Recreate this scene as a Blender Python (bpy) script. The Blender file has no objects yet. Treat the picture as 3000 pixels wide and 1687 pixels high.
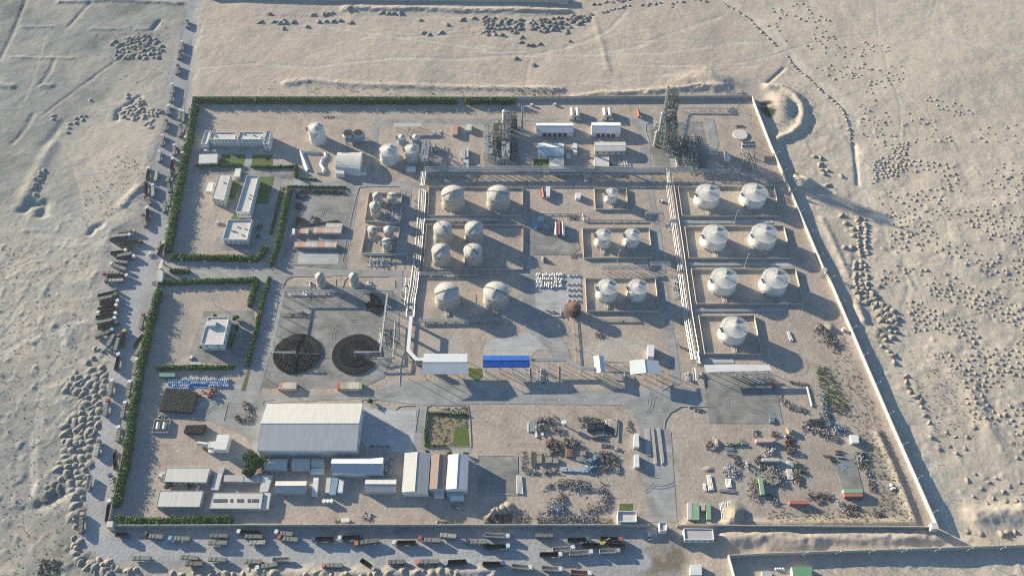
import bpy, bmesh, math, random
import numpy as np
from mathutils import Vector, Matrix, Euler
from mathutils import noise as mnoise
random.seed(7); RNG = np.random.default_rng(11)
S = bpy.context.scene
COL = S.collection
# ------------------------------------------------------------------ camera, sky, sun, exposure
CAM_H, PITCH, FPX = 510.0, math.radians(52.0), 2456.0
SUN_ELEV, SHADOW_DIR = math.radians(13.5), math.radians(-31.0)
cam_d = bpy.data.cameras.new('camera'); cam = bpy.data.objects.new('camera', cam_d); COL.objects.link(cam)
cam.location = (0, 0, CAM_H); cam.rotation_euler = (math.pi / 2 - PITCH, 0, 0)
cam_d.sensor_width = 36; cam_d.lens = FPX / 3000 * 36; cam_d.clip_start = 1; cam_d.clip_end = 20000
S.camera = cam
S.render.resolution_x, S.render.resolution_y = 1024, 575
W = bpy.data.worlds.new('World'); S.world = W; W.use_nodes = True
wn = W.node_tree; bg = wn.nodes['Background']
sky = wn.nodes.new('ShaderNodeTexSky'); sky.sky_type = 'NISHITA'; sky.sun_disc = False
sky.sun_elevation = SUN_ELEV; sky.air_density = 1.0; sky.dust_density = 0.4; sky.ozone_density = 4.0
sx, sy = -math.cos(SHADOW_DIR), -math.sin(SHADOW_DIR)      # horizontal direction towards the sun
sky.sun_rotation = math.atan2(sx, sy)
wn.links.new(sky.outputs[0], bg.inputs[0]); bg.inputs[1].default_value = 0.08
sl = bpy.data.lights.new('sun', 'SUN'); sl.energy = 5.0; sl.angle = math.radians(0.55); sl.color = (1.0, 0.875, 0.67)
sun = bpy.data.objects.new('sun', sl); COL.objects.link(sun); sun.location = (-400, 500, 300)
sdir = Vector((sx * math.cos(SUN_ELEV), sy * math.cos(SUN_ELEV), math.sin(SUN_ELEV)))
sun.rotation_euler = sdir.to_track_quat('Z', 'Y').to_euler()
S.view_settings.view_transform = 'Standard'; S.view_settings.look = 'None'
S.view_settings.exposure = 1.48; S.view_settings.gamma = 1.0; S.view_settings.use_curve_mapping = False
S.render.engine = 'CYCLES'
S.cycles.max_bounces = 4; S.cycles.diffuse_bounces = 2; S.cycles.glossy_bounces = 2; S.cycles.transmission_bounces = 1
S.cycles.use_denoising = False; S.cycles.sample_clamp_indirect = 3; S.cycles.pixel_filter_type = 'BLACKMAN_HARRIS'; S.cycles.filter_width = 1.15
# ------------------------------------------------------------------ placing: a surveyed point of the photograph -> point of the ground (or of the level z)
SP, CP = math.sin(PITCH), math.cos(PITCH)
def G(p, z=0.0):
    a = (p[0] - 1500.0) / FPX; b = (p[1] - 843.5) / FPX
    d = (CAM_H - z) / (SP + b * CP)
    return (a * d, (CP - b * SP) * d)
def T(c, r, *pts):
    """survey sheets c, r (a 4 x 4 split of the photograph, enlarged): list of points"""
    oy = (0, 422, 844, 1265)[r]
    out = [(750 * c + pts[i] / 3.4333, oy + pts[i + 1] / 3.4333) for i in range(0, len(pts), 2)]
    return out
def F(*pts):
    return [(pts[i] * 1.16460, pts[i + 1] * 1.16460) for i in range(0, len(pts), 2)]
def hgt(p, dpx):
    """height in metres of something that rises dpx in the survey at p"""
    k = SP + (p[1] - 843.5) / FPX * CP
    return dpx / ((2762.0 - p[1]) * SP * k / CAM_H)
def mpp(p):
    return CAM_H / (FPX * (SP + (p[1] - 843.5) / FPX * CP))
# ------------------------------------------------------------------ materials
MATS = {}
def mat(name, col, rough=0.8, var=0.12, scale=0.5, metal=0.0, bump=0.0, bscale=3.0, stretch=None, col2=None, spec=0.3):
    if name in MATS: return MATS[name]
    m = bpy.data.materials.new(name); m.use_nodes = True; nt = m.node_tree; N = nt.nodes; L = nt.links
    b = N['Principled BSDF']; b.inputs['Roughness'].default_value = rough; b.inputs['Metallic'].default_value = metal
    b.inputs['Specular IOR Level'].default_value = spec
    geo = N.new('ShaderNodeNewGeometry')
    src = geo.outputs['Position']
    if stretch:
        mp = N.new('ShaderNodeMapping'); mp.inputs['Scale'].default_value = stretch; L.new(src, mp.inputs[0]); src = mp.outputs[0]
    n = N.new('ShaderNodeTexNoise'); n.inputs['Scale'].default_value = scale; n.inputs['Detail'].default_value = 6; n.inputs['Roughness'].default_value = 0.65
    L.new(src, n.inputs['Vector'])
    r = N.new('ShaderNodeValToRGB'); r.color_ramp.elements[0].position = 0.3; r.color_ramp.elements[1].position = 0.72
    c2 = col2 or tuple(min(1, c * (1 + var)) for c in col)
    c1 = tuple(c * (1 - var) for c in col)
    r.color_ramp.elements[0].color = (*c1, 1); r.color_ramp.elements[1].color = (*c2, 1)
    L.new(n.outputs[0], r.inputs[0]); L.new(r.outputs[0], b.inputs['Base Color'])
    if bump:
        n2 = N.new('ShaderNodeTexNoise'); n2.inputs['Scale'].default_value = bscale; n2.inputs['Detail'].default_value = 4
        L.new(src, n2.inputs['Vector'])
        bp = N.new('ShaderNodeBump'); bp.inputs['Strength'].default_value = 1.0; bp.inputs['Distance'].default_value = bump
        L.new(n2.outputs[0], bp.inputs['Height']); L.new(bp.outputs[0], b.inputs['Normal'])
    MATS[name] = m
    return m
# ------------------------------------------------------------------ mesh builder
class MB:
    def __init__(s): s.v = []; s.f = []
    def quad(s, *p):
        n = len(s.v); s.v += [tuple(q) for q in p]; s.f.append(tuple(range(n, n + len(p)))); return s
    def prism(s, pts, z0, z1, cap0=False):
        """pts counter-clockwise or not; z0/z1 numbers or lists"""
        n = len(pts); a = sum(pts[i][0] * pts[(i + 1) % n][1] - pts[(i + 1) % n][0] * pts[i][1] for i in range(n))
        zz0 = z0 if isinstance(z0, (list, tuple)) else [z0] * n
        zz1 = z1 if isinstance(z1, (list, tuple)) else [z1] * n
        if a < 0: pts = pts[::-1]; zz0 = zz0[::-1]; zz1 = zz1[::-1]
        b = len(s.v)
        s.v += [(p[0], p[1], z) for p, z in zip(pts, zz0)] + [(p[0], p[1], z) for p, z in zip(pts, zz1)]
        for i in range(n):
            j = (i + 1) % n; s.f.append((b + i, b + j, b + n + j, b + n + i))
        s.f.append(tuple(b + n + i for i in range(n)))
        s.f.append(tuple(b + n - 1 - i for i in range(n)))
        return s
    def box(s, x0, y0, z0, x1, y1, z1):
        return s.prism([(x0, y0), (x1, y0), (x1, y1), (x0, y1)], z0, z1)
    def obox(s, c, sz, yaw=0, z0=0):
        ca, sa = math.cos(yaw), math.sin(yaw); hx, hy = sz[0] / 2, sz[1] / 2
        return s.prism([(c[0] + x * ca - y * sa, c[1] + x * sa + y * ca) for x, y in ((-hx, -hy), (hx, -hy), (hx, hy), (-hx, hy))], z0, z0 + sz[2])
    def tube(s, p0, p1, r, n=6, r1=None, caps=True):
        p0 = Vector(p0); p1 = Vector(p1); d = (p1 - p0)
        if d.length < 1e-6: return s
        d.normalize(); u = d.cross(Vector((0, 0, 1)) if abs(d.z) < 0.9 else Vector((1, 0, 0))).normalized(); w = d.cross(u)
        r1 = r if r1 is None else r1; b = len(s.v)
        for q, rr in ((p0, r), (p1, r1)):
            for i in range(n):
                t = 2 * math.pi * (i + 0.5) / n
                s.v.append(tuple(q + u * math.cos(t) * rr + w * math.sin(t) * rr))
        for i in range(n):
            j = (i + 1) % n; s.f.append((b + i, b + n + i, b + n + j, b + j))
        if caps:
            s.f.append(tuple(b + i for i in range(n))); s.f.append(tuple(b + 2 * n - 1 - i for i in range(n)))
        return s
    def lathe(s, c, prof, n=32):
        """prof: list of (radius, z) from bottom to top"""
        b = len(s.v); k = len(prof)
        for (r, z) in prof:
            for i in range(n):
                t = 2 * math.pi * i / n; s.v.append((c[0] + r * math.cos(t), c[1] + r * math.sin(t), z))
        for q in range(k - 1):
            for i in range(n):
                j = (i + 1) % n; s.f.append((b + q * n + i, b + q * n + j, b + (q + 1) * n + j, b + (q + 1) * n + i))
        s.f.append(tuple(b + (k - 1) * n + i for i in range(n))); s.f.append(tuple(b + n - 1 - i for i in range(n)))
        return s
    def blob(s, c, rx, ry, rz, n=7, m=4, jit=0.2, rnd=random):
        """rough lump resting on z = c[2]"""
        b = len(s.v)
        for q in range(m):
            ph = math.pi / 2 * q / m
            for i in range(n):
                t = 2 * math.pi * (i + 0.5 * (q % 2)) / n; k = 1 + rnd.uniform(-jit, jit)
                s.v.append((c[0] + rx * math.cos(ph) * math.cos(t) * k, c[1] + ry * math.cos(ph) * math.sin(t) * k, c[2] + rz * math.sin(ph) * (1 + rnd.uniform(-jit, jit))))
        s.v.append((c[0], c[1], c[2] + rz))
        for q in range(m - 1):
            for i in range(n):
                j = (i + 1) % n; s.f.append((b + q * n + i, b + q * n + j, b + (q + 1) * n + j, b + (q + 1) * n + i))
        for i in range(n):
            s.f.append((b + (m - 1) * n + i, b + (m - 1) * n + (i + 1) % n, b + m * n))
        return s
    def mesh(s, name, mats, off=(0, 0, 0), smooth=False):
        me = bpy.data.meshes.new(name)
        if off != (0, 0, 0): vs = [(v[0] - off[0], v[1] - off[1], v[2] - off[2]) for v in s.v]
        else: vs = s.v
        me.from_pydata(vs, [], s.f)
        me.materials.append(mats)
        if smooth:
            me.polygons.foreach_set('use_smooth', [True] * len(me.polygons))
            try: me.set_sharp_from_angle(angle=math.radians(40))
            except Exception: pass
        me.update()
        return me
LABELS = {}
def props(o, label, cat, group=None, kind=None):
    o['label'] = label; o['category'] = cat
    if group: o['group'] = group
    if kind: o['kind'] = kind
    return o
class Thing:
    def __init__(s, name, label, cat, loc, group=None, rz=0.0):
        s.o = bpy.data.objects.new(name, None); s.o.empty_display_size = 0.5; COL.objects.link(s.o)
        s.loc = (loc[0], loc[1], loc[2] if len(loc) > 2 else 0.0); s.o.location = s.loc; s.o.rotation_euler = (0, 0, rz)
        props(s.o, label, cat, group)
    def part(s, name, mb, m, parent=None, smooth=False, kind=None, label=None, local=False):
        me = mb.mesh(name, m, (0, 0, 0) if local else s.loc, smooth) if isinstance(mb, MB) else mb
        o = bpy.data.objects.new(name, me); COL.objects.link(o); o.parent = parent or s.o
        if kind: o['kind'] = kind
        if label: o['label'] = label
        return o
    def inst(s, name, me, loc, rz=0.0, parent=None, scale=None, rot=None):
        """a piece sharing mesh data; loc in world coordinates"""
        o = bpy.data.objects.new(name, me); COL.objects.link(o); o.parent = parent or s.o
        o.location = (loc[0] - s.loc[0], loc[1] - s.loc[1], loc[2] - s.loc[2]); o.rotation_euler = rot or (0, 0, rz)
        if scale: o.scale = scale
        return o
def single(name, mb, m, label, cat, group=None, kind=None, smooth=False, base=None):
    if base is None:
        xs = [v[0] for v in mb.v]; ys = [v[1] for v in mb.v]; base = ((min(xs) + max(xs)) / 2, (min(ys) + max(ys)) / 2, min(v[2] for v in mb.v))
    me = mb.mesh(name, m, tuple(base), smooth); o = bpy.data.objects.new(name, me); COL.objects.link(o); o.location = base
    if kind == 'structure': o['kind'] = kind
    else: props(o, label, cat, group, kind)
    return o
def copy_tree(o, loc, rz=None, label=None, scale=None, group=None):
    r = o.copy(); COL.objects.link(r); r.location = loc
    if rz is not None: r.rotation_euler = (0, 0, rz)
    if scale: r.scale = scale
    if label: r['label'] = label
    if group: r['group'] = group
    for ch in list(o.children):
        c = ch.copy(); COL.objects.link(c); c.parent = r
        for g in list(ch.children):
            d = g.copy(); COL.objects.link(d); d.parent = c
    return r
# shared palette
M_conc = mat('concrete_wall', (0.36, 0.34, 0.31), 0.9, 0.15, 0.4)
M_white = mat('white_paint', (0.70, 0.69, 0.65), 0.6, 0.06, 0.3)
M_tank = mat('tank_white_paint', (0.55, 0.545, 0.515), 0.5, 0.16, 0.7, stretch=(1, 1, 0.12))
M_tank_roof = mat('tank_roof_paint', (0.46, 0.44, 0.40), 0.7, 0.16, 0.3, col2=(0.58, 0.56, 0.51))
M_tan = mat('tan_insulated_shell', (0.37, 0.34, 0.295), 0.75, 0.08, 0.4)
M_tanroof = mat('tan_roof_cladding', (0.45, 0.43, 0.38), 0.65, 0.18, 0.5)
M_steel = mat('galvanised_steel', (0.34, 0.35, 0.35), 0.5, 0.15, 1.0, metal=0.4)
M_pipe = mat('pipe_silver_cladding', (0.43, 0.425, 0.41), 0.35, 0.12, 0.6, metal=0.55)
M_pipe2 = mat('pipe_grey_paint', (0.36, 0.37, 0.37), 0.6, 0.15, 0.6)
M_dark = mat('dark_steel', (0.06, 0.062, 0.065), 0.7, 0.2, 1.0)
M_black = mat('black_drum_paint', (0.022, 0.022, 0.024), 0.55, 0.3, 2.0)
M_glass = mat('window_glass', (0.03, 0.045, 0.06), 0.15, 0.1, 1.0, spec=0.8)
M_rust = mat('rusty_iron', (0.20, 0.11, 0.075), 0.9, 0.35, 1.5)
M_roofcream = mat('cream_flat_roof', (0.52, 0.50, 0.45), 0.9, 0.15, 0.25)
M_wallwhite = mat('white_rendered_wall', (0.62, 0.61, 0.58), 0.85, 0.06, 0.5)
M_metal_white = mat('white_metal_sheet', (0.60, 0.60, 0.575), 0.5, 0.13, 0.25, stretch=(0.2, 3, 1))
M_metal_cream = mat('cream_metal_sheet', (0.50, 0.485, 0.44), 0.55, 0.13, 0.3, stretch=(3, 0.2, 1))
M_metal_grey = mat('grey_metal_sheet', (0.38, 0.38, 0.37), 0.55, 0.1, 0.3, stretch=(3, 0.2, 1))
# ------------------------------------------------------------------ terrain: one sheet, displaced and tinted by numpy
def vnoise(X, Y, sc, seed):
    r = np.random.default_rng(seed); n = 257; t = r.random((n, n)).astype(np.float32)
    x = X / sc + 1000.37; y = Y / sc + 1000.71
    xi = np.floor(x).astype(int); yi = np.floor(y).astype(int); fx = x - xi; fy = y - yi
    fx = fx * fx * (3 - 2 * fx); fy = fy * fy * (3 - 2 * fy)
    a = t[yi % n, xi % n]; b = t[yi % n, (xi + 1) % n]; c = t[(yi + 1) % n, xi % n]; d = t[(yi + 1) % n, (xi + 1) % n]
    return (a * (1 - fx) + b * fx) * (1 - fy) + (c * (1 - fx) + d * fx) * fy - 0.5
def fbm(X, Y, sc, o, seed):
    s = 0; a = 1.0
    for i in range(o):
        s = s + a * vnoise(X * math.cos(i) - Y * math.sin(i), X * math.sin(i) + Y * math.cos(i), sc / 2 ** i, seed + i); a *= 0.5
    return s
def in_poly(X, Y, poly):
    m = np.zeros(X.shape, bool); n = len(poly); j = n - 1
    for i in range(n):
        xi, yi = poly[i]; xj, yj = poly[j]
        if yi != yj:
            c = ((yi > Y) != (yj > Y)) & (X < (xj - xi) * (Y - yi) / (yj - yi) + xi); m ^= c
        j = i
    return m
def blur(a, k):
    for _ in range(2):
        for ax in (0, 1):
            c = np.cumsum(np.pad(a, [(k + 1, k) if q == ax else (0, 0) for q in (0, 1)], mode='edge'), axis=ax)
            a = (np.take(c, range(2 * k + 1, c.shape[ax]), axis=ax) - np.take(c, range(0, c.shape[ax] - 2 * k - 1), axis=ax)) / (2 * k + 1)
    return a
def dist_line(X, Y, pts, cut):
    D = np.full(X.shape, 1e3, np.float32)
    for (x0, y0), (x1, y1) in zip(pts[:-1], pts[1:]):
        lo = np.searchsorted(XS, min(x0, x1) - cut); hi = np.searchsorted(XS, max(x0, x1) + cut)
        l2 = np.searchsorted(YS, min(y0, y1) - cut); h2 = np.searchsorted(YS, max(y0, y1) + cut)
        if hi <= lo or h2 <= l2: continue
        x = X[l2:h2, lo:hi]; y = Y[l2:h2, lo:hi]; dx, dy = x1 - x0, y1 - y0; L = dx * dx + dy * dy + 1e-9
        t = np.clip(((x - x0) * dx + (y - y0) * dy) / L, 0, 1)
        D[l2:h2, lo:hi] = np.minimum(D[l2:h2, lo:hi], np.hypot(x - x0 - t * dx, y - y0 - t * dy))
    return D
def grow(a, step, n, f=1.35):
    out = []; x = a
    for i in range(n): step *= f; x += step; out.append(x)
    return out
DX = 1.05
core_x = list(np.arange(-575, 575, DX)); core_y = list(np.arange(140, 830, DX))
XS = np.array([-v for v in grow(575, 3, 20)][::-1] + core_x + grow(575, 3, 20)); YS = np.array([140 - v for v in grow(0, 3, 18)][::-1] + core_y + grow(830, 3, 20))
X, Y = np.meshgrid(XS, YS)
def PG(pts): return [G(p) for p in pts]
WALL_L = T(0, 0, 1948, 1003) + T(0, 1, 1885, 10, 1800, 420, 1735, 770, 1650, 1150) + T(0, 2, 1590, 0, 1300, 1449) + T(0, 3, 1115, 925)
WALL_R = T(2, 0, 2405, 992) + T(3, 1, 15, 20, 280, 640, 545, 1262, 640, 1449) + T(3, 2, 1262, 1449) + T(3, 3, 1680, 950)
COMP = PG(WALL_L + T(0, 3, 1120, 957) + T(3, 3, 1660, 970) + WALL_R[::-1])
ROADP = PG(T(0, 0, 1895, 0, 1990, 0, 1950, 1000) + WALL_L[1:] + T(0, 3, 1120, 970) + T(2, 3, 1700, 960, 1715, 1449) + [(2000, 1760), (1400, 1760)]
           + T(1, 3, 1300, 1400, 0, 1400) + T(0, 3, 1250, 1330, 1000, 1250, 810, 1190, 850, 900, 900, 400, 960, 0) + T(0, 2, 1020, 1300, 1060, 900, 1130, 650, 1000, 480, 960, 300, 980, 60)
           + T(0, 1, 1000, 1400, 1090, 1100, 1150, 860, 1430, 800, 1420, 500, 1560, 100) + T(0, 0, 1620, 1400, 1700, 1000))
comp = in_poly(X, Y, COMP).astype(np.float32)
road = in_poly(X, Y, ROADP).astype(np.float32)
flat = np.clip(comp + road, 0, 1)
core_flat = blur(flat, 3)
# distances in the survey for the zones
zc = (CAM_H * SP) ; kx = Y * CP + CAM_H * SP          # depth of each ground point
PX = 1500 + X * FPX / kx; PY = 843.5 + FPX * (CAM_H * CP - Y * SP) / kx
def zone(cx, cy, rx, ry, p=2):
    return np.exp(-(np.abs((PX - cx) / rx) ** p + np.abs((PY - cy) / ry) ** p))
left = 1 / (1 + np.exp((PX - (560 - PY * 0.12)) / 40)); right = 1 / (1 + np.exp(-(PX - (2170 + PY * 0.25)) / 50))
upleft = left * (1 / (1 + np.exp((PY + PX * 0.9 - 560) / 30)))
humm = left * (1 / (1 + np.exp(-(PY - 640 - 0 * PX) / 80)))
rhum = right * (1 / (1 + np.exp(-(PY - 330 - (PX - 2600) * 0.25) / 60)))
Z = 1.6 * fbm(X, Y, 90, 4, 1) + 0.35 * fbm(X, Y, 14, 3, 20) * (0.5 + 0.5 * left)
Z += right * (0.5 * fbm(X, Y, 30, 3, 40)) + rhum * (0.55 * fbm(X, Y, 16, 3, 50) + 0.5 * np.maximum(fbm(X, Y, 6, 2, 60) - 0.2, 0) * 2.0)
Z += humm * (0.8 * np.maximum(fbm(X, Y, 5.5, 2, 70) - 0.12, 0) * 1.6 + 0.35 * fbm(X, Y, 20, 3, 71)) + 0.13 * fbm(X, Y, 4, 2, 90) + .18 * fbm(X, Y, 9, 2, 91)
Z -= 0.4 * upleft * fbm(X, Y, 50, 3, 31)
Z *= (1 - core_flat)
Z -= 0.05 * comp * (fbm(X, Y, 9, 3, 95) + 1.0) + 0.06 * road * (fbm(X, Y, 12, 2, 96) + 1.0)
# ridges, banks, ditches: (points, height, half width, roughness)
RIDGES = [
 (T(2, 0, 640, 985, 870, 950, 1300, 935, 1650, 905, 1900, 885, 2120, 890, 2300, 945), 1.7, 5, .4),
 (T(2, 0, 1600, 880, 1750, 800, 1960, 730, 2080, 790, 2120, 900), 1.0, 12, .25),
 (T(1, 0, 900, 85, 1300, 95, 1620, 90, 2000, 110) + T(2, 0, 0, 110, 560, 110), 2.2, 5, .3),
 (T(1, 0, 300, 850, 560, 822, 820, 852, 1200, 870, 1420, 872, 2000, 885) + T(2, 0, 0, 890, 500, 905), 1.4, 5, .2),
 (T(2, 0, 830, 180, 870, 330, 915, 500, 965, 700), .45, 4, .2),
 (T(3, 0, 10, 870, 130, 885, 260, 960, 335, 1060, 350, 1160, 320, 1270, 230, 1350, 100, 1400), 2.6, 5.5, .05),
 (T(3, 1, 320, 350, 400, 400, 330, 440, 280, 340), 2.6, 5, .1),
 (T(3, 1, 540, 760, 620, 930, 720, 1150, 790, 1300), 0.8, 4, .2),
 (T(3, 2, 900, 200, 960, 330), 1.8, 4, .2),
 (T(2, 3, 2120, 1060, 2400, 1050) + T(3, 3, 0, 1055, 180, 1050, 300, 1075, 1750, 1060), 1.9, 5, .25),
 (T(2, 3, 2130, 1120, 2500, 1110) + T(3, 3, 0, 1150, 450, 1150), 1.2, 5, .2),
 (T(0, 0, 260, 0, 130, 330, 0, 600), -.75, 3.2, .2), (T(0, 0, 920, 20, 690, 265), -.65, 3.2, .2),
 (T(0, 0, 545, 610, 500, 720, 400, 860), -.65, 3.2, .2), (T(0, 0, 330, 1150, 260, 1290, 130, 1440), -.65, 3.2, .2),
 (T(0, 0, 1170, 610, 1050, 700, 770, 900, 420, 1160), -.4, 2.4, .3), (T(0, 0, 1610, 220, 1540, 300), -1.5, 4, .1),
 (T(0, 0, 230, 275, 520, 270), .7, 3, .35), (T(0, 0, 930, 295, 1200, 305), .7, 3, .35), (T(0, 0, 1380, 300, 1520, 305), .7, 3, .35),
 (T(0, 0, 120, 580, 720, 592), .7, 3, .35), (T(0, 0, 0, 865, 120, 880), 1.6, 5, .2), (T(0, 0, 420, 865, 510, 865), 1.2, 4, .2),
 (T(0, 0, 600, 22, 1200, 10, 1800, 40), 1.5, 4, .25),
 (T(0, 1, 240, 650, 300, 590, 440, 600, 420, 700), -2.5, 6, .2), (T(0, 1, 1230, 620, 1390, 450), 1.4, 5, .25),
 (T(0, 1, 910, 900, 950, 840, 1000, 830), -1.5, 4, .2), (T(0, 1, 520, 0, 250, 520), 1.2, 7, .1),
 (T(0, 0, 1180, 1190, 1190, 1120, 1320, 1040, 1400, 980), -1.6, 4, .1),
 (T(0, 3, 390, 740, 640, 610), -1.5, 5, .2), (T(1, 3, 0, 1420, 700, 1440, 1000, 1425, 1500, 1430, 2400, 1420), 2.0, 6, .35),
 (T(3, 3, 2100, 830, 2560, 800), 2.4, 8, .2), (T(3, 2, 620, 330, 800, 620, 960, 1000, 1000, 1240), 1.4, 4, .1),
 (T(3, 3, 1100, 20, 1250, 330, 1380, 650, 1480, 915, 1000, 910, 0, 925) + T(2, 3, 1750, 930), 1.5, 3.5, .15),
 (T(2, 3, 2180, 900, 2240, 780), 2.2, 5, .2), (T(3, 1, 870, 0, 905, 400), -0.9, 2.5, .1), (T(3, 0, 0, 830, 160, 690), -0.9, 2.5, .1),
 (T(3, 2, 1900, 850, 2150, 1250, 2230, 1449), 1.0, 9, .1), (T(0, 0, 460, 1449, 620, 1230), -0.8, 5, .1),
]
rn = fbm(X, Y, 6, 3, 123)
for pts, h, w, ro in RIDGES:
    p = PG(pts); d = dist_line(X, Y, p, w * 2.2) + rn * w * ro * 2
    Z += h * np.exp(-(d / (w * 0.75)) ** 2) * (1 + ro * 2 * rn) * np.clip(1 - comp * (0 if h < 1.6 and w < 4 or h == 2.2 else 1), 0, 1)
for pt, rx, ry, h in ((T(3, 0, 135, 1075)[0], 11, 17, 4.6), (T(2, 0, 2000, 830)[0], 26, 13, 2.6), (T(3, 1, 360, 400)[0], 7, 6, 2.4), (T(3, 1, 590, 1000)[0], 12, 22, .8), (T(3, 1, 1700, 900)[0], 60, 40, 1.2), (T(3, 0, 1800, 700)[0], 70, 60, 1.5)):
    gx_, gy_ = G(pt); Z += h * np.exp(-(((X - gx_) / rx) ** 2 + ((Y - gy_) / ry) ** 2) ** 1.4) * (1 - comp)
# tint
def colr(c): return np.array(c, np.float32)
tint = np.zeros(X.shape + (3,), np.float32) + colr((0.395, 0.335, 0.268))
def mixin(m, c):
    global tint
    tint = tint * (1 - m[..., None]) + colr(c) * m[..., None]
n1 = fbm(X, Y, 60, 5, 200); n2 = fbm(X, Y, 18, 4, 220); n3 = fbm(X, Y, 5, 3, 240)
mixin(right * 0.9, (0.44, 0.385, 0.305))
mixin(left * 0.85, (0.37, 0.335, 0.28))
mixin(np.clip(upleft * 1.2, 0, 1) * np.clip(0.95 + n1 * 0.8, 0, 1), (0.19, 0.20, 0.188))
mixin(upleft * np.clip(fbm(X, Y, 28, 4, 411) * 2.4, 0, .85), (.13, .14, .125)); mixin(upleft * np.clip(fbm(X, Y, 40, 4, 421) * 2.2 - .1, 0, .7), (.30, .275, .235))
mixin(left * np.clip((n1 + n2 * 0.6) * 2.2 + 0.1, 0, 0.8), (0.235, 0.235, 0.215))
mixin(humm * np.clip(n3 * 1.4 + 0.18, 0, 0.45), (0.25, 0.245, 0.215))
mixin(np.clip(left * zone(330, 1640, 230, 120) * 1.2 * (0.6 + n3), 0, 0.7), (0.20, 0.195, 0.16))
mixin(np.clip(zone(150, 690, 160, 60) * (0.7 + n2 * 1.5), 0, 0.8), (0.27, 0.275, 0.25))
mixin((1 - comp) * (1 - left) * (1 - right) * np.clip(n1 * 1.2 + 0.1, 0, 0.5), (0.34, 0.305, 0.26))
compb = blur(comp, 1); mid = np.clip(fbm(X, Y, 9, 4, 301) * 2.2, 0, 1); mid2 = np.clip(fbm(X, Y, 4, 3, 311) * 2.5, 0, 1)
mixin(compb, (0.385, 0.322, 0.265))
mixin(compb * np.clip(n2 * 1.6 + 0.2, 0, 0.7), (0.30, 0.25, 0.205))
mixin(compb * np.clip((fbm(X, Y, 35, 4, 260)) * 2, 0, 0.6), (0.37, 0.325, 0.275))
mixin(compb * mid * .5, (0.245, 0.21, 0.175)); mixin(compb * mid2 * .35, (0.42, 0.36, 0.29))
roadb = blur(road * (1 - comp), 2)
mixin(roadb, (0.285, 0.28, 0.27))
mixin(roadb * np.clip(n2 * 2 + 0.2, 0, 0.8), (0.345, 0.32, 0.29))
def patch(pts, c, soft=2, amt=1.0, nz=0.0):
    m = blur(in_poly(X, Y, PG(pts)).astype(np.float32), soft) * amt
    if nz: m = np.clip(m * (1 + nz * n3 * 2 + nz * n2 * 2), 0, 1)
    mixin(m, c)
patch(T(2, 3, 1450, 1120, 1600, 1060, 1740, 1100, 1750, 1400, 1280, 1449, 1240, 1360, 1500, 1200), (0.17, 0.145, 0.10), 3, 0.9, .8)
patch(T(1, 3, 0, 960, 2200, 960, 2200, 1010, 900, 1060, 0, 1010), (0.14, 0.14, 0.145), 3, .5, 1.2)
patch(T(0, 2, 1640, 60, 2450, 60, 2450, 110, 1850, 130, 1950, 330, 1900, 700, 1560, 780, 1480, 700), (0.27, 0.25, 0.225), 3, .8)
patch(T(0, 1, 1900, 30, 2000, 60, 1960, 1080, 1740, 1080), (0.24, 0.235, 0.225), 4, .8)
patch(T(0, 2, 1640, 800, 1560, 1449, 1390, 1449) + T(0, 3, 1340, 60, 1230, 840, 1430, 850, 1590, 330, 1560, 150), (0.26, 0.25, 0.235), 3, .8)
patch(T(2, 1, 1690, 460, 2660, 440) + T(3, 1, 110, 720) + T(2, 1, 1720, 720), (0.42, 0.36, 0.275), 1, .75, .5)
patch(T(2, 1, 1750, 860) + T(3, 1, 150, 850, 230, 1140) + T(2, 1, 1780, 1140), (0.42, 0.36, 0.275), 1, .75, .5)
patch(T(3, 2, 480, 760, 700, 820, 800, 1200, 1000, 1449, 560, 1449, 480, 1000), (0.30, 0.27, 0.19), 6, .7, .9)
patch(T(3, 3, 950, 0, 1150, 100, 1450, 880, 0, 900, 0, 800, 1100, 700, 950, 300), (0.27, 0.245, 0.175), 6, .6, .9)
patch(T(2, 2, 0, 700, 180, 700, 180, 900, 0, 900), (0.36, 0.34, 0.31), 2, .9)
patch(T(2, 3, 2000, 60, 2600, 60, 2600, 640, 2000, 300), (0.30, 0.27, 0.235), 8, .6, .5)
patch(T(3, 3, 300, 100, 700, 130, 760, 640, 250, 640), (0.285, 0.25, 0.21), 6, .7, .3)
patch(T(2, 2, 780, 560, 950, 510, 1250, 520, 1340, 560, 1380, 700, 1180, 700, 1120, 830, 760, 740), (0.40, 0.375, 0.335), 4, .8, .3)
patch(T(1, 2, 1680, 500, 2080, 505, 2110, 560, 2110, 660, 1690, 660), (0.37, 0.345, 0.30), 2, .8)
patch(T(1, 0, 0, 60, 500, 60, 500, 120, 0, 150), (0.33, 0.30, 0.26), 3, .5)
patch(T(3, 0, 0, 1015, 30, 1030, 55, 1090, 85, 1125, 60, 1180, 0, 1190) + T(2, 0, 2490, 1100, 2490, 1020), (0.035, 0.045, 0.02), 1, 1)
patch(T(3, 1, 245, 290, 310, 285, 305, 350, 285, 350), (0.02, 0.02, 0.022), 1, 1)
patch(T(2, 0, 2000, 740, 2060, 740, 2140, 860, 2060, 865, 2010, 800), (0.12, 0.13, 0.125), 3, .7)
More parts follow.
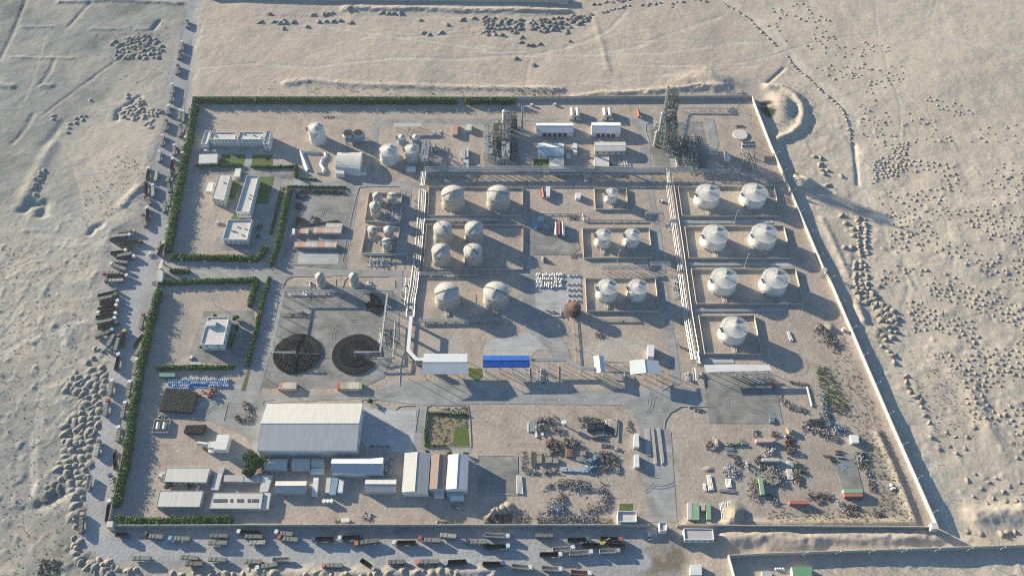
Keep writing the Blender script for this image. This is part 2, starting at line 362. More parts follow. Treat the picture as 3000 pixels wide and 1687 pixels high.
# wheel tracks: (points, half width, tint, amount, depth)
TRACKS = [
 (T(1, 0, 0, 640, 250, 670, 600, 680, 950, 640, 1400, 590, 2000, 595, 2575, 560) + T(2, 0, 250, 545, 600, 460, 880, 360, 1000, 280, 1150, 120), 2.5, (.46, .41, .34), .55, .12),
 (T(1, 0, 400, 200, 800, 285, 1400, 370, 1900, 440, 2200, 480, 2575, 560), 2.0, (.45, .41, .34), .5, .1),
 (T(2, 0, 0, 560, 700, 545, 1100, 545, 1500, 545, 2000, 480, 2300, 430, 2575, 430), 2.5, (.47, .42, .34), .4, .05),
 (T(2, 0, 900, 530, 1250, 480, 1500, 380, 1800, 280, 2080, 180), 2.5, (.47, .42, .35), .55, .1),
 (T(2, 0, 900, 380, 1150, 320, 1400, 300, 1700, 300), 1.6, (.47, .42, .35), .4, .05),
 (T(2, 0, 130, 900, 160, 700, 195, 560), 1.5, (.46, .40, .33), .4, .1), (T(2, 0, 0, 880, 500, 850, 1100, 800, 1600, 760), 2, (.47, .42, .35), .35, .05),
 (T(1, 0, 0, 180, 700, 170, 1500, 165, 2575, 170) + T(2, 0, 200, 180, 700, 130, 1300, 40), 3, (.40, .35, .29), .5, .1),
 (T(2, 0, 2150, 0) + T(3, 0, 0, 300, 200, 540, 400, 740, 600, 900, 760, 1040, 850, 1200, 890, 1449) + T(3, 1, 930, 200, 950, 480, 1000, 620), 6, (.47, .42, .34), .7, .1),
 (T(3, 1, 1030, 560, 1150, 780, 1300, 770, 1650, 690, 1780, 560, 2575, 560), 4, (.48, .43, .345), .5, .1),
 (T(3, 1, 1150, 780, 1200, 1050, 1400, 1250, 1500, 1449) + T(3, 2, 1420, 0, 1350, 190), 2, (.42, .38, .31), .5, .1),
 (T(3, 0, 700, 110, 1200, 200, 1500, 320, 2100, 450, 2575, 520), 2.5, (.48, .43, .35), .35, 0),
 (T(3, 2, 1150, 600, 1300, 900, 1500, 1250, 1600, 1449) + T(3, 3, 1500, 60, 1700, 500, 1850, 900, 1900, 1080), 5, (.47, .42, .34), .45, 0),
 (T(0, 2, 0, 680, 300, 480, 600, 400, 960, 250), 3, (.40, .37, .32), .6, .1), (T(0, 2, 0, 560, 100, 400, 250, 260, 380, 200), 2.5, (.39, .36, .31), .5, .05),
 (T(0, 2, 600, 400, 640, 660, 400, 950, 380, 1200, 370, 1449) + T(0, 3, 330, 0, 320, 400, 340, 640), 3, (.385, .36, .315), .6, .1),
 (T(0, 2, 400, 0, 380, 500, 360, 900), 2.5, (.39, .365, .32), .5, .05), (T(0, 1, 0, 1230, 250, 1130, 500, 980, 700, 1000, 1000, 960, 1200, 1030), 3, (.40, .365, .31), .6, .1),
 (T(0, 1, 300, 900, 700, 960, 1100, 1000), 3, (.38, .34, .29), .6, .05), (T(0, 3, 0, 830, 150, 850, 300, 760), 2, (.38, .36, .31), .4, .1),
 (T(0, 0, 2050, 200, 1960, 500, 1850, 900), 1.5, (.44, .39, .33), .5, .1), (T(0, 0, 2575, 640, 2000, 690, 1950, 800), 1.5, (.42, .38, .33), .5, .1),
 (T(2, 3, 1350, 1200, 1500, 1150, 1600, 1060, 1560, 900), 3, (.25, .22, .17), .4, 0),
 (T(0, 0, 1950, 0, 1850, 400, 1770, 800, 1720, 1200, 1680, 1449) + T(0, 1, 1650, 0, 1640, 300, 1610, 600, 1550, 900, 1480, 1200, 1430, 1449) + T(0, 2, 1350, 0, 1330, 300, 1240, 700, 1150, 1200) + T(0, 3, 1080, 0, 1000, 350, 930, 700, 930, 1000, 1100, 1170, 1500, 1180, 2575, 1190) + T(1, 3, 1200, 1230, 2575, 1230) + T(2, 3, 800, 1260, 1300, 1300), 6, (.325, .325, .325), .85, 0),
]
_tr = random.Random(77)
def wander(x, y, ang, n, st=60, turn=.22):
    o = []
    for _ in range(n): o += [x, y]; x += math.cos(ang) * st; y += math.sin(ang) * st * .7; ang += _tr.uniform(-turn, turn)
    return o
for _ in range(46):
    k = _tr.random()
    if k < .4: TRACKS.append((F(*wander(_tr.uniform(520, 1700), _tr.uniform(60, 215), _tr.uniform(-.25, .25), _tr.randint(6, 14))), 1.5, (.46, .41, .34), _tr.uniform(.2, .5), .08))
    elif k < .7: TRACKS.append((F(*wander(_tr.uniform(20, 300), _tr.uniform(200, 1400), _tr.uniform(-1.6, 1.6), _tr.randint(5, 12))), 1.5, (.37, .345, .30), _tr.uniform(.25, .5), .08))
    else: TRACKS.append((F(*wander(_tr.uniform(2000, 2500), _tr.uniform(60, 1300), _tr.uniform(-1.8, 1.8), _tr.randint(6, 12))), 1.4, (.47, .42, .34), _tr.uniform(.2, .45), .08))
for pts, w, c, am, dep in TRACKS:
    d = dist_line(X, Y, PG(pts), w * 3); m = np.exp(-(d / w) ** 4).astype(np.float32) * am * 1.25 * np.clip(1.25 + n2, 0, 1.4) * (1 - comp)
    m = np.clip(m, 0, 1); mixin(m, c); Z -= dep * m * 1.6 * (1 - core_flat)
    if dep and w < 4:
        rut = np.exp(-((d - w * 0.55) / 0.55) ** 2) * am * (1 - comp); mixin(np.clip(rut * 0.7, 0, 1), tuple(q * .72 for q in c)); Z -= 0.12 * rut * (1 - core_flat)
for _ in range(90):
    x0, y0 = _tr.choice(((1450, 1150), (2000, 1200), (2100, 1100), (1900, 700), (1500, 1290), (480, 1150), (800, 290), (1100, 285), (1180, 1000), (500, 600), (2060, 850), (1600, 900)))
    d = dist_line(X, Y, PG(F(*wander(x0 + _tr.gauss(0, 90), y0 + _tr.gauss(0, 40), _tr.uniform(0, 6.3), _tr.randint(2, 6), 40, .5))), 5)
    rut = np.exp(-((d - 1.0) / .6) ** 2) * comp * _tr.uniform(.15, .45); mixin(rut, _tr.choice([(.42, .36, .30), (.22, .19, .16)])); Z -= .05 * rut
tint *= (1 + 0.10 * n3 + 0.10 * n2)[..., None]
H_grid = Z
def ground_z(x, y):
    i = int(np.clip(np.searchsorted(XS, x) - 1, 0, len(XS) - 2)); j = int(np.clip(np.searchsorted(YS, y) - 1, 0, len(YS) - 2))
    fx = (x - XS[i]) / (XS[i + 1] - XS[i]); fy = (y - YS[j]) / (YS[j + 1] - YS[j])
    return float((H_grid[j, i] * (1 - fx) + H_grid[j, i + 1] * fx) * (1 - fy) + (H_grid[j + 1, i] * (1 - fx) + H_grid[j + 1, i + 1] * fx) * fy)
ny, nx = X.shape
me = bpy.data.meshes.new('ground')
me.vertices.add(nx * ny); me.vertices.foreach_set('co', np.stack([X, Y, Z], -1).astype(np.float32).ravel())
q = np.arange(nx * ny).reshape(ny, nx); quads = np.stack([q[:-1, :-1], q[:-1, 1:], q[1:, 1:], q[1:, :-1]], -1).reshape(-1, 4)
me.loops.add(quads.size); me.loops.foreach_set('vertex_index', quads.ravel().astype(np.int32))
me.polygons.add(len(quads)); me.polygons.foreach_set('loop_start', np.arange(0, quads.size, 4, dtype=np.int32)); me.polygons.foreach_set('use_smooth', np.ones(len(quads), bool))
me.update(calc_edges=True)
at = me.color_attributes.new('tint', 'FLOAT_COLOR', 'POINT')
at.data.foreach_set('color', np.concatenate([np.clip(tint, 0.01, 0.9), np.ones(tint.shape[:2] + (1,), np.float32)], -1).astype(np.float32).ravel())
def ground_mat():
    m = bpy.data.materials.new('desert_ground'); m.use_nodes = True; nt = m.node_tree; N = nt.nodes; L = nt.links; b = N['Principled BSDF']
    b.inputs['Roughness'].default_value = 0.95; b.inputs['Specular IOR Level'].default_value = 0.1
    a = N.new('ShaderNodeAttribute'); a.attribute_name = 'tint'
    g = N.new('ShaderNodeNewGeometry')
    n = N.new('ShaderNodeTexNoise'); n.inputs['Scale'].default_value = 0.35; n.inputs['Detail'].default_value = 8; n.inputs['Roughness'].default_value = 0.7
    L.new(g.outputs['Position'], n.inputs['Vector'])
    mr = N.new('ShaderNodeMapRange'); mr.inputs[1].default_value = 0.25; mr.inputs[2].default_value = 0.75; mr.inputs[3].default_value = 0.79; mr.inputs[4].default_value = 1.19
    L.new(n.outputs[0], mr.inputs[0])
    mu = N.new('ShaderNodeMix'); mu.data_type = 'RGBA'; mu.blend_type = 'MULTIPLY'; mu.inputs[0].default_value = 1
    L.new(a.outputs['Color'], mu.inputs[6]); L.new(mr.outputs[0], mu.inputs[7]); L.new(mu.outputs[2], b.inputs['Base Color'])
    bp = N.new('ShaderNodeBump'); bp.inputs['Distance'].default_value = 0.42
    n2 = N.new('ShaderNodeTexNoise'); n2.inputs['Scale'].default_value = 0.42; n2.inputs['Detail'].default_value = 5; n2.inputs['Roughness'].default_value = 0.62
    L.new(g.outputs['Position'], n2.inputs['Vector']); L.new(n2.outputs[0], bp.inputs['Height']); L.new(bp.outputs[0], b.inputs['Normal'])
    bp.inputs['Strength'].default_value = 0.6
    return m
me.materials.append(ground_mat())
og = bpy.data.objects.new('ground', me); COL.objects.link(og); og['kind'] = 'structure'
# ------------------------------------------------------------------ paved surfaces (sheets a few centimetres above the ground)
def pave_mat(name, c, st=(1, 1, 1), oil=0.25):
    m = bpy.data.materials.new(name); m.use_nodes = True; nt = m.node_tree; N = nt.nodes; L = nt.links; b = N['Principled BSDF']
    b.inputs['Roughness'].default_value = 0.9; b.inputs['Specular IOR Level'].default_value = 0.2
    g = N.new('ShaderNodeNewGeometry'); mp = N.new('ShaderNodeMapping'); mp.inputs['Scale'].default_value = st; L.new(g.outputs['Position'], mp.inputs[0])
    n = N.new('ShaderNodeTexNoise'); n.inputs['Scale'].default_value = 0.06; n.inputs['Detail'].default_value = 9; n.inputs['Roughness'].default_value = 0.62; n.inputs['Distortion'].default_value = 0.6
    L.new(mp.outputs[0], n.inputs['Vector'])
    r = N.new('ShaderNodeValToRGB'); e = r.color_ramp.elements; e[0].position = 0.34; e[1].position = 0.66
    e[0].color = (*[v * (1 - oil) for v in c], 1); e[1].color = (*[v * 1.12 for v in c], 1)
    L.new(n.outputs[0], r.inputs[0])
    m2 = N.new('ShaderNodeMapping'); m2.inputs['Scale'].default_value = (.05, .6, 1); L.new(g.outputs['Position'], m2.inputs[0])
    n2 = N.new('ShaderNodeTexNoise'); n2.inputs['Scale'].default_value = 1.0; n2.inputs['Detail'].default_value = 5; L.new(m2.outputs[0], n2.inputs['Vector'])
    n3 = N.new('ShaderNodeTexNoise'); n3.inputs['Scale'].default_value = .7; n3.inputs['Detail'].default_value = 6; n3.inputs['Roughness'].default_value = .8; L.new(g.outputs['Position'], n3.inputs['Vector'])
    ad = N.new('ShaderNodeMath'); ad.operation = 'ADD'; L.new(n2.outputs[0], ad.inputs[0]); L.new(n3.outputs[0], ad.inputs[1])
    mr = N.new('ShaderNodeMapRange'); mr.inputs[1].default_value = .7; mr.inputs[2].default_value = 1.3; mr.inputs[3].default_value = .80; mr.inputs[4].default_value = 1.14; L.new(ad.outputs[0], mr.inputs[0])
    mu = N.new('ShaderNodeMix'); mu.data_type = 'RGBA'; mu.blend_type = 'MULTIPLY'; mu.inputs[0].default_value = 1; L.new(r.outputs[0], mu.inputs[6]); L.new(mr.outputs[0], mu.inputs[7])
    vo = N.new('ShaderNodeTexVoronoi'); vo.inputs['Scale'].default_value = .022; L.new(g.outputs['Position'], vo.inputs['Vector'])
    vm = N.new('ShaderNodeMapRange'); vm.inputs[3].default_value = .9; vm.inputs[4].default_value = 1.08; L.new(vo.outputs['Color'], vm.inputs[0])
    mv = N.new('ShaderNodeMix'); mv.data_type = 'RGBA'; mv.blend_type = 'MULTIPLY'; mv.inputs[0].default_value = 1; L.new(mu.outputs[2], mv.inputs[6]); L.new(vm.outputs[0], mv.inputs[7]); L.new(mv.outputs[2], b.inputs['Base Color'])
    return m
P_conc = pave_mat('concrete_paving', (0.31, 0.306, 0.292), oil=.3); P_asph = pave_mat('worn_road', (0.255, 0.245, 0.225), oil=0.35)
P_light = pave_mat('pale_concrete', (0.40, 0.40, 0.385), oil=0.2); P_trench = pave_mat('pale_trench_concrete', (0.42, 0.43, 0.42), oil=.2)
P_sandcrete = pave_mat('dusty_concrete', (0.268, 0.262, 0.243), oil=0.48)
M_lawn = mat('lawn_grass', (0.085, 0.125, 0.028), 0.95, 0.35, 0.5, bump=0.15, bscale=4); M_lawn2 = mat('dry_grass', (0.11, 0.10, 0.035), 0.95, 0.3, 0.6, bump=0.1, bscale=4)
M_soil = mat('garden_soil', (0.24, 0.19, 0.13), 0.95, 0.3, 0.5, bump=0.1)
_lv = [0.02]
def sheet(name, pts, m, kerb=True, z=None, lab=None):
    w = PG(pts)
    if z is None: _lv[0] += 0.004; z = 0.05 + _lv[0]
    mb = MB().prism(w, z - 0.25, z)
    o = single(name, mb, m, None, None, kind='structure', base=(0, 0, 0)); return o
def strip(name, pts, w, m, z=None):
    """road of width w (metres) along a surveyed line"""
    p = [Vector(q) for q in PG(pts)]; L_, R_ = [], []
    for i, a in enumerate(p):
        d = (p[min(i + 1, len(p) - 1)] - p[max(i - 1, 0)]).normalized(); n = Vector((-d.y, d.x)) * w / 2
        L_.append(a + n); R_.append(a - n)
    if z is None: _lv[0] += 0.004; z = 0.05 + _lv[0]
    mb = MB().prism([tuple(v) for v in L_ + R_[::-1]], z - 0.25, z)
    return single(name, mb, m, None, None, kind='structure', base=(0, 0, 0))
# desert road pavements on the left
strip('truck_road', T(0, 0, 1945, -10, 1880, 300, 1830, 560, 1790, 830, 1750, 1100, 1700, 1400) + T(0, 1, 1650, 200, 1630, 480, 1580, 760), 19, pave_mat('truck_road_surface', (0.275, 0.28, 0.285), oil=.25), 0.03)
# main roads
sheet('road', T(1, 2, -230, 1100, 0, 1060, 300, 1090, 1180, 1040, 1450, 940, 2130, 900, 2575, 1020) + T(2, 2, 620, 1030, 1500, 990, 1960, 1010, 1960, 1130, 1940, 1185, 1700, 1188, 1580, 1270, 1530, 1400) + T(2, 3, 1600, 0, 1660, 900, 1360, 905, 1330, 300, 1280, 60) + T(2, 2, 1280, 1400, 1200, 1230, 1100, 1175, 0, 1165) + T(1, 2, 2180, 1165, 1700, 1170, 1640, 1170, 1060, 1110, 0, 1160, -300, 1200), P_conc)
sheet('concrete_yard', T(1, 2, 270, -20, 870, -20, 1380, 20, 1440, 250, 1440, 520, 1290, 900, 1060, 1000, 60, 1000, 30, 930, 130, 640, 200, 300), P_sandcrete)
sheet('road', T(1, 1, 185, 1200, 0, 1440) + T(1, 2, 60, 30, -40, 500, -190, 1090, 40, 1090, 60, 940, 150, 620, 240, 0) + T(1, 1, 330, 1330), P_conc)
sheet('road', T(0, 1, 1700, 1180) + T(1, 1, 200, 1240, 900, 1275, 1480, 1270, 1470, 1330, 400, 1325, 0, 1400) + T(0, 1, 1930, 1360, 1650, 1330), P_conc)
sheet('road', T(1, 1, 1050, 400, 905, 1260, 1480, 1275, 1470, 1449) + T(1, 2, 1440, 240) + T(1, 2, 1380, 20) + T(1, 1, 1400, 1330, 820, 1320, 870, 1000, 1000, 450), P_conc, z=0.032)
sheet('concrete_yard', T(1, 1, 400, 440, 1020, 440, 890, 1260, 255, 1215), P_sandcrete)
sheet('road', T(1, 1, 170, 330, 640, 370, 1660, 378, 1660, 430, 1050, 430, 400, 425, 290, 420, 0, 1060, -150, 1060) + T(0, 1, 2480, 700, 2575, 480) + T(1, 1, 60, 600, 120, 600, 190, 330), P_conc, z=0.036)
sheet('road', T(1, 0, 1195, 1195, 2575, 1195) + T(2, 0, 1330, 1195, 1480, 1225, 1360, 1240, 1340, 1300, 1380, 1449) + T(2, 1, 1400, 250, 1310, 250, 1280, 0) + T(2, 0, 1270, 1310, 1200, 1235, 130, 1225, 160, 1449) + T(2, 1, 155, 400, 215, 1100, 230, 1449, 160, 1449, 145, 1100, 150, 430) + T(1, 0, 2575, 1245, 1290, 1240, 1240, 1270, 1220, 1449) + T(1, 1, 1180, 370, 1130, 375, 1165, 0), P_conc, z=0.04)
sheet('road', T(1, 1, 1450, 430, 1570, 430, 1500, 1270, 1420, 1110), P_conc, z=0.044)
sheet('road', T(2, 0, 1340, 1240, 1400, 1300) + T(2, 1, 1390, 250, 1450, 640, 1500, 900, 1560, 1449) + T(2, 2, 1600, 260, 1680, 760, 1700, 960, 1500, 1040, 1620, 980, 1560, 560, 1500, 100) + T(2, 1, 1450, 1200, 1430, 870, 1360, 500, 1330, 250), P_conc, z=0.048)
strip('road', T(2, 1, 195, 1260) + T(2, 2, 198, 200, 215, 330, 260, 420, 350, 490, 430, 560, 480, 640, 505, 720), 13.5, P_conc, z=0.052)
sheet('concrete_apron', T(1, 2, 2290, 690, 2290, 600, 2340, 540, 2440, 500, 2575, 495) + T(2, 2, 60, 460, 190, 440, 330, 540, 420, 640, 400, 640, 330, 615, 250, 625, 180, 700, 0, 700), P_light, z=0.045)
sheet('concrete_yard', T(2, 2, 1950, 840, 2575, 840) + T(3, 2, 60, 900, 150, 1360) + T(2, 2, 1985, 1360, 1960, 1190, 1940, 1000), P_sandcrete)
sheet('concrete_slab', T(1, 2, 1395, 1225, 1615, 1230, 1600, 1449) + T(1, 3, 1575, 200, 1130, 205, 1050, 60) + T(1, 2, 1060, 1190), P_light)
sheet('road', T(1, 2, 1620, 1170, 1720, 1175, 1690, 1449) + T(1, 3, 1690, 150, 2160, 155, 2160, 205, 1580, 205) + T(1, 2, 1615, 1300), P_conc, z=0.06)
sheet('concrete_apron', T(1, 2, 60, 1100, 180, 1120, 100, 1170, 30, 1449) + T(1, 3, 10, 190, 0, 250, -100, 60) + T(0, 2, 2300, 1400, 2000, 1300, 1700, 1300, 1600, 1260, 1640, 1180, 2100, 1120, 2430, 900) + T(1, 2, -130, 1000), P_conc, z=0.064)
sheet('paved_court', T(0, 2, 2060, 230, 2540, 225, 2575, 400) + T(0, 2, 2470, 800, 2310, 755, 1900, 735, 1900, 650), P_sandcrete)
sheet('paved_court', T(0, 1, 1960, 60, 2575, 60) + T(1, 1, 180, 65, 175, 105) + T(0, 1, 2540, 110, 2540, 240, 2440, 250, 2440, 110, 2200, 100, 2000, 100, 1940, 100), P_conc)
sheet('paved_court', T(0, 1, 2000, 245, 2575, 245) + T(1, 1, 380, 250, 370, 370, 170, 330, 0, 620, 60, 800, -10, 1060) + T(0, 1, 2160, 1070, 2150, 1000, 2380, 660, 2230, 620, 2340, 580, 2440, 300, 2010, 300), P_sandcrete, z=0.07)
sheet('concrete_slab', T(2, 2, 0, 0, 0, 0)[:0] + T(2, 1, 232, 1300, 690, 1305) + T(2, 2, 705, 160, 530, 170, 530, 290, 270, 290, 235, 140), P_light)
sheet('concrete_slab', T(2, 1, 170, 840, 640, 850, 680, 1060, 600, 1115, 220, 1115, 160, 1100), P_sandcrete)
for pts in (T(2, 1, 1735, 1195) + T(3, 1, 250, 1195, 262, 1232) + T(2, 1, 1740, 1232), T(2, 2, 1825, 208) + T(3, 2, 110, 208, 115, 242) + T(2, 2, 1828, 243), T(2, 2, 1915, 708, 2225, 708, 2235, 752, 1918, 752), T(2, 1, 1700, 770) + T(3, 1, 50, 765, 60, 800) + T(2, 1, 1705, 805)):
    sheet('pipe_trench_slab', pts, P_trench)
sheet('concrete_slab', T(3, 3, 665, 215, 865, 215, 960, 600, 950, 690, 780, 690, 700, 420), P_sandcrete)
sheet('concrete_slab', T(1, 3, 2235, 235, 2575, 235) + T(2, 3, 60, 240, 60, 640) + T(1, 3, 2230, 630), P_sandcrete)
sheet('road', T(2, 0, 1930, 1195, 2030, 1195, 2080, 1449) + T(2, 1, 1990, 240, 1960, 240) + T(2, 0, 1990, 1449), P_conc, z=0.09)
sheet('concrete_slab', T(1, 1, 430, 1095, 830, 1100, 830, 1205, 420, 1205), P_light)
sheet('concrete_slab', T(2, 0, 1340, 1240, 1900, 1225, 1960, 1449, 1990, 1449) + T(2, 1, 1990, 250, 1450, 250) + T(2, 0, 1360, 1400), P_asph, z=0.03)
sheet('concrete_slab', T(1, 0, 2290, 1250, 2480, 1250) + T(2, 0, 110, 1250, 160, 1449) + T(2, 1, 150, 250) + T(1, 1, 2300, 250, 2300, 0), P_asph, z=0.034)
sheet('tennis_marking', T(3, 3, 700, 300, 830, 300, 850, 385, 715, 400), mat('blue_stain', (0.10, 0.22, 0.36), 0.9, 0.5, 0.35, col2=(0.30, 0.29, 0.27)), z=0.135).name = 'blue_paint_stain'
sheet('blue_paint_stain', T(3, 2, 0, 1240, 75, 1240, 95, 1345, 10, 1345), MATS['blue_stain'], z=0.135)
# lawns and beds
for pts, m, z in ((T(0, 1, 2235, 108, 2460, 108, 2475, 130, 2445, 235, 2190, 235), M_lawn, .13), (T(0, 1, 2545, 108) + T(1, 1, 165, 110, 160, 228, -50, 228), M_lawn, .13),
                  (T(1, 1, 40, 330, 182, 330, 122, 602, -20, 600), M_lawn, .13), (T(0, 1, 2340, 365, 2410, 370, 2360, 560, 2292, 555), M_lawn, .13),
                  (T(0, 1, 2345, 718, 2475, 718, 2488, 762, 2318, 762), M_lawn, .13), (T(1, 1, 243, 432, 292, 432, 165, 915, 130, 915), M_lawn2, .13),
                  (T(2, 1, 215, 150, 370, 155, 370, 265, 215, 262), M_lawn, .03), (T(1, 2, 2140, 800, 2262, 812, 2275, 880, 2230, 940, 2140, 880), M_lawn, .1),
                  (T(0, 2, 2495, 805, 2520, 820, 2470, 1030, 2425, 1030), M_lawn2, .13), (T(1, 2, 2000, 1390, 2130, 1390) + T(1, 3, 2150, 148, 1975, 148), M_lawn, .02),
                  (T(2, 3, 1082, 718, 1212, 718, 1212, 792, 1080, 792), M_lawn, .03), (T(1, 2, 1760, 1230, 2150, 1230, 2130, 1389, 1990, 1389) + T(1, 3, 1972, 146, 1700, 146) + T(1, 2, 1720, 1380), M_soil, .02)):
    w = PG(pts); single('lawn', MB().prism(w, z - .2, z), m, None, None, kind='structure', base=(0, 0, 0))

# tyre arcs worn into the paving (flat print on the sheets)
tm = MB(); rt = random.Random(31)
_az = [.2]
def arc(cx, cy, R, a0, a1, w=.4):
    _az[0] += .0012; z = _az[0]; n = 14; P = [(cx + R * math.cos(a0 + (a1 - a0) * i / n), cy + R * math.sin(a0 + (a1 - a0) * i / n)) for i in range(n + 1)]; Q = [(cx + (R - w) * math.cos(a0 + (a1 - a0) * i / n), cy + (R - w) * math.sin(a0 + (a1 - a0) * i / n)) for i in range(n + 1)]
    for i in range(n): tm.quad((*P[i], z), (*P[i + 1], z), (*Q[i + 1], z), (*Q[i], z))
for (c, r_, x, y, sx_, sy_, k) in ((2, 2, 1400, 1110, 170, 70, 20), (2, 2, 2250, 1120, 260, 120, 16), (1, 1, 780, 650, 90, 60, 14), (1, 2, 900, 330, 260, 120, 14), (1, 2, 1100, 1090, 260, 30, 14), (2, 3, 1450, 500, 60, 300, 10), (1, 2, 2350, 1060, 200, 30, 10), (2, 1, 400, 1000, 120, 60, 8), (0, 2, 2150, 1180, 120, 60, 8)):
    for _ in range(max(2, k // 3)):
        g = G(T(c, r_, x + rt.gauss(0, sx_ * .6), y + rt.gauss(0, sy_ * .6))[0]); R = rt.uniform(7, 26); a = rt.uniform(0, 6.28); d = rt.uniform(.3, 1.2); gx2, gy2 = g[0] - R * math.cos(a), g[1] - R * math.sin(a); arc(gx2, gy2, R, a - d / 2, a + d / 2); arc(gx2, gy2, R - 1.9, a - d / 2, a + d / 2)
mt = mat('tyre_rubber_marks', (.27, .265, .25), .9, .12, .8)
o_ = single('tyre_marks', tm, mt, None, None, kind='structure', base=(0, 0, 0)); o_['kind'] = 'stuff'; o_['label'] = 'curved dark tyre marks on the paved yards and junctions'
# ------------------------------------------------------------------ perimeter walls, each a thing with its panels
def wall_line(name, pts, h, th, m, label, cat='wall', group=None, step=6.0, pillar=True, coping=True, yard=True):
    p = [Vector(q) for q in PG(pts)]
    t = Thing(name, label, cat, (p[0].x, p[0].y, 0), group)
    for a, b in zip(p[:-1], p[1:]):
        L = (b - a).length; d = (b - a) / max(L, 1e-6); yaw = math.atan2(d.y, d.x); n = max(1, round(L / step)); sl_ = L / n
        key = (round(sl_, 1), h, th, m.name)
        if key not in _WM:
            w = MB().box(-sl_ / 2 + .02, -th / 2, -0.6, sl_ / 2 - .02, th / 2, h)
            _WM[key] = (w.mesh('wall_panel', m), MB().box(-.22, -th / 2 - .12, -0.6, .22, th / 2 + .12, h + .15).mesh('wall_pillar', m))
        for i in range(n):
            c = a + d * (sl_ * (i + .5)); zz = min(0.0, ground_z(c.x, c.y))
            t.inst('wall_panel', _WM[key][0], (c.x, c.y, 0), yaw)
            if pillar:
                c2 = a + d * (sl_ * i); t.inst('wall_pillar', _WM[key][1], (c2.x, c2.y, 0), yaw)
    return t
_WM = {}
M_wall = mat('perimeter_wall_render', (0.42, 0.39, 0.345), 0.9, 0.16, 0.25); M_wallpale = mat('pale_wall_render', (0.45, 0.42, 0.365), 0.9, 0.1, 0.3)
H1 = 3.6
wall_line('perimeter_wall', T(0, 0, 1950, 1002) + T(1, 0, 2575, 1004) + T(2, 0, 2405, 990), H1, .35, M_wall, 'long straight concrete wall along the far side of the plant, behind the top hedge', step=7.5)
wall_line('perimeter_wall', WALL_L[:5], H1, .35, M_wall, 'concrete wall along the tall left hedge above the gate, beside the truck queue', step=7.5)
wall_line('perimeter_wall', T(0, 1, 1600, 1400) + T(0, 2, 1592, 0, 1300, 1449) + T(0, 3, 1115, 905), H1, .35, M_wall, 'concrete wall along the left hedge from the gate down to the lower left corner', step=7.5)
wall_line('perimeter_wall', T(0, 3, 1130, 955) + T(1, 3, 1300, 948) + T(2, 3, 1378, 952), H1, .4, M_wall, 'concrete wall behind the row of parked trucks on the lower side', step=7.5)
wall_line('perimeter_wall', T(2, 3, 1655, 952) + T(3, 3, 1650, 972), H1, .4, M_wall, 'concrete wall from the lower gate to the lower right corner tower', step=7.5)
wall_line('perimeter_wall', WALL_R, H1 + .3, .5, M_wallpale, 'slanting pale wall with lamp arms between the plant and the open desert', step=7.5)
wall_line('boundary_wall', T(0, 0, 2135, 3) + T(1, 0, 1300, 14) + T(2, 0, 562, 32), 3.6, .4, M_wall, 'grey wall of the neighbouring plot along the top edge of the picture', step=7.5)
wall_line('boundary_wall', T(2, 0, 562, 32, 556, -20), 3.6, .4, M_wallpale, 'short pale end wall of the neighbouring plot at the top edge', step=7.5)
wall_line('boundary_wall', T(2, 3, 2172, 1262) + T(3, 3, 0, 1240, 1300, 1200, 2575, 1158), 4.6, .4, M_wallpale, 'wall of the neighbouring yard in the lower right corner, with slanted lamp arms', step=7.5)
wall_line('boundary_wall', T(2, 3, 2168, 1262, 2225, 1470), 4.6, .4, M_wallpale, 'sunlit side wall of the neighbouring yard at the lower right edge', step=7.5)
M_rackw = mat('rack_pale_steel', (0.36, 0.37, 0.365), .6, .1, 1)
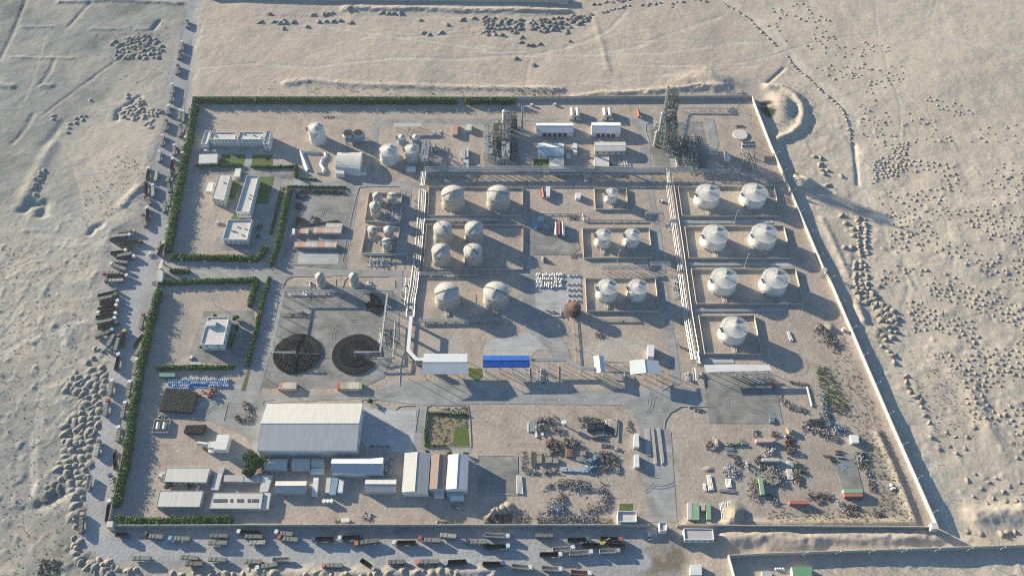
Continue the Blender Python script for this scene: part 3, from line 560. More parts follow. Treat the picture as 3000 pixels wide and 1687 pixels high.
# bund walls round the tanks
def bund(quad, h, label, m=M_conc, group='low bund walls round the storage tanks', th=.3):
    q = PG(quad); c = (sum(p[0] for p in q) / 4, sum(p[1] for p in q) / 4)
    t = Thing('bund_wall', label, 'bund wall', c, group)
    for i in range(4):
        a = Vector(q[i]); b = Vector(q[(i + 1) % 4]); d = (b - a).normalized(); n = Vector((-d.y, d.x)) * th / 2
        a2 = a + d * th / 2; b2 = b + d * th / 2
        t.part('wall_side', MB().prism([tuple(a2 + n), tuple(b2 + n), tuple(b2 - n), tuple(a2 - n)], -.3, h), m)
M_bund = mat('bund_render', (0.43, 0.395, 0.34), 0.9, 0.1, .3)
for qd, h, lb in ((T(2, 1, 1668, 440) + T(3, 1, 55, 435, 125, 735) + T(2, 1, 1710, 735), 2.0, 'bund wall round the topmost pair of white tanks near the slanting wall'),
    (T(2, 1, 1735, 843) + T(3, 1, 152, 833, 237, 1158) + T(2, 1, 1778, 1158), 2.0, 'bund wall round the second pair of white tanks by the slanting wall'),
    (T(2, 1, 1800, 1268) + T(3, 1, 270, 1265) + T(3, 2, 355, 168) + T(2, 2, 1852, 168), 2.0, 'bund wall round the third pair of white tanks by the slanting wall'),
    (T(2, 2, 1875, 288, 2432, 285, 2510, 672, 1935, 670), 2.0, 'bund wall round the lone lowest white tank of the right tank farm'),
    (T(2, 1, 825, 457, 1150, 457, 1165, 668, 838, 668), 1.8, 'small bund wall round the single slim white tank'),
    (T(2, 1, 708, 857, 1375, 852, 1410, 1152, 720, 1157), 1.8, 'bund wall round the upper pair of mid-sized white tanks'),
    (T(2, 1, 735, 1359, 1437, 1357) + T(2, 2, 1478, 242, 752, 240), 1.8, 'bund wall round the lower pair of mid-sized white tanks'),
    (T(1, 1, 1742, 440) + T(2, 1, 110, 452, 108, 728) + T(1, 1, 1728, 732), 1.6, 'bund wall round the top pair of beige tanks with roof walkways'),
    (T(1, 1, 1718, 820) + T(2, 1, 112, 825, 110, 1268) + T(1, 1, 1680, 1275), 1.6, 'bund wall round the four clustered beige tanks'),
    (T(1, 1, 1140, 505, 1470, 505, 1450, 797, 1098, 787), 2.0, 'narrow bund wall round the upper three small silo tanks'),
    (T(1, 1, 1112, 847, 1447, 850, 1415, 1115, 1062, 1110), 2.0, 'narrow bund wall round the lower three small silo tanks')):
    bund(qd, h, lb, M_bund)
# ------------------------------------------------------------------ storage tanks
TANKS = []
def tank(c, hw, dpx, label, kind='white', group='white storage tanks', bar=None, pipes=True, mshell=None, mroof=None, cone=.13, stair=200):
    """c: survey point of the centre of the shell's top rim, hw: half width, dpx: shell height"""
    base = (c[0], c[1] + dpx); h = hgt(base, dpx); x, y = G(c, h); R = hw * mpp(c) * (CAM_H - h) / CAM_H
    t = Thing('storage_tank', label, 'storage tank', (x, y, 0), group)
    ms = mshell or (M_tank if kind == 'white' else M_tan); mr = mroof or (M_tank_roof if kind == 'white' else M_tanroof)
    n = 40
    t.part('base_ring', MB().lathe((x, y), [(R + .9, -.2), (R + .9, .25), (R + .5, .35)], n), M_bund, smooth=True)
    prof = [(R, 0.2)]
    courses = max(3, int(h / 2.0))
    for i in range(1, courses + 1):
        z = .2 + (h - .2) * i / courses; prof += [(R - .012 * (i % 2), z - .04), (R - .012 * ((i + 1) % 2), z)]
    t.part('shell', MB().lathe((x, y), prof, n), ms, smooth=True)
    rh = R * cone * (1.25 if kind == 'white' else 1.9)
    rp = [(R + .12, h - .12), (R + .12, h + .08), (R * .66, h + rh * .36), (R * .3, h + rh * .72), (.5, h + rh)] if kind == 'white' else \
         [(R + .1, h - .1), (R + .1, h + .08), (R * .93, h + rh * .2), (R * .6, h + rh * .62), (R * .3, h + rh * .88), (.4, h + rh)]
    rf = t.part('roof', MB().lathe((x, y), rp, n), mr, smooth=True)
    t.part('vent', MB().lathe((x, y), [(.35, h + rh - .1), (.35, h + rh + .7), (.7, h + rh + .75), (.6, h + rh + 1.0)], 10), M_white, rf)
    # hand rail round the rim
    rail = MB(); k = 36
    for i in range(k):
        a0, a1 = 2 * math.pi * i / k, 2 * math.pi * (i + 1) / k
        p0 = (x + (R + .1) * math.cos(a0), y + (R + .1) * math.sin(a0)); p1 = (x + (R + .1) * math.cos(a1), y + (R + .1) * math.sin(a1))
        rail.tube((*p0, h + 1.05), (*p1, h + 1.05), .05, 4, caps=False); rail.tube((*p0, h), (*p0, h + 1.05), .04, 4, caps=False)
    if kind == 'white' or R > 6: t.part('guard_rail', rail, M_pipe2 if kind != 'white' else M_white)
    # spiral stair
    st = MB(); a0 = math.radians(stair); tot = h / (R * 1.15); m = int(h / .5)
    for i in range(m):
        a = a0 + tot * i / m; z = h * i / m + .25; w = tot / m * .55
        p = [(x + r * math.cos(a + s), y + r * math.sin(a + s)) for r, s in ((R + .08, -w), (R + .95, -w), (R + .95, w), (R + .08, w))]
        st.prism(p, z, z + .12)
    t.part('spiral_stair', st, M_steel)
    if bar is not None:
        for ang, ln, half in bar:
            a = math.radians(ang); d = (math.cos(a), math.sin(a)); e = R * ln; s0 = 0 if half else -e
            w = MB(); N_ = 8
            for i in range(N_):
                u0 = s0 + (e - s0) * i / N_; u1 = s0 + (e - s0) * (i + 1) / N_
                z0 = h + rh * max(0, 1 - (abs(u0) / R) ** 1.3) + .55; z1 = h + rh * max(0, 1 - (abs(u1) / R) ** 1.3) + .55
                nx_, ny_ = -d[1] * .55, d[0] * .55
                pp = [(x + d[0] * u0 + nx_, y + d[1] * u0 + ny_), (x + d[0] * u1 + nx_, y + d[1] * u1 + ny_), (x + d[0] * u1 - nx_, y + d[1] * u1 - ny_), (x + d[0] * u0 - nx_, y + d[1] * u0 - ny_)]
                w.prism(pp, [z0 - .5, z1 - .5, z1 - .5, z0 - .5], [z0, z1, z1, z0])
            t.part('roof_walkway', w, mat('walkway_grating', (0.21, 0.19, 0.16), 0.8, 0.2, 1))
    else:
        a = math.radians(65); hb = MB().obox((x + R * .62 * math.cos(a), y + R * .62 * math.sin(a)), (.9, R * .5, .9), a - math.pi / 2, h + rh * .35)
        t.part('roof_hatch', hb, M_steel)
        t.part('top_platform', MB().obox((x + (R + .3) * math.cos(math.radians(195)), y + (R + .3) * math.sin(math.radians(195))), (2.2, 4.5, .2), math.radians(195), h + .1), M_dark)
    if pipes:
        for i, dx in enumerate((-1.9, -.9, .2, 1.3)):
            pm = MB().tube((x + dx, y - R + .3, .9), (x + dx + .2, y - R - 5.5, .7), .2, 7)
            t.part('outlet_pipe', pm, M_pipe2 if i % 2 else M_rackw)
        t.part('manhole', MB().tube((x - R * .7, y - R * .72, 1.1), (x - R * .76, y - R * .78, 1.1), .6, 10), M_dark)
    TANKS.append((x, y, R, h))
    return t
WT = [((2074.5, 565), 35.7, 'big white tank, left one of the top pair, right of the silver pipe track'), ((2210.7, 564), 37.3, 'big white tank closest to the top of the slanting wall'),
      ((2095.6, 686.5), 37.6, 'big white tank second from the top beside the right pipe rack'), ((2239.5, 684), 38.2, 'big white tank second from the top along the slanting wall'),
      ((2121.9, 815), 38.8, 'big white tank third from the top beside the right pipe rack'), ((2272.4, 815), 38.8, 'big white tank third from the top along the slanting wall'),
      ((2151.6, 958), 38.9, 'lone big white tank at the bottom of the right tank farm')]
for i, (c, hw, lb) in enumerate(WT): tank(c, hw, 24, lb, group='big white tanks of the right tank farm', stair=205 if i != 1 else 320)
for c, hw, d, lb in (((1792, 564), 17.8, 22, 'slim white tank standing alone in its small bund'), ((1768, 687), 22.7, 26, 'mid-sized white tank, left of the upper pair'),
                     ((1852.4, 686.5), 22.5, 26, 'mid-sized white tank, right of the upper pair'), ((1779.5, 840), 29, 25, 'mid-sized white tank, left of the lower pair'), ((1868.5, 840), 28.4, 25, 'mid-sized white tank, right of the lower pair')):
    tank(c, hw, d, lb, group='mid-sized white tanks in the middle')
bl = ((24, 1, False), (250, .9, True), (280, .9, True)); br = ((-12, 1, False), (252, .9, True), (275, .9, True))
for c, hw, d, bar, lb in (((1326, 566), 33, 31, bl, 'beige tank at the upper left of the beige tank field'), ((1459.5, 566), 33.4, 31, br, 'beige tank at the upper right of the beige tank field'),
      ((1296.4, 667), 27, 29, ((-55, 1, False),), 'beige tank at the upper left of the four-tank cluster'), ((1388, 667), 26.5, 29, ((52, 1, False),), 'beige tank at the upper right of the four-tank cluster'),
      ((1291, 733), 27, 29, ((48, 1, False),), 'beige tank at the lower left of the four-tank cluster'), ((1385, 733), 27, 29, ((-52, 1, False), (255, .9, True)), 'beige tank at the lower right of the four-tank cluster'),
      ((1308.6, 854), 35.7, 27, ((18, 1, False), (255, .9, True)), 'wide beige tank at the lower left of the beige tank field'), ((1452.7, 853), 37, 27, ((-25, 1, False), (250, .8, True)), 'wide beige tank at the lower right of the beige tank field')):
    tank(c, hw, d, lb, 'tan', 'beige tanks with roof walkways', bar)
for c, hw, d, lb in (((924.2, 375.2), 23.7, 35, 'tall white water tank standing alone behind the arched shed'), ((1137.4, 441), 27, 28, 'larger of the two white tanks near the blue pump tanks'), ((1205.3, 436.6), 21, 28, 'smaller of the two white tanks near the blue pump tanks')):
    tank(c, hw, d, lb, 'white', 'white water tanks in the upper left', pipes=False, cone=.2)
M_blue = mat('pale_blue_paint', (0.17, 0.28, 0.36), 0.6, 0.1, .5)
tank((1176, 402), 12, 17, 'small blue tank with white cone roof, left of a pair', 'white', 'small blue tanks', pipes=False, mshell=M_blue, cone=.3)
tank((1217.5, 402), 12, 17, 'small blue tank with white cone roof, right of a pair', 'white', 'small blue tanks', pipes=False, mshell=M_blue, cone=.3)
for c, hw, d, bar, lb in (((1104, 572), 13, 20, ((60, 1, False),), 'small tan silo, upper left in the upper bund'), ((1147.6, 573), 14, 22, ((-5, 1, False),), 'small tan silo, upper right in the upper bund'),
      ((1098, 601), 16, 27, ((88, 1, False),), 'tall tan silo, lower left in the upper bund'), ((1090, 671), 14, 24, ((-10, 1, True),), 'small tan silo, left in the lower bund'),
      ((1137.4, 671), 14, 26, ((80, 1, True),), 'small tan silo, upper right in the lower bund'), ((1131.6, 706), 13.5, 27, ((10, 1, False),), 'small tan silo beside the slide in the lower bund'),
      ((936.4, 808), 14, 24, ((80, 1, False),), 'small grey silo on the left island above the coil yard'), ((1035, 808), 13.5, 24, ((80, 1, False),), 'small grey silo on the right island above the coil yard')):
    tank(c, hw, d, lb, 'tan', 'small tan silos', bar, pipes=False)
# ------------------------------------------------------------------ buildings
def local_windows(t, parent, a, b, z0, z1, n, w=1.3, h=1.2, m=M_glass, off=.04, name='window'):
    a = Vector(a); b = Vector(b); d = b - a; L = d.length; d.normalize(); yaw = math.atan2(d.y, d.x)
    me = MB().box(-w / 2, -off, -h / 2, w / 2, .1, h / 2).mesh(name, m)
    for i in range(n):
        c = a + d * (L * (i + .5) / n); t.inst(name, me, (c.x, c.y, (z0 + z1) / 2), yaw)
def building(name, label, cat, quad, h, roof='flat', mw=M_wallwhite, mr=M_roofcream, mr2=None, rh=None, over=.3, win=None, ewin=None, par=.6, extra=None, group=None, open_=False, door=0, ac=0):
    """quad: tl, tr, br, bl of the roof edge in the survey at height h"""
    q = [Vector(G(p, h)) for p in quad]; tl, tr, br, bl = q
    c = (tl + tr + br + bl) / 4; t = Thing(name, label, cat, (c.x, c.y, 0), group)
    wl = MB()
    gx = roof == 'gx'; gy = roof == 'gy'
    W_ = ((tr - tl).length + (br - bl).length) / 2; D_ = ((tl - bl).length + (tr - br).length) / 2
    if rh is None: rh = (D_ if gx else W_) * .11
    if not open_:
        t.part('wall', MB().prism([tuple(p) for p in (bl, br, tr, tl)], -.2, h - .02), mw)
    else:
        me = MB().box(-.18, -.18, -.1, .18, .18, h).mesh('post', M_steel)
        for (a, b, n) in ((tl, tr, max(3, int(W_ / 7))), (bl, br, max(3, int(W_ / 7)))):
            for i in range(n):
                p = a + (b - a) * ((i + .15) / (n - .7)) ; p = p + (c - p).normalized() * .8; t.inst('post', me, (p.x, p.y, 0))
    def ex(p): return p + (p - c).normalized() * over
    TL, TR, BR, BL = map(ex, (tl, tr, br, bl))
    if roof == 'flat':
        t.part('roof', MB().prism([tuple(p) for p in (bl, br, tr, tl)], h, h + .12), mr)
        if par:
            pw = MB(); 
            for a, b in ((bl, br), (br, tr), (tr, tl), (tl, bl)):
                d = (b - a).normalized(); n = Vector((-d.y, d.x)) * .3
                pw.prism([tuple(a), tuple(b - d * .3), tuple(b - d * .3 + n), tuple(a + n)], h - .01, h + .12 + par)
            t.part('parapet', pw, mw)
    elif roof in ('gx', 'gy'):
        if gx: r0, r1 = (TL + BL) / 2, (TR + BR) / 2; A, B = (TL, TR), (BL, BR)
        else: r0, r1 = (TL + TR) / 2, (BL + BR) / 2; A, B = (TL, BL), (TR, BR)
        k = .16
        for i, (e, mm) in enumerate(((A, mr), (B, mr2 or mr))):  # a greyer mr2 puts shade into the slope turned from the sun
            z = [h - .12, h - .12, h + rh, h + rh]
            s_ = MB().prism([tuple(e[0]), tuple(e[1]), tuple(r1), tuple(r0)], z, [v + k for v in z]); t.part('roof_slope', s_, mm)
        if not open_:
            a0, a1 = ((tl, bl), (tr, br)) if gx else ((tl, tr), (bl, br))
            for a, b in (a0, a1):
                m_ = (a + b) / 2; nrm = (c - m_).normalized() * .2; g = MB()
                v = [(*a, h - .05), (*b, h - .05), (*m_, h + rh - .05)]; v2 = [(p[0] + nrm.x, p[1] + nrm.y, p[2]) for p in v]
                g.quad(*v); g.quad(*v2[::-1])
                for i in range(3): g.quad(v[i], v2[i], v2[(i + 1) % 3], v[(i + 1) % 3])
                t.part('gable', g, mw)
        t.part('ridge_cap', MB().tube((r0.x, r0.y, h + rh + k), (r1.x, r1.y, h + rh + k), .16, 5), mr)
    if win:
        rows, n, w = win
        for r in range(rows):
            fh = h / rows; local_windows(t, None, bl, br, r * fh + fh * .35, r * fh + fh * .8, n, w=w, h=min(1.3, fh * .4))
    if ewin:
        rows, n, w, side = ewin
        for r in range(rows):
            fh = h / rows; a, b = (br, tr) if side == 'e' else (tl, bl)
            local_windows(t, None, a, b, r * fh + fh * .35, r * fh + fh * .8, n, w=w, h=min(1.3, fh * .4))
    if door:
        d = (br - bl); L = d.length; d.normalize(); yaw = math.atan2(d.y, d.x); me = MB().box(-1.7, -.06, 0, 1.7, .1, min(3.6, h * .75)).mesh('door', M_dark)
        for i in range(door):
            p = bl + d * (L * (.15 + .7 * (i + .5) / door)); t.inst('door', me, (p.x, p.y, 0), yaw)
    if ac:
        me = MB().box(-.6, -.45, 0, .6, .45, .9).mesh('air_conditioner', M_steel)
        for i in range(ac):
            p = tl + (tr - tl) * RNG.uniform(.1, .9) + (bl - tl) * RNG.uniform(.15, .85); t.inst('air_conditioner', me, (p.x, p.y, h + .12), RNG.uniform(0, .3))
    t.q = (tl, tr, br, bl); return t
def Z8(*p): return [(580 + p[i] / 11.2, 380 + p[i + 1] / 11.2) for i in range(0, len(p), 2)]
M_pinkw = mat('cream_render', (0.58, 0.55, 0.48), 0.85, 0.06, .5)
b = building('office_block', 'long white two-storey office with twin flat roofs in the upper left', 'office', Z8(440, 110, 1240, 110, 1215, 340, 385, 340), 7, win=(2, 7, 1.2), ac=2, par=.8)
lf = Thing('office_wing', 'narrow one-storey wing at the left end of the long white office', 'office', (*G(Z8(300, 300)[0]), 0))
building('office_block', 'right half of the white two-storey office, beside the stair tower', 'office', Z8(1385, 100, 2175, 100, 2110, 340, 1312, 340), 7, win=(2, 7, 1.2), ac=2, par=.8)
bpy.data.objects.remove(lf.o)
building('office_wing', 'narrow flat wing at the left end of the long white office', 'office', Z8(250, 50, 432, 55, 300, 490, 110, 490), 5.2, par=.8)
building('office_wing', 'narrow flat wing at the right end of the long white office', 'office', Z8(2262, 60, 2412, 60, 2330, 495, 2145, 495), 7.4, par=1.0, win=(2, 1, 1.6), ewin=(2, 4, 1.2, 'e'))
for x, hh_ in ((1215, 9), (2060, 9)):
    building('stair_tower', f'small square stair tower {"between the two office halves" if x < 2000 else "at the right end of the office block"}', 'stair tower', Z8(x, 245, x + 105, 245, x + 95, 330, x - 5, 330), hh_ - 1, par=.5)
building('gatehouse', 'small white flat-roofed block beside the first lawn', 'building', T(0, 1, 2005, 107, 2190, 100, 2182, 190, 1998, 196), 3.5, par=0)
building('dormitory', 'cream three-storey block with a plain flat roof, left of the narrow white one', 'building', T(0, 1, 2203, 310, 2320, 312, 2252, 568, 2130, 546), 7.5, par=.25, ewin=(2, 7, 1.3, 'e'), win=(2, 3, 1.2), mw=M_pinkw, ac=1)
building('admin_building', 'long narrow white building with a deep parapet beside the dark lawn', 'building', T(0, 1, 2485, 325, 2605, 325, 2512, 692, 2375, 690), 6.5, par=1.1, ewin=(1, 9, 1.4, 'e'), win=(1, 4, 1.4), ac=2)
building('canteen', 'square white building with a deep parapet, below the narrow office', 'building', T(0, 1, 2300, 770, 2538, 768, 2488, 972, 2242, 966), 5, par=1.1, win=(1, 5, 1.4), ac=5)
building('site_office', 'white two-storey building with roof hut in the lower left court', 'office', T(0, 2, 2095, 294, 2310, 292, 2246, 570, 2020, 570), 7, par=.7, win=(2, 2, 1.4), ewin=(2, 4, 1.4, 'e'), ac=2)
building('roof_hut', 'small white roof hut on the two-storey court building', 'roof hut', T(0, 2, 2088, 328, 2172, 325, 2166, 372, 2076, 376), 9.2, par=0)
building('carport', 'pale carport roof beside the cream block', 'carport', T(0, 1, 2095, 388, 2152, 385, 2130, 478, 2068, 475), 2.6, par=0, open_=True, mr=M_metal_white)
building('gate_canopy', 'narrow white canopy over the left gate', 'canopy', T(0, 1, 1620, 1162, 1644, 1162, 1622, 1252, 1590, 1252), 5.5, par=0, open_=True, mr=M_metal_cream)
building('gatehouse', 'narrow white gatehouse in the left wall', 'gatehouse', T(0, 1, 1594, 1256, 1642, 1256, 1632, 1380, 1590, 1380), 4.2, par=0, mr=M_metal_grey, mw=M_wallwhite)
M_wh_shade = mat('shaded_white_sheet', (0.40, 0.42, 0.44), 0.45, 0.08, 0.15, stretch=(3, .15, 1)); M_green_white = mat('pale_green_sheet', (0.50, 0.55, 0.52), .45, .06, .2)
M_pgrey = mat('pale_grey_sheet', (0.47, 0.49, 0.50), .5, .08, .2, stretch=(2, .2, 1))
building('warehouse', 'huge gabled warehouse with a white back slope and grey front slope', 'warehouse', T(1, 2, 112, 1162, 1070, 1160) + T(1, 3, 1010, 183, 15, 183), 9, 'gx', M_metal_white, M_metal_cream, M_metal_cream, rh=4.2, ewin=(1, 4, 4, 'e'))
building('loading_canopy', 'gabled grey-white canopy over the left loading bay', 'canopy', T(1, 2, 1692, 660, 2124, 660, 2120, 862, 1672, 862), 8, 'gx', mr=M_pgrey, mr2=M_pgrey, rh=2, open_=True)
M_bl = mat('royal_blue_sheet', (0.018, 0.10, 0.40), .6, .3, .5, stretch=(2, .3, 1))
building('loading_canopy', 'bright blue gabled canopy over the middle loading bay', 'canopy', T(1, 2, 2287, 678) + T(2, 2, 174, 678, 174, 797) + T(1, 2, 2285, 799), 8, 'gx', mr=M_bl, mr2=M_bl, rh=1.5, open_=True)
building('pump_shed', 'small white gabled shed at the end of the pipe bridge', 'shed', T(2, 2, 822, 688, 922, 686, 940, 850, 838, 850), 6, 'gy', M_metal_white, M_metal_white, rh=1.4, open_=True)
building('loading_canopy', 'wide white gabled canopy beside the lower end of the long road', 'canopy', T(2, 2, 1185, 728, 1470, 730, 1494, 862, 1192, 866), 8, 'gy', mr=M_green_white, rh=1.8, open_=True)
building('control_cabin', 'small white cabin above the wide white canopy', 'cabin', T(2, 2, 1368, 570, 1432, 570, 1428, 688, 1366, 684), 4, par=0, mr=M_metal_white)
building('loading_canopy', 'long narrow white canopy over the right truck loading rack', 'canopy', T(2, 2, 1930, 770) + T(3, 2, 12, 770, 38, 826) + T(2, 2, 1952, 846), 7, 'flat', mr=M_metal_white, par=0, open_=True)
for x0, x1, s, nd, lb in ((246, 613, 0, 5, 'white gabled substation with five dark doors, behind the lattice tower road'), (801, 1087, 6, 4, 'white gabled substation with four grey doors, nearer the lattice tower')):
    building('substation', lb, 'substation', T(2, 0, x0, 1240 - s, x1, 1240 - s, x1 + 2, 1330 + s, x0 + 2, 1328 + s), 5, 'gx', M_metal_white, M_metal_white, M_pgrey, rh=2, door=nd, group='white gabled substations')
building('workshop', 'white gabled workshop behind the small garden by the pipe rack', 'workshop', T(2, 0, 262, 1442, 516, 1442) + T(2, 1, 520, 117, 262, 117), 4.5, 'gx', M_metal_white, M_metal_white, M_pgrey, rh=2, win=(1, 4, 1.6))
building('workshop', 'low pale flat building below the right substation', 'workshop', T(2, 0, 832, 1430, 1138, 1430) + T(2, 1, 1140, 68, 832, 70), 5, 'gx', M_metal_cream, M_metal_cream, M_metal_cream, rh=.5, win=(1, 5, 1.6))
building('control_room', 'square cream flat-roofed block beside the small garden', 'building', T(2, 1, 374, 143, 522, 143, 522, 262, 372, 264), 4.5, par=.15, mw=M_pinkw)
building('control_room', 'cream flat-roofed block with two dark slots, above the pipe rack', 'building', T(2, 1, 828, 133, 976, 133, 976, 225, 830, 222), 4.5, par=.15, mw=M_pinkw)
building('container_cabin', 'narrow white cabin right of the gabled workshop', 'cabin', T(2, 0, 614, 1440) + T(2, 1, 655, -3, 656, 88, 612, 88), 3, par=0, mr=M_metal_white)
building('container_cabin', 'small white box below the narrow cabin', 'cabin', T(2, 1, 548, 95, 590, 95, 590, 135, 548, 135), 1.8, par=0, mr=M_metal_white)
building('pump_house', 'small white hut in the shade below the tower field', 'hut', T(2, 1, 2140, 72, 2185, 72, 2200, 152, 2142, 150), 3.5, par=.3)
# arched shed
def arch_shed():
    h = 4.0; q = [Vector(G(p, h)) for p in T(1, 1, 825, 90, 1070, 88, 1050, 292, 803, 262)]; tl, tr, br, bl = q; c = (tl + tr + br + bl) / 4
    t = Thing('arched_shed', 'large arched metal shed with a ribbed silver roof', 'shed', (c.x, c.y, 0)); n = 10
    t.part('wall', MB().prism([tuple(bl), tuple(br), tuple(tr), tuple(tl)], -.2, h), M_metal_white)
    for i in range(n):
        a0, a1 = math.pi * i / n, math.pi * (i + 1) / n; s0, s1 = (1 - math.cos(a0)) / 2, (1 - math.cos(a1)) / 2; z0, z1 = h + 3.8 * math.sin(a0), h + 3.8 * math.sin(a1)
        L0, R0, L1, R1 = tl + (bl - tl) * s0, tr + (br - tr) * s0, tl + (bl - tl) * s1, tr + (br - tr) * s1
        t.part('roof_panel', MB().prism([tuple(L1), tuple(R1), tuple(R0), tuple(L0)], [z1 - .2, z1 - .2, z0 - .2, z0 - .2], [z1, z1, z0, z0]), M_metal_cream)
    for A, B in ((tl, bl), (tr, br)):
        g = MB(); pts = [(A + (B - A) * ((1 - math.cos(math.pi * i / n)) / 2), h - .1 + 3.7 * math.sin(math.pi * i / n)) for i in range(n + 1)]
        nr = (c - (A + B) / 2).normalized() * .25; g.quad(*[(p.x, p.y, z) for p, z in pts]); g.quad(*[(p.x + nr.x, p.y + nr.y, z) for p, z in pts][::-1]); t.part('gable', g, M_metal_white)
arch_shed()
building('shed_annex', 'lean-to annex at the front left corner of the arched shed', 'annex', T(1, 1, 803, 246, 882, 246, 888, 300, 800, 298), 4.5, par=0, mr=M_metal_cream)
building('shed_annex', 'lean-to annex at the right side of the arched shed', 'annex', T(1, 1, 1052, 226, 1100, 228, 1103, 285, 1045, 290), 3.5, par=0, mr=M_metal_grey)
# lower left yards
gy_ = dict(mw=M_metal_grey)
M_brown = mat('brown_sheet', (0.28, 0.20, 0.165), .6, .1, .3, stretch=(.2, 3, 1))
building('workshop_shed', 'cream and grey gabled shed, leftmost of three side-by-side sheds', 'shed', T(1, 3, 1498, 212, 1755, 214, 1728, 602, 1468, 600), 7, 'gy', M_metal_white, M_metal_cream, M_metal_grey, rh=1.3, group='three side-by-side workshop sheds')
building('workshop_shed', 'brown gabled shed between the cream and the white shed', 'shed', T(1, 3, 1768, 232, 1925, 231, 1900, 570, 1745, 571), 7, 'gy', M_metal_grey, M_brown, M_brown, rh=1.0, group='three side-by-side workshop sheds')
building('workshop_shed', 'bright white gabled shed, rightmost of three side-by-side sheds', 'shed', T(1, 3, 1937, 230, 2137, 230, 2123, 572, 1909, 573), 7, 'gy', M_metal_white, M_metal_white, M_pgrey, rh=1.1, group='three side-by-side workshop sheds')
building('store_shed', 'long white gabled store shed below the warehouse apron', 'shed', T(1, 3, 770, 260, 1278, 258, 1270, 415, 760, 410), 6, 'gx', M_metal_white, M_metal_white, M_wh_shade, rh=2.6)  # front slope: white sheet with shade put into its colour
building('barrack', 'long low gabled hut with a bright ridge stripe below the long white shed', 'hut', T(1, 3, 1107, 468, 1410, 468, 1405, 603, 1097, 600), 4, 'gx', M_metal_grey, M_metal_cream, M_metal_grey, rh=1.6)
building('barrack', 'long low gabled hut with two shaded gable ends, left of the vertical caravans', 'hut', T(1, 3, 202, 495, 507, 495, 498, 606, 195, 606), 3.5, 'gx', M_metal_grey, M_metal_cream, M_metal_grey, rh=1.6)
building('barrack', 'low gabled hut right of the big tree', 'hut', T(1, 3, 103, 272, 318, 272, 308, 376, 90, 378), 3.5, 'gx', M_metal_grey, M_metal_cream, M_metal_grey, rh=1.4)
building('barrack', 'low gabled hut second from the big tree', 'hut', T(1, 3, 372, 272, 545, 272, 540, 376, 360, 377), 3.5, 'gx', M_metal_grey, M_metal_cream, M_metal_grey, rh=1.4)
building('barrack', 'short gabled hut third from the big tree', 'hut', T(1, 3, 568, 274, 674, 274, 690, 352, 556, 352), 3.5, 'gx', M_metal_grey, M_metal_cream, M_metal_grey, rh=1.2)
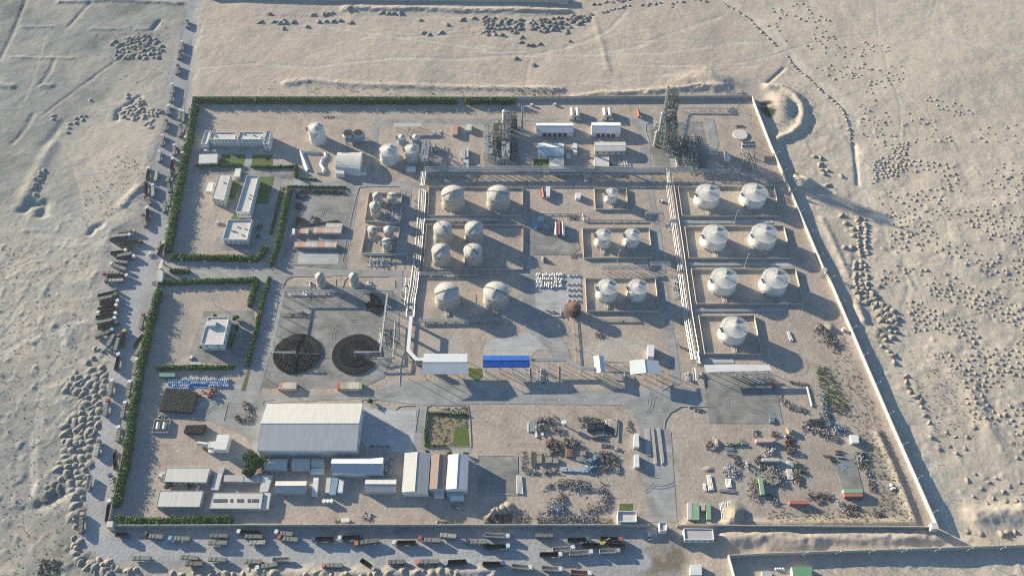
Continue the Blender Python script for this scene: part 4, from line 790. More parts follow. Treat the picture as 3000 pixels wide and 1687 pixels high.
for q_, lb, m_ in ((T(1, 3, 552, 364, 682, 364, 682, 412, 548, 412), 'white caravan with rounded roof below the short gabled hut', M_metal_white),
    (T(1, 3, 580, 458, 630, 458, 612, 632, 558, 632), 'narrow upright white caravan left of the blue one', M_metal_white), (T(1, 3, 710, 461, 757, 461, 738, 608, 695, 607), 'narrow pale caravan touching the blue one', M_metal_cream),
    (T(1, 3, 767, 456, 832, 462, 800, 630, 736, 628), 'blue patched caravan among the white ones', M_blue), (T(1, 3, 839, 476, 885, 478, 868, 607, 820, 605), 'narrow white caravan right of the blue one', M_metal_white),
    (T(0, 3, 2206, 350, 2264, 350, 2245, 408, 2190, 406), 'small grey cabin at the top of the cabin row', M_metal_grey), (T(0, 3, 2172, 410, 2240, 411, 2195, 582, 2124, 576), 'long upright pale cabin beside the flat barracks', M_metal_cream),
    (T(0, 3, 2257, 432, 2452, 434, 2448, 498, 2248, 497), 'grey flat cabin, left one of the row below the big tree', M_metal_grey), (T(0, 3, 2462, 434) + T(1, 3, 55, 435, 50, 498) + T(0, 3, 2456, 498), 'grey flat cabin, right one of the row below the big tree', M_metal_grey),
    (T(1, 3, 62, 433, 165, 435, 118, 602, 35, 600), 'upright grey cabin with a sunlit lower half', M_metal_cream), (T(1, 3, 82, 610, 150, 612, 124, 772, 50, 770), 'upright white cabin at the right end of the slotted barrack', M_metal_cream),
    (T(1, 3, 1792, 590, 1892, 590, 1890, 652, 1790, 652), 'pale flat cabin below the brown shed', M_metal_white), (T(1, 3, 1922, 606, 2090, 606, 2088, 640, 1922, 640), 'grey flat cabin below the white shed', M_metal_grey), (T(1, 3, 1950, 640, 2092, 640, 2088, 684, 1948, 682), 'white cabin roof below the grey flat cabin', M_metal_white),
    (T(2, 3, 1231, 15, 1274, 15, 1280, 150, 1226, 148), 'white weighbridge cabin, upper of two', M_metal_white), (T(2, 3, 1231, 225, 1277, 225, 1281, 350, 1233, 350), 'white weighbridge cabin, lower of two', M_metal_white),
    (T(2, 0, 620, -90, 621, -90, 621, -80, 620, -80), '', None), (T(1, 1, 2064, 38, 2107, 38, 2105, 148, 2062, 146), 'grey upright cabin left of a narrow pink one', M_metal_grey), (T(1, 1, 2118, 40, 2137, 40, 2135, 130, 2116, 130), 'narrow pale cabin right of a grey one', M_metal_cream),
    (T(1, 1, 2082, 156, 2138, 160, 2138, 262, 2080, 258), 'cream upright cabin just above the long pipe rack', M_metal_cream), (T(1, 0, 1982, 1245, 2032, 1247, 2026, 1355, 1974, 1355), 'pinkish upright cabin right of the long open canopy', mat('faded_red_sheet', (0.42, 0.25, 0.20), .7, .1, .4)),
    (T(1, 0, 2118, 1250, 2170, 1250, 2165, 1314, 2114, 1312), 'cream cabin by the corner of the process road', M_metal_cream), (T(1, 1, 365, 850, 392, 850, 388, 905, 361, 904), 'small white cabin in the container yard', M_metal_white),
    (T(2, 1, 640, 490, 692, 490, 690, 545, 642, 545), 'small white cabin left of the slim tank', M_metal_white), (T(2, 1, 342, 428, 385, 428, 382, 525, 338, 525), 'white box body parked beside a red truck', M_metal_white),
    (T(2, 1, 258, 724, 318, 724, 318, 770, 258, 770), 'pale blue cabin roof above the tanker trailers', mat('pale_teal_sheet', (0.30, 0.42, 0.46), .6, .1, .4)), (T(2, 1, 225, 790, 262, 790, 258, 850, 222, 848), 'small bright blue hut beside the tanker trailers', mat('bright_blue_sheet', (0.07, 0.24, 0.45), .6, .1, .4)),
    (T(2, 3, 1798, 1332, 1906, 1332, 1910, 1436, 1792, 1436), 'white cabin outside the lower gate at the picture edge', M_metal_white), (T(1, 1, 1515, 228, 1605, 228, 1605, 262, 1512, 262), 'small white block below the two white water tanks', M_metal_white),
    (T(2, 2, 1105, 856, 1135, 856, 1136, 884, 1104, 884), 'tiny white kiosk beside the white gabled shed', M_metal_white), (T(0, 1, 2368, 250, 2425, 246, 2408, 330, 2354, 330), 'white box body parked between the two narrow offices', M_metal_white),
    (T(0, 2, 1912, 742, 2020, 742, 2022, 768, 1910, 768), 'flat grey cabin at the left end of the lower court', M_metal_grey), (T(1, 3, 858, 866, 940, 866, 938, 902, 856, 902), 'white box standing alone near the lower wall', M_metal_white), (T(3, 3, 2380, 1400, 2381, 1400, 2381, 1402, 2380, 1402), '', None)):
    if m_: building('portable_cabin', lb, 'cabin', q_, 2.8, par=0, mw=m_, mr=m_)
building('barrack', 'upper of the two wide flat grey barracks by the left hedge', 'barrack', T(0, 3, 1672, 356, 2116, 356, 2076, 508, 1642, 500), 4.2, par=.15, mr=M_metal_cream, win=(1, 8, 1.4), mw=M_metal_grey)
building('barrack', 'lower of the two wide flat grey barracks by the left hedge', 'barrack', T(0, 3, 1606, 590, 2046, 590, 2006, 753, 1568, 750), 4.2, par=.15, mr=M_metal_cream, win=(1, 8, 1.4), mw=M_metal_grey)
t = building('barrack', 'long flat barrack with a row of dark roof openings', 'barrack', T(0, 3, 2148, 610) + T(1, 3, 72, 612, 50, 770) + T(0, 3, 2104, 768), 3.6, par=.1, mr=M_metal_cream, mw=M_metal_grey)
for x0, x1, y in ((2148, 2285, 688), (2318, 2342, 688), (2385, 2450, 688), (2492, 2520, 688), (2535, 2600, 688)):
    p = [G(v, 3.9) for v in T(0, 3, x0, y - 16, x1, y - 16, x1 - 4, y + 16, x0 - 4, y + 16)]; t.part('roof_opening', MB().prism(p, 3.7, 3.9), M_dark)
building('machine_house', 'white cube-shaped machine house with cream engine boxes at its side', 'building', T(0, 3, 2186, 24, 2312, 28, 2272, 178, 2150, 172), 5.5, par=0, mr=M_metal_white, mw=M_metal_white)
building('gate_office', 'white flat-roofed office with a deep parapet near the lower gate', 'office', T(2, 3, 1062, 800, 1250, 800, 1253, 906, 1062, 906), 4.6, par=.8)
building('guard_house', 'small square guard house at the lower gate', 'guard house', T(2, 3, 1480, 912, 1554, 912, 1556, 992, 1484, 994), 5, par=.6)
building('guard_office', 'long flat guard office outside the lower gate', 'building', T(2, 3, 1726, 970, 2018, 975, 2032, 1085, 1736, 1082), 4.6, par=.5, mr=mat('grey_flat_roof', (0.40, 0.39, 0.37), .9, .1, .3), win=(1, 5, 1.5))
building('corner_tower', 'square tower on the lower left wall corner', 'watch tower', T(0, 3, 1078, 897, 1136, 897, 1130, 955, 1068, 954), 6, par=0, mw=M_wallpale)
building('corner_tower', 'square tower on the lower right wall corner', 'watch tower', T(3, 3, 1642, 908, 1700, 910, 1720, 970, 1650, 972), 7, par=0, mw=M_wallpale)
building('corner_tower', 'small guard box standing on the slanting wall halfway down', 'watch tower', T(3, 1, 535, 1246, 590, 1246, 596, 1280, 530, 1284), 6.5, par=0, open_=True, mr=M_wallpale)
building('long_canopy', 'long open canopy with pale roof above the blue tanks', 'canopy', T(1, 0, 1385, 1240, 1662, 1240, 1664, 1276, 1390, 1278), 5, par=0, open_=True, mr=mat('aged_fibre_sheet', (0.40, 0.40, 0.38), .8, .1, .4))
building('pump_house', 'pale green pump house at the lower right edge, with a dark roof stripe', 'building', T(3, 3, 240, 1355, 445, 1352, 440, 1470, 250, 1470), 4.5, 'flat', mr=mat('green_sheet', (0.13, 0.28, 0.15), .6, .15, .4), par=0)
building('portable_cabin', 'grey cabin at the lower right edge beside the green roof', 'cabin', T(3, 3, -60, 1400, 40, 1400, 42, 1470, -60, 1470), 3, par=0, mr=M_metal_grey)
# cooling unit with two round fans
def cooler():
    h = 8.0; q = [G(p, h) for p in T(1, 0, 880, 1318, 1088, 1318, 1082, 1378, 893, 1380)]; c = (sum(p[0] for p in q) / 4, sum(p[1] for p in q) / 4)
    t = Thing('cooling_tower', 'blue-sided cooling tower with two dark round fans on top', 'cooling tower', c)
    t.part('casing', MB().prism(q, 1.8, h), M_blue)
    for x in (925, 1025):
        a = G(T(1, 0, x, 1340)[0], h + 2); R = 5.0
        f = t.part('fan_stack', MB().lathe(a, [(R, h), (R * .82, h + 1.2), (R * .9, h + 2.4)], 24), M_steel, smooth=True)
        t.part('fan_opening', MB().lathe(a, [(R * .84, h + 2.3), (R * .84, h + 2.46)], 24), M_black, f)
    lg = MB().box(-.25, -.25, 0, .25, .25, 1.9).mesh('leg', M_steel)
    for p in q: t.inst('leg', lg, (p[0] * .97 + c[0] * .03, p[1] * .97 + c[1] * .03, 0))
    t.part('guard_rail', MB().prism(q, h, h + .15), M_steel)
cooler()
# ------------------------------------------------------------------ containers
def cont_mesh(L, Wd, H=2.6):
    m = MB(); m.box(-Wd / 2, -L / 2, 0, Wd / 2, L / 2, H); return m
CM = {}
def cmat(c): 
    k = 'faded_paint_%02d%02d%02d' % tuple(int(v * 100) for v in c); return mat(k, c, .75, .12, .6, col2=tuple(v * 1.15 for v in c))
def container(quad, col, label, h=2.6, group=None, name='shipping_container', cat='container'):
    q = [Vector(G(p, h)) for p in quad]; tl, tr, br, bl = q; c = (tl + tr + br + bl) / 4
    t = Thing(name, label, cat, (c.x, c.y, 0.05), group); m = cmat(col)
    s = [p + (c - p) * .02 for p in q]; tl, tr, br, bl = s
    t.part('body', MB().prism([tuple(p) for p in (bl, br, tr, tl)], .05, h - .1), m)
    rf = MB().prism([tuple(p) for p in (bl, br, tr, tl)], h - .1, h); t.part('roof', rf, m)
    d = (br - bl); n = Vector((d.y, -d.x)).normalized(); w = MB()
    for f in (.08, .52):
        a = bl + d * f; b_ = bl + d * (f + .4); w.prism([tuple(a), tuple(a + n * .06), tuple(b_ + n * .06), tuple(b_)], .2, h - .25)
    t.part('door', w, m)
    return t
OR, RD, GN, CR, GY, PK, BR_ = (.48, .26, .19), (.36, .13, .10), (.22, .34, .22), (.50, .44, .35), (.42, .41, .39), (.46, .34, .28), (.34, .22, .17)
def crow(quad, cols, what, group, h=2.6):
    tl, tr, br, bl = [Vector(p) for p in quad]; n = len(cols)
    ordn = ['first', 'second', 'third', 'fourth', 'fifth', 'sixth', 'seventh', 'eighth', 'ninth', 'tenth', 'eleventh', 'twelfth', 'thirteenth', 'fourteenth', 'fifteenth']
    cn = {OR: 'orange', RD: 'red', GN: 'green', CR: 'cream', GY: 'grey', PK: 'pink', BR_: 'brown'}
    for i, c in enumerate(cols):
        a, b = i / n, (i + 1) / n
        container([tl + (tr - tl) * a, tl + (tr - tl) * b, bl + (br - bl) * b, bl + (br - bl) * a], c, f'faded {cn[c]} container, {ordn[i]} from the left {what}', h, group)
crow(T(1, 2, 248, 945, 410, 945, 403, 1010, 215, 1012), [OR, CR, CR, GY, PK], 'in the short row below the left drum disc', 'container row below the left drum disc')
crow(T(1, 2, 818, 943, 1070, 943, 1062, 1010, 812, 1010), [RD, OR, GN, PK, CR, CR, CR, GN], 'in the row below the right drum disc', 'container row below the right drum disc')
crow(T(1, 1, 445, 848, 528, 850, 524, 898, 440, 896), [OR, PK, CR], 'in the small block in the container yard', 'small container block in the yard')
crow(T(1, 1, 583, 843, 862, 845, 855, 893, 577, 893), [CR, OR, OR, PK, CR, GY, PK, CR, CR, GY], 'in the upper yard block, front tier', 'upper container block, front tier')
crow(T(1, 1, 706, 794, 868, 796, 864, 843, 702, 841), [GY, CR, CR, GY, CR, GY], 'in the upper yard block, back tier', 'upper container block, back tier')
crow(T(1, 1, 390, 984, 812, 986, 806, 1036, 384, 1034), [PK, OR, OR, PK, CR, GY, CR, GY, OR, OR, OR, CR, GY, PK, CR], 'in the long lower yard row', 'long lower container row')
for q_, c, lb in ((T(3, 3, 755, 572, 958, 572, 955, 608, 760, 610), GN, 'green container lying across the concrete strip, touching a red one'), (T(3, 3, 765, 613, 955, 613, 953, 645, 768, 647), RD, 'red container in front of the green one on the concrete strip'),
    (T(3, 3, 212, 686, 405, 691, 403, 722, 216, 720), RD, 'lone red container at the lower right of the scrap yard'), (T(2, 3, 1770, 703, 1813, 704, 1808, 878, 1767, 878), GY, 'grey long container left of the green roofed one near the lower wall'),
    (T(2, 3, 1817, 706, 1886, 710, 1884, 882, 1812, 882), GN, 'wide green container near the lower wall'), (T(2, 3, 1902, 708, 1945, 712, 1944, 788, 1905, 786), PK, 'short pinkish container between two green ones'),
    (T(2, 3, 1952, 710, 1999, 713, 2003, 878, 1957, 878), GN, 'narrow green container right of the pinkish one'), (T(2, 3, 2480, 462, 2520, 462, 2543, 626, 2502, 626), GN, 'bright green container standing beside the mound of waste bags'),
    (T(2, 3, 2455, 62) + T(3, 3, 60, 60, 58, 98) + T(2, 3, 2455, 100), PK, 'faded red container across the middle of the scrap yard'), (T(2, 3, 2515, 258) + T(3, 3, 117, 262, 116, 292) + T(2, 3, 2515, 290), GY, 'long grey-white container in the middle of the scrap yard'),
    (T(3, 3, 828, 26, 908, 28, 918, 106, 842, 108), (.62, .62, .6), 'white box container alone near the slanting wall'), (T(0, 2, 1600, 852, 1762, 852, 1762, 888, 1602, 888), (.12, .22, .19), 'dark teal container lying below the lower court hedge')):
    container(q_, c, lb)
# ------------------------------------------------------------------ trucks
TM = {}
def truck_meshes():
    TM['cab'] = lambda: MB().prism([(-1.1, -1.22), (.95, -1.22), (1.1, -1.0), (1.1, 1.0), (.95, 1.22), (-1.1, 1.22)], .75, 3.2)
    TM['wheel'] = MB().tube((0, -1.22, .5), (0, -.72, .5), .5, 10)
    TM['wheel'].tube((0, .72, .5), (0, 1.22, .5), .5, 10).tube((0, -.74, .5), (0, .74, .5), .12, 6)
truck_meshes()
axle_me = TM['wheel'].mesh('axle', mat('tyre_rubber', (.03, .03, .03), .9, .2, 2))
screen_me = MB().prism([(1.02, -.95), (1.14, -.95), (1.14, .95), (1.02, .95)], 1.9, 2.9).mesh('windscreen', M_glass)
chassis_me = MB().box(-6.2, -.45, .75, 6.4, .45, 1.15).mesh('chassis', M_dark)
tank_me = MB().box(-.5, -1.15, .6, .5, 1.15, 1.0).mesh('fuel_tank', M_steel)
L0_ = 10.6
def bed_mesh(load):
    m = MB(); L = L0_ / 2; w = 1.27; z0, z1 = 1.2, 2.95
    m.box(-L, -w, z0 - .1, L, w, z0)
    t_ = .11
    m.box(-L, -w, z0, L, -w + t_, z1); m.box(-L, w - t_, z0, L, w, z1); m.box(-L, -w + t_, z0, -L + t_, w - t_, z1); m.box(L - t_, -w + t_, z0, L, w - t_, z1)
    for i in range(7):
        x = -L + L0_ * (i + .5) / 7
        m.box(x - .07, -w - .07, z0, x + .07, -w, z1 - .1); m.box(x - .07, w, z0, x + .07, w + .07, z1 - .1)
    return m
BEDC = {'d': (.10, .085, .08), 'm': (.10, .06, .055), 'g': (.20, .21, .185), 'w': (.50, .48, .44), 'n': (.16, .10, .07), 'o': (.34, .19, .12), 'gr': (.07, .10, .085), 'b': (.035, .035, .04), 'l': (.30, .29, .26)}
def cover_mesh():
    m = MB(); L = L0_ / 2 - .12; w = 1.15; n = 12; rows = []
    rr = random.Random(3)
    for i in range(n):
        x0 = -L + 2 * L * i / n; x1 = -L + 2 * L * (i + 1) / n - .06; z = 2.98 + rr.uniform(-.08, .1)
        m.prism([(x0, -w), (x1, -w), (x1, w), (x0, w)], 2.5, z)
    return m
tarp_me = {k: cover_mesh().mesh('tarpaulin', mat('tarpaulin_' + k, c, .9, .12, 1.0)) for k, c in (('g', (.205, .205, .18)), ('k', (.15, .155, .14)), ('l', (.33, .32, .28)))}
lo = MB(); rr_ = random.Random(5)
for i in range(14): lo.blob((-4.6 + i * .7, rr_.uniform(-.3, .3), 1.2), 1.0, .95, rr_.uniform(.5, 1.1), jit=.25, rnd=rr_)
load_me = {'b': lo.mesh('load', mat('bitumen_load', (.022, .022, .026), .6, .3, 1)), 's': lo.mesh('load', mat('sand_load', (.33, .27, .2), .9, .2, 1)), 'n': lo.mesh('load', mat('brown_load', (.14, .09, .06), .9, .3, 1))}
fl = MB().box(-L0_ / 2 + .12, -1.15, 1.2, L0_ / 2 - .12, 1.15, 1.3)
floor_me = {'d': fl.mesh('bed_floor', mat('dark_bed_floor', (.05, .05, .055), .8, .3, 1)), 'w': fl.mesh('bed_floor', mat('pale_bed_floor', (.36, .33, .28), .8, .2, 1)), 'o': fl.mesh('bed_floor', mat('rust_bed_floor', (.38, .22, .14), .8, .2, 1))}
bmc = {}
CABC = {'white': (.58, .58, .56), 'red': (.33, .10, .075), 'maroon': (.18, .05, .045), 'dark': (.06, .06, .07), 'green': (.06, .15, .08), 'yellow': (.42, .34, .08), 'pink': (.45, .20, .17), 'teal': (.16, .36, .38), 'sky-blue': (.14, .36, .44), 'grey': (.30, .30, .31), 'blue-white': (.48, .56, .62), 'navy': (.05, .08, .18), 'orange': (.46, .16, .07), 'olive': (.35, .33, .22)}
LT = {'t': 'grey covered', 'k': 'dark covered', 'l': 'pale covered', 'e': 'empty black', 'b': 'black loaded', 'w': 'pale empty', 'o': 'rusty orange', 'm': 'empty maroon', 'n': 'brown', 'gr': 'green'}
PRO = {}
def truck_proto(cab, load):
    k = (cab, load)
    return PRO.get(k)
def truck(b0, b1, cab, load, where, cabp=None):
    """b0 front end and b1 tail end of the trailer bed in the survey; cab colour or None; cabp: cab position"""
    zt = 2.9; a = Vector(G(b0, zt)); b = Vector(G(b1, zt)); d = a - b; L = max(6.0, min(14, d.length)); d.normalize(); c = (a + b) / 2; yaw = math.atan2(d.y, d.x)
    lab = (f'{cab}-cab truck with {LT[load]} trailer, ' if cab else f'{LT[load]} trailer without cab, ') + where
    gz = 0.0
    t = Thing('tipper_truck' if cab else 'tipper_trailer', lab, 'truck' if cab else 'trailer', (c.x, c.y, gz + .02), 'trucks queueing round the plant', yaw)
    t.loc = (0, 0, 0); sx = L / L0_
    bc = {'t': 'g', 'k': 'd', 'l': 'l', 'e': 'd', 'b': 'b', 'w': 'w', 'o': 'o', 'm': 'm', 'n': 'n', 'gr': 'gr'}[load]
    if bc not in bmc: bmc[bc] = bed_mesh(load).mesh('trailer_bed', mat('bed_paint_' + bc, BEDC[bc], .7, .25, 1.0))
    bed = t.inst('trailer_bed', bmc[bc], (0, 0, 0), scale=(sx, 1, 1))
    if load in 'tkl' and load != '': t.inst('tarpaulin', tarp_me[{'t': 'g', 'k': 'k', 'l': 'l'}[load]], (0, 0, 0), parent=bed)
    elif load == 'b': t.inst('load', load_me['b'], (0, 0, 0), parent=bed)
    elif load == 'n': t.inst('load', load_me['n'], (0, 0, 0), parent=bed)
    else: t.inst('bed_floor', floor_me[{'e': 'd', 'w': 'w', 'o': 'o', 'm': 'd', 'gr': 'd'}[load]], (0, 0, 0), parent=bed)
    ax = [-L / 2 + 1.0, -L / 2 + 2.3, -L / 2 + 3.6]
    if cab:
        if cabp is not None:
            cp = Vector(G(cabp, 2.6)); v = cp - c; ry = math.atan2(v.y, v.x) - yaw; u = Matrix.Rotation(-yaw, 2) @ v
            dirn = Matrix.Rotation(-yaw, 2) @ (cp - a); ry = math.atan2(dirn.y, dirn.x); ry = max(-.9, min(.9, ry))
            dist = min(max(u.x, L / 2 + 1.5), L / 2 + 2.6); cx, cy = dist, max(-1.8, min(1.8, u.y))
        else: cx, cy, ry = L / 2 + 1.75, 0, 0
        if cab not in CM: CM[cab] = TM['cab']().mesh('cab', mat('cab_paint_' + cab.replace('-', '_'), CABC[cab], .4, .06, 1.0))
        cb = t.inst('cab', CM[cab], (cx, cy, 0), ry)
        w = bpy.data.objects.new('windscreen', screen_me); COL.objects.link(w); w.parent = cb
        t.inst('chassis', chassis_me, (cx / 2 - L / 4 + .5, cy / 2, 0), ry * .3, scale=((L + 2.6) / 12.6, 1, 1))
        ax += [cx - 2.4, cx - 1.1 + 1.0]
    else: t.inst('chassis', chassis_me, (0, 0, 0), scale=(L / 12.6, 1, 1))
    for x in ax: t.inst('axle', axle_me, (x, 0 if x < L / 2 else (cy if cab else 0), 0))
    return t
TR = []
def row(where, c, r, items):
    n = len(items); names = ['first', 'second', 'third', 'fourth', 'fifth', 'sixth', 'seventh', 'eighth', 'ninth', 'tenth', 'eleventh', 'twelfth', '13th', '14th', '15th', '16th', '17th', '18th', '19th', '20th', '21st', '22nd', '23rd', '24th', '25th', '26th']
    for i, it in enumerate(items):
        (x0, y0, x1, y1, cab, load) = it[:6]; cp = it[6:8]; cr = it[8] if len(it) > 8 else (c, r)
        p0, p1 = T(*cr, x0, y0, x1, y1); cpx = T(*cr, *cp)[0] if cp else None
        truck(p0, p1, cab, load, where % names[i], cpx)
row('%s down in the upper left queue', 0, 0, [
 (1882, 222, 1872, 272, 'dark', 't', 1884, 208), (1828, 432, 1818, 500, 'white', 't', 1830, 415), (1806, 535, 1795, 590, 'dark', 'k', 1808, 520), (1784, 672, 1770, 742, 'dark', 't', 1789, 655),
 (1738, 862, 1722, 926, 'white', 't', 1733, 842), (1728, 945, 1708, 1018, 'grey', 't', 1732, 930), (1700, 1080, 1684, 1152, 'white', 'k', 1697, 1058), (1670, 1225, 1655, 1308, 'dark', 't', 1672, 1212), (1634, 1378, 1622, 1460, 'white', 't', 1634, 1358),
 (1602, 92, 1593, 170, 'white', 'l', 1602, 72, (0, 1)), (1494, 258, 1480, 350, 'white', 'e', 1493, 240, (0, 1)), (1577, 265, 1562, 362, None, 'l', 1, 1, (0, 1))[:6] + (1578, 250, (0, 1)), (1466, 398, 1467, 498, 'dark', 'e', 1466, 384, (0, 1)), (1536, 430, 1536, 520, 'white', 'l', 1534, 412, (0, 1)),
 (1468, 540, 1512, 602, 'maroon', 'k', 1452, 522, (0, 1)), (1483, 655, 1485, 748, 'white', 'e', 1475, 640, (0, 1)), (1442, 730, 1455, 822, 'dark', 't', 1440, 714, (0, 1))])
row('%s down beside the upper left hedge', 0, 0, [
 (1810, 1125, 1800, 1200, 'white', 't', 1810, 1108), (1843, 1135, 1838, 1220, 'white', 't', 1842, 1118), (1913, 1115, 1906, 1190, 'dark', 'k', 1913, 1103), (1862, 1260, 1832, 1335, None, 't'), (1815, 1270, 1800, 1368, 'dark', 't', 1815, 1258), (1890, 1280, 1872, 1358, 'white', 't', 1866, 1380)[:0] or (1872, 1358, 1888, 1282, 'white', 't', 1866, 1380),
 (1752, 25, 1748, 105, 'white', 't', 1752, 10, (0, 1)), (1830, 65, 1802, 10, 'white', 't', 1835, 90, (0, 1)), (1735, 165, 1722, 250, 'white', 'm', 1735, 148, (0, 1)), (1774, 225, 1781, 300, 'dark', 'k', 1772, 208, (0, 1)), (1712, 300, 1674, 375, 'dark', 't', 1732, 272, (0, 1)), (1692, 395, 1703, 480, 'dark', 'k', 1690, 380, (0, 1)),
 (1750, 410, 1762, 485, 'dark', 't', 1748, 398, (0, 1)), (1707, 535, 1690, 620, 'red', 't', 1718, 505, (0, 1)), (1658, 575, 1646, 680, None, 't', 0, 0, (0, 1))[:6] + (1660, 560, (0, 1)), (1714, 675, 1708, 760, 'teal', 't', 1718, 652, (0, 1)), (1680, 845, 1672, 900, 'white', 'k', 1686, 828, (0, 1)), (1675, 900, 1660, 985, 'grey', 't', 1678, 886, (0, 1)),
 (1600, 970, 1585, 1045, None, 'l', 0, 0, (0, 1))[:6] + (1602, 955, (0, 1)), (1645, 1005, 1588, 1112, 'white', 'e', 1656, 990, (0, 1))])
row('%s down in the fan beside the desert', 0, 1, [
 (1325, 870, 1190, 882, 'grey', 'k', 1350, 872), (1280, 908, 1125, 925, 'blue-white', 'l', 1300, 910), (1255, 945, 1105, 958, None, 'e'), (1392, 970, 1232, 982, 'maroon', 'gr', 1412, 974), (1335, 1030, 1200, 1008, None, 'n'),
 (1238, 1076, 1110, 1092, 'white', 'gr', 1256, 1065), (1325, 1095, 1178, 1122, None, 't'), (1322, 1128, 1176, 1150, 'white', 'e', 1346, 1125), (1280, 1188, 1148, 1172, None, 't'), (1140, 1212, 1262, 1256, 'white', 't', 1115, 1200),
 (1075, 1292, 1200, 1290, 'red', 't', 1036, 1297), (1245, 1318, 1080, 1332, 'white', 'e', 1272, 1318), (1095, 1368, 1238, 1362, 'dark', 'l', 1066, 1376)])
row('%s down in the tight desert-side stack', 0, 2, [
 (1138, 35, 980, 75, 'green', 'gr', 1160, 15), (1132, 75, 990, 106, 'green', 't', 1157, 62), (1160, 127, 1000, 150, 'white', 'm', 1182, 125), (1145, 178, 980, 206, 'white', 'm', 1161, 170), (1012, 240, 1168, 216, 'white', 'n', 988, 242),
 (1138, 262, 960, 290, 'white', 'e', 1158, 250), (1130, 310, 965, 344, 'white', 't', 1150, 298), (1150, 352, 980, 395, 'dark', 'm', 1172, 345), (1105, 428, 948, 488, 'teal', 'k', 1127, 415), (1078, 580, 1143, 462, 'teal', 't', 1054, 602), (1190, 498, 1156, 618, 'maroon', 't', 1195, 467), (1250, 448, 1212, 582, 'yellow', 'm', 1250, 427)])
row('%s down in the lower left queue', 0, 2, [
 (1433, 285, 1408, 402, 'red', 't', 1438, 255), (1440, 462, 1345, 585, 'pink', 'e', 1466, 442), (1426, 545, 1362, 668, None, 't'), (1422, 648, 1405, 762, 'white', 't', 1430, 625), (1192, 685, 1160, 818, 'white', 'e', 1190, 662), (1368, 738, 1340, 860, 'white', 't', 1376, 714), (1382, 862, 1358, 988, 'white', 't', 1389, 838),
 (1120, 950, 1096, 1075, 'white', 't', 1127, 925), (1300, 962, 1280, 1085, 'white', 't', 1307, 936), (1074, 1155, 1050, 1278, 'maroon', 't', 1084, 1124), (1246, 1172, 1225, 1298, 'white', 't', 1258, 1147), (1194, 1425, 1178, 1535, 'white', 't', 1192, 1392),
 (988, 112, 960, 236, 'dark', 'l', 992, 94, (0, 3)), (1150, 212, 1160, 368, 'dark', 'e', 1150, 190, (0, 3)), (1108, 462, 1132, 580, 'navy', 'l', 1100, 410, (0, 3)), (905, 430, 872, 578, None, 'w', 0, 0, (0, 3))[:6] + (908, 415, (0, 3)), (1095, 722, 1072, 895, 'white', 'e', 1097, 692, (0, 3)), (820, 850, 808, 1012, 'olive', 'k', 826, 820, (0, 3))])
row('%s from left just below the lower wall', 0, 3, [
 (1160, 1026, 1288, 1030, None, 'e'), (1498, 1040, 1635, 1052, 'dark', 't', 1450, 1018), (1748, 1066, 1908, 1070, 'sky-blue', 't', 1712, 1066), (2110, 1038, 2292, 1040, None, 'k'), (2090, 1108, 2280, 1110, None, 't'), (2425, 1000, 2610, 1008, 'white', 'b', 2400, 997), (2460, 1045, 2640, 1050, None, 'k'), (2505, 1110, 2665, 1105, None, 'l'),
 (242, 1012, 365, 1026, 'white', 't', 182, 998, (1, 3)), (270, 1066, 418, 1080, 'red', 't', 202, 1050, (1, 3)), (602, 1070, 780, 1070, 'navy', 'b', 576, 1076, (1, 3)), (868, 1060, 1050, 1050, 'white', 'b', 842, 1062, (1, 3)), (1046, 1110, 1230, 1086, 'orange', 'k', 1010, 1118, (1, 3)), (1420, 1110, 1604, 1106, 'white', 'b', 1388, 1108, (1, 3)),
 (1688, 1080, 1855, 1086, 'red', 't', 1650, 1065, (1, 3)), (1850, 1030, 2013, 1045, None, 'l', 0, 0, (1, 3))[:6] + (1840, 1030, (1, 3)), (2508, 1040, 2306, 1028, 'blue-white', 'w', 2530, 1042, (1, 3)), (2150, 1100, 2322, 1100, 'dark', 't', 2132, 1098, (1, 3)), (2508, 1146, 2300, 1146, 'blue-white', 'b', 2535, 1142, (1, 3)), (418, 1038, 232, 1036, None, 'k', 0, 0, (2, 3))[:6] + (430, 1038, (2, 3))])
row('%s from left in the lowest row', 0, 3, [
 (1328, 1262, 1510, 1264, None, 't'), (1815, 1250, 1988, 1264, None, 't'), (1865, 1318, 2038, 1322, None, 'k'), (2095, 1274, 2272, 1280, None, 't'), (2458, 1298, 2630, 1298, None, 't'), (50, 1350, 212, 1325, 'white', 't', 14, 1360, (1, 3)), (330, 1270, 165, 1278, None, 'w', 0, 0, (1, 3))[:6] + (340, 1270, (1, 3)), (712, 1335, 870, 1336, 'pink', 't', 678, 1338, (1, 3)),
 (1150, 1345, 1055, 1280, 'grey', 'b', 1180, 1372, (1, 3)), (1328, 1305, 1498, 1300, None, 'k', 0, 0, (1, 3))[:6] + (1318, 1305, (1, 3)), (1652, 1298, 1838, 1296, 'pink', 't', 1624, 1306, (1, 3)), (1932, 1306, 2115, 1297, 'grey', 'b', 1905, 1318, (1, 3)), (2458, 1320, 2280, 1320, 'navy', 'b', 2486, 1318, (1, 3)),
 (160, 1356, 0, 1338, 'white', 'w', 182, 1356, (2, 3)), (462, 1372, 300, 1358, 'white', 'w', 488, 1373, (2, 3)), (756, 1416, 592, 1402, 'white', 'o', 780, 1416, (2, 3))])
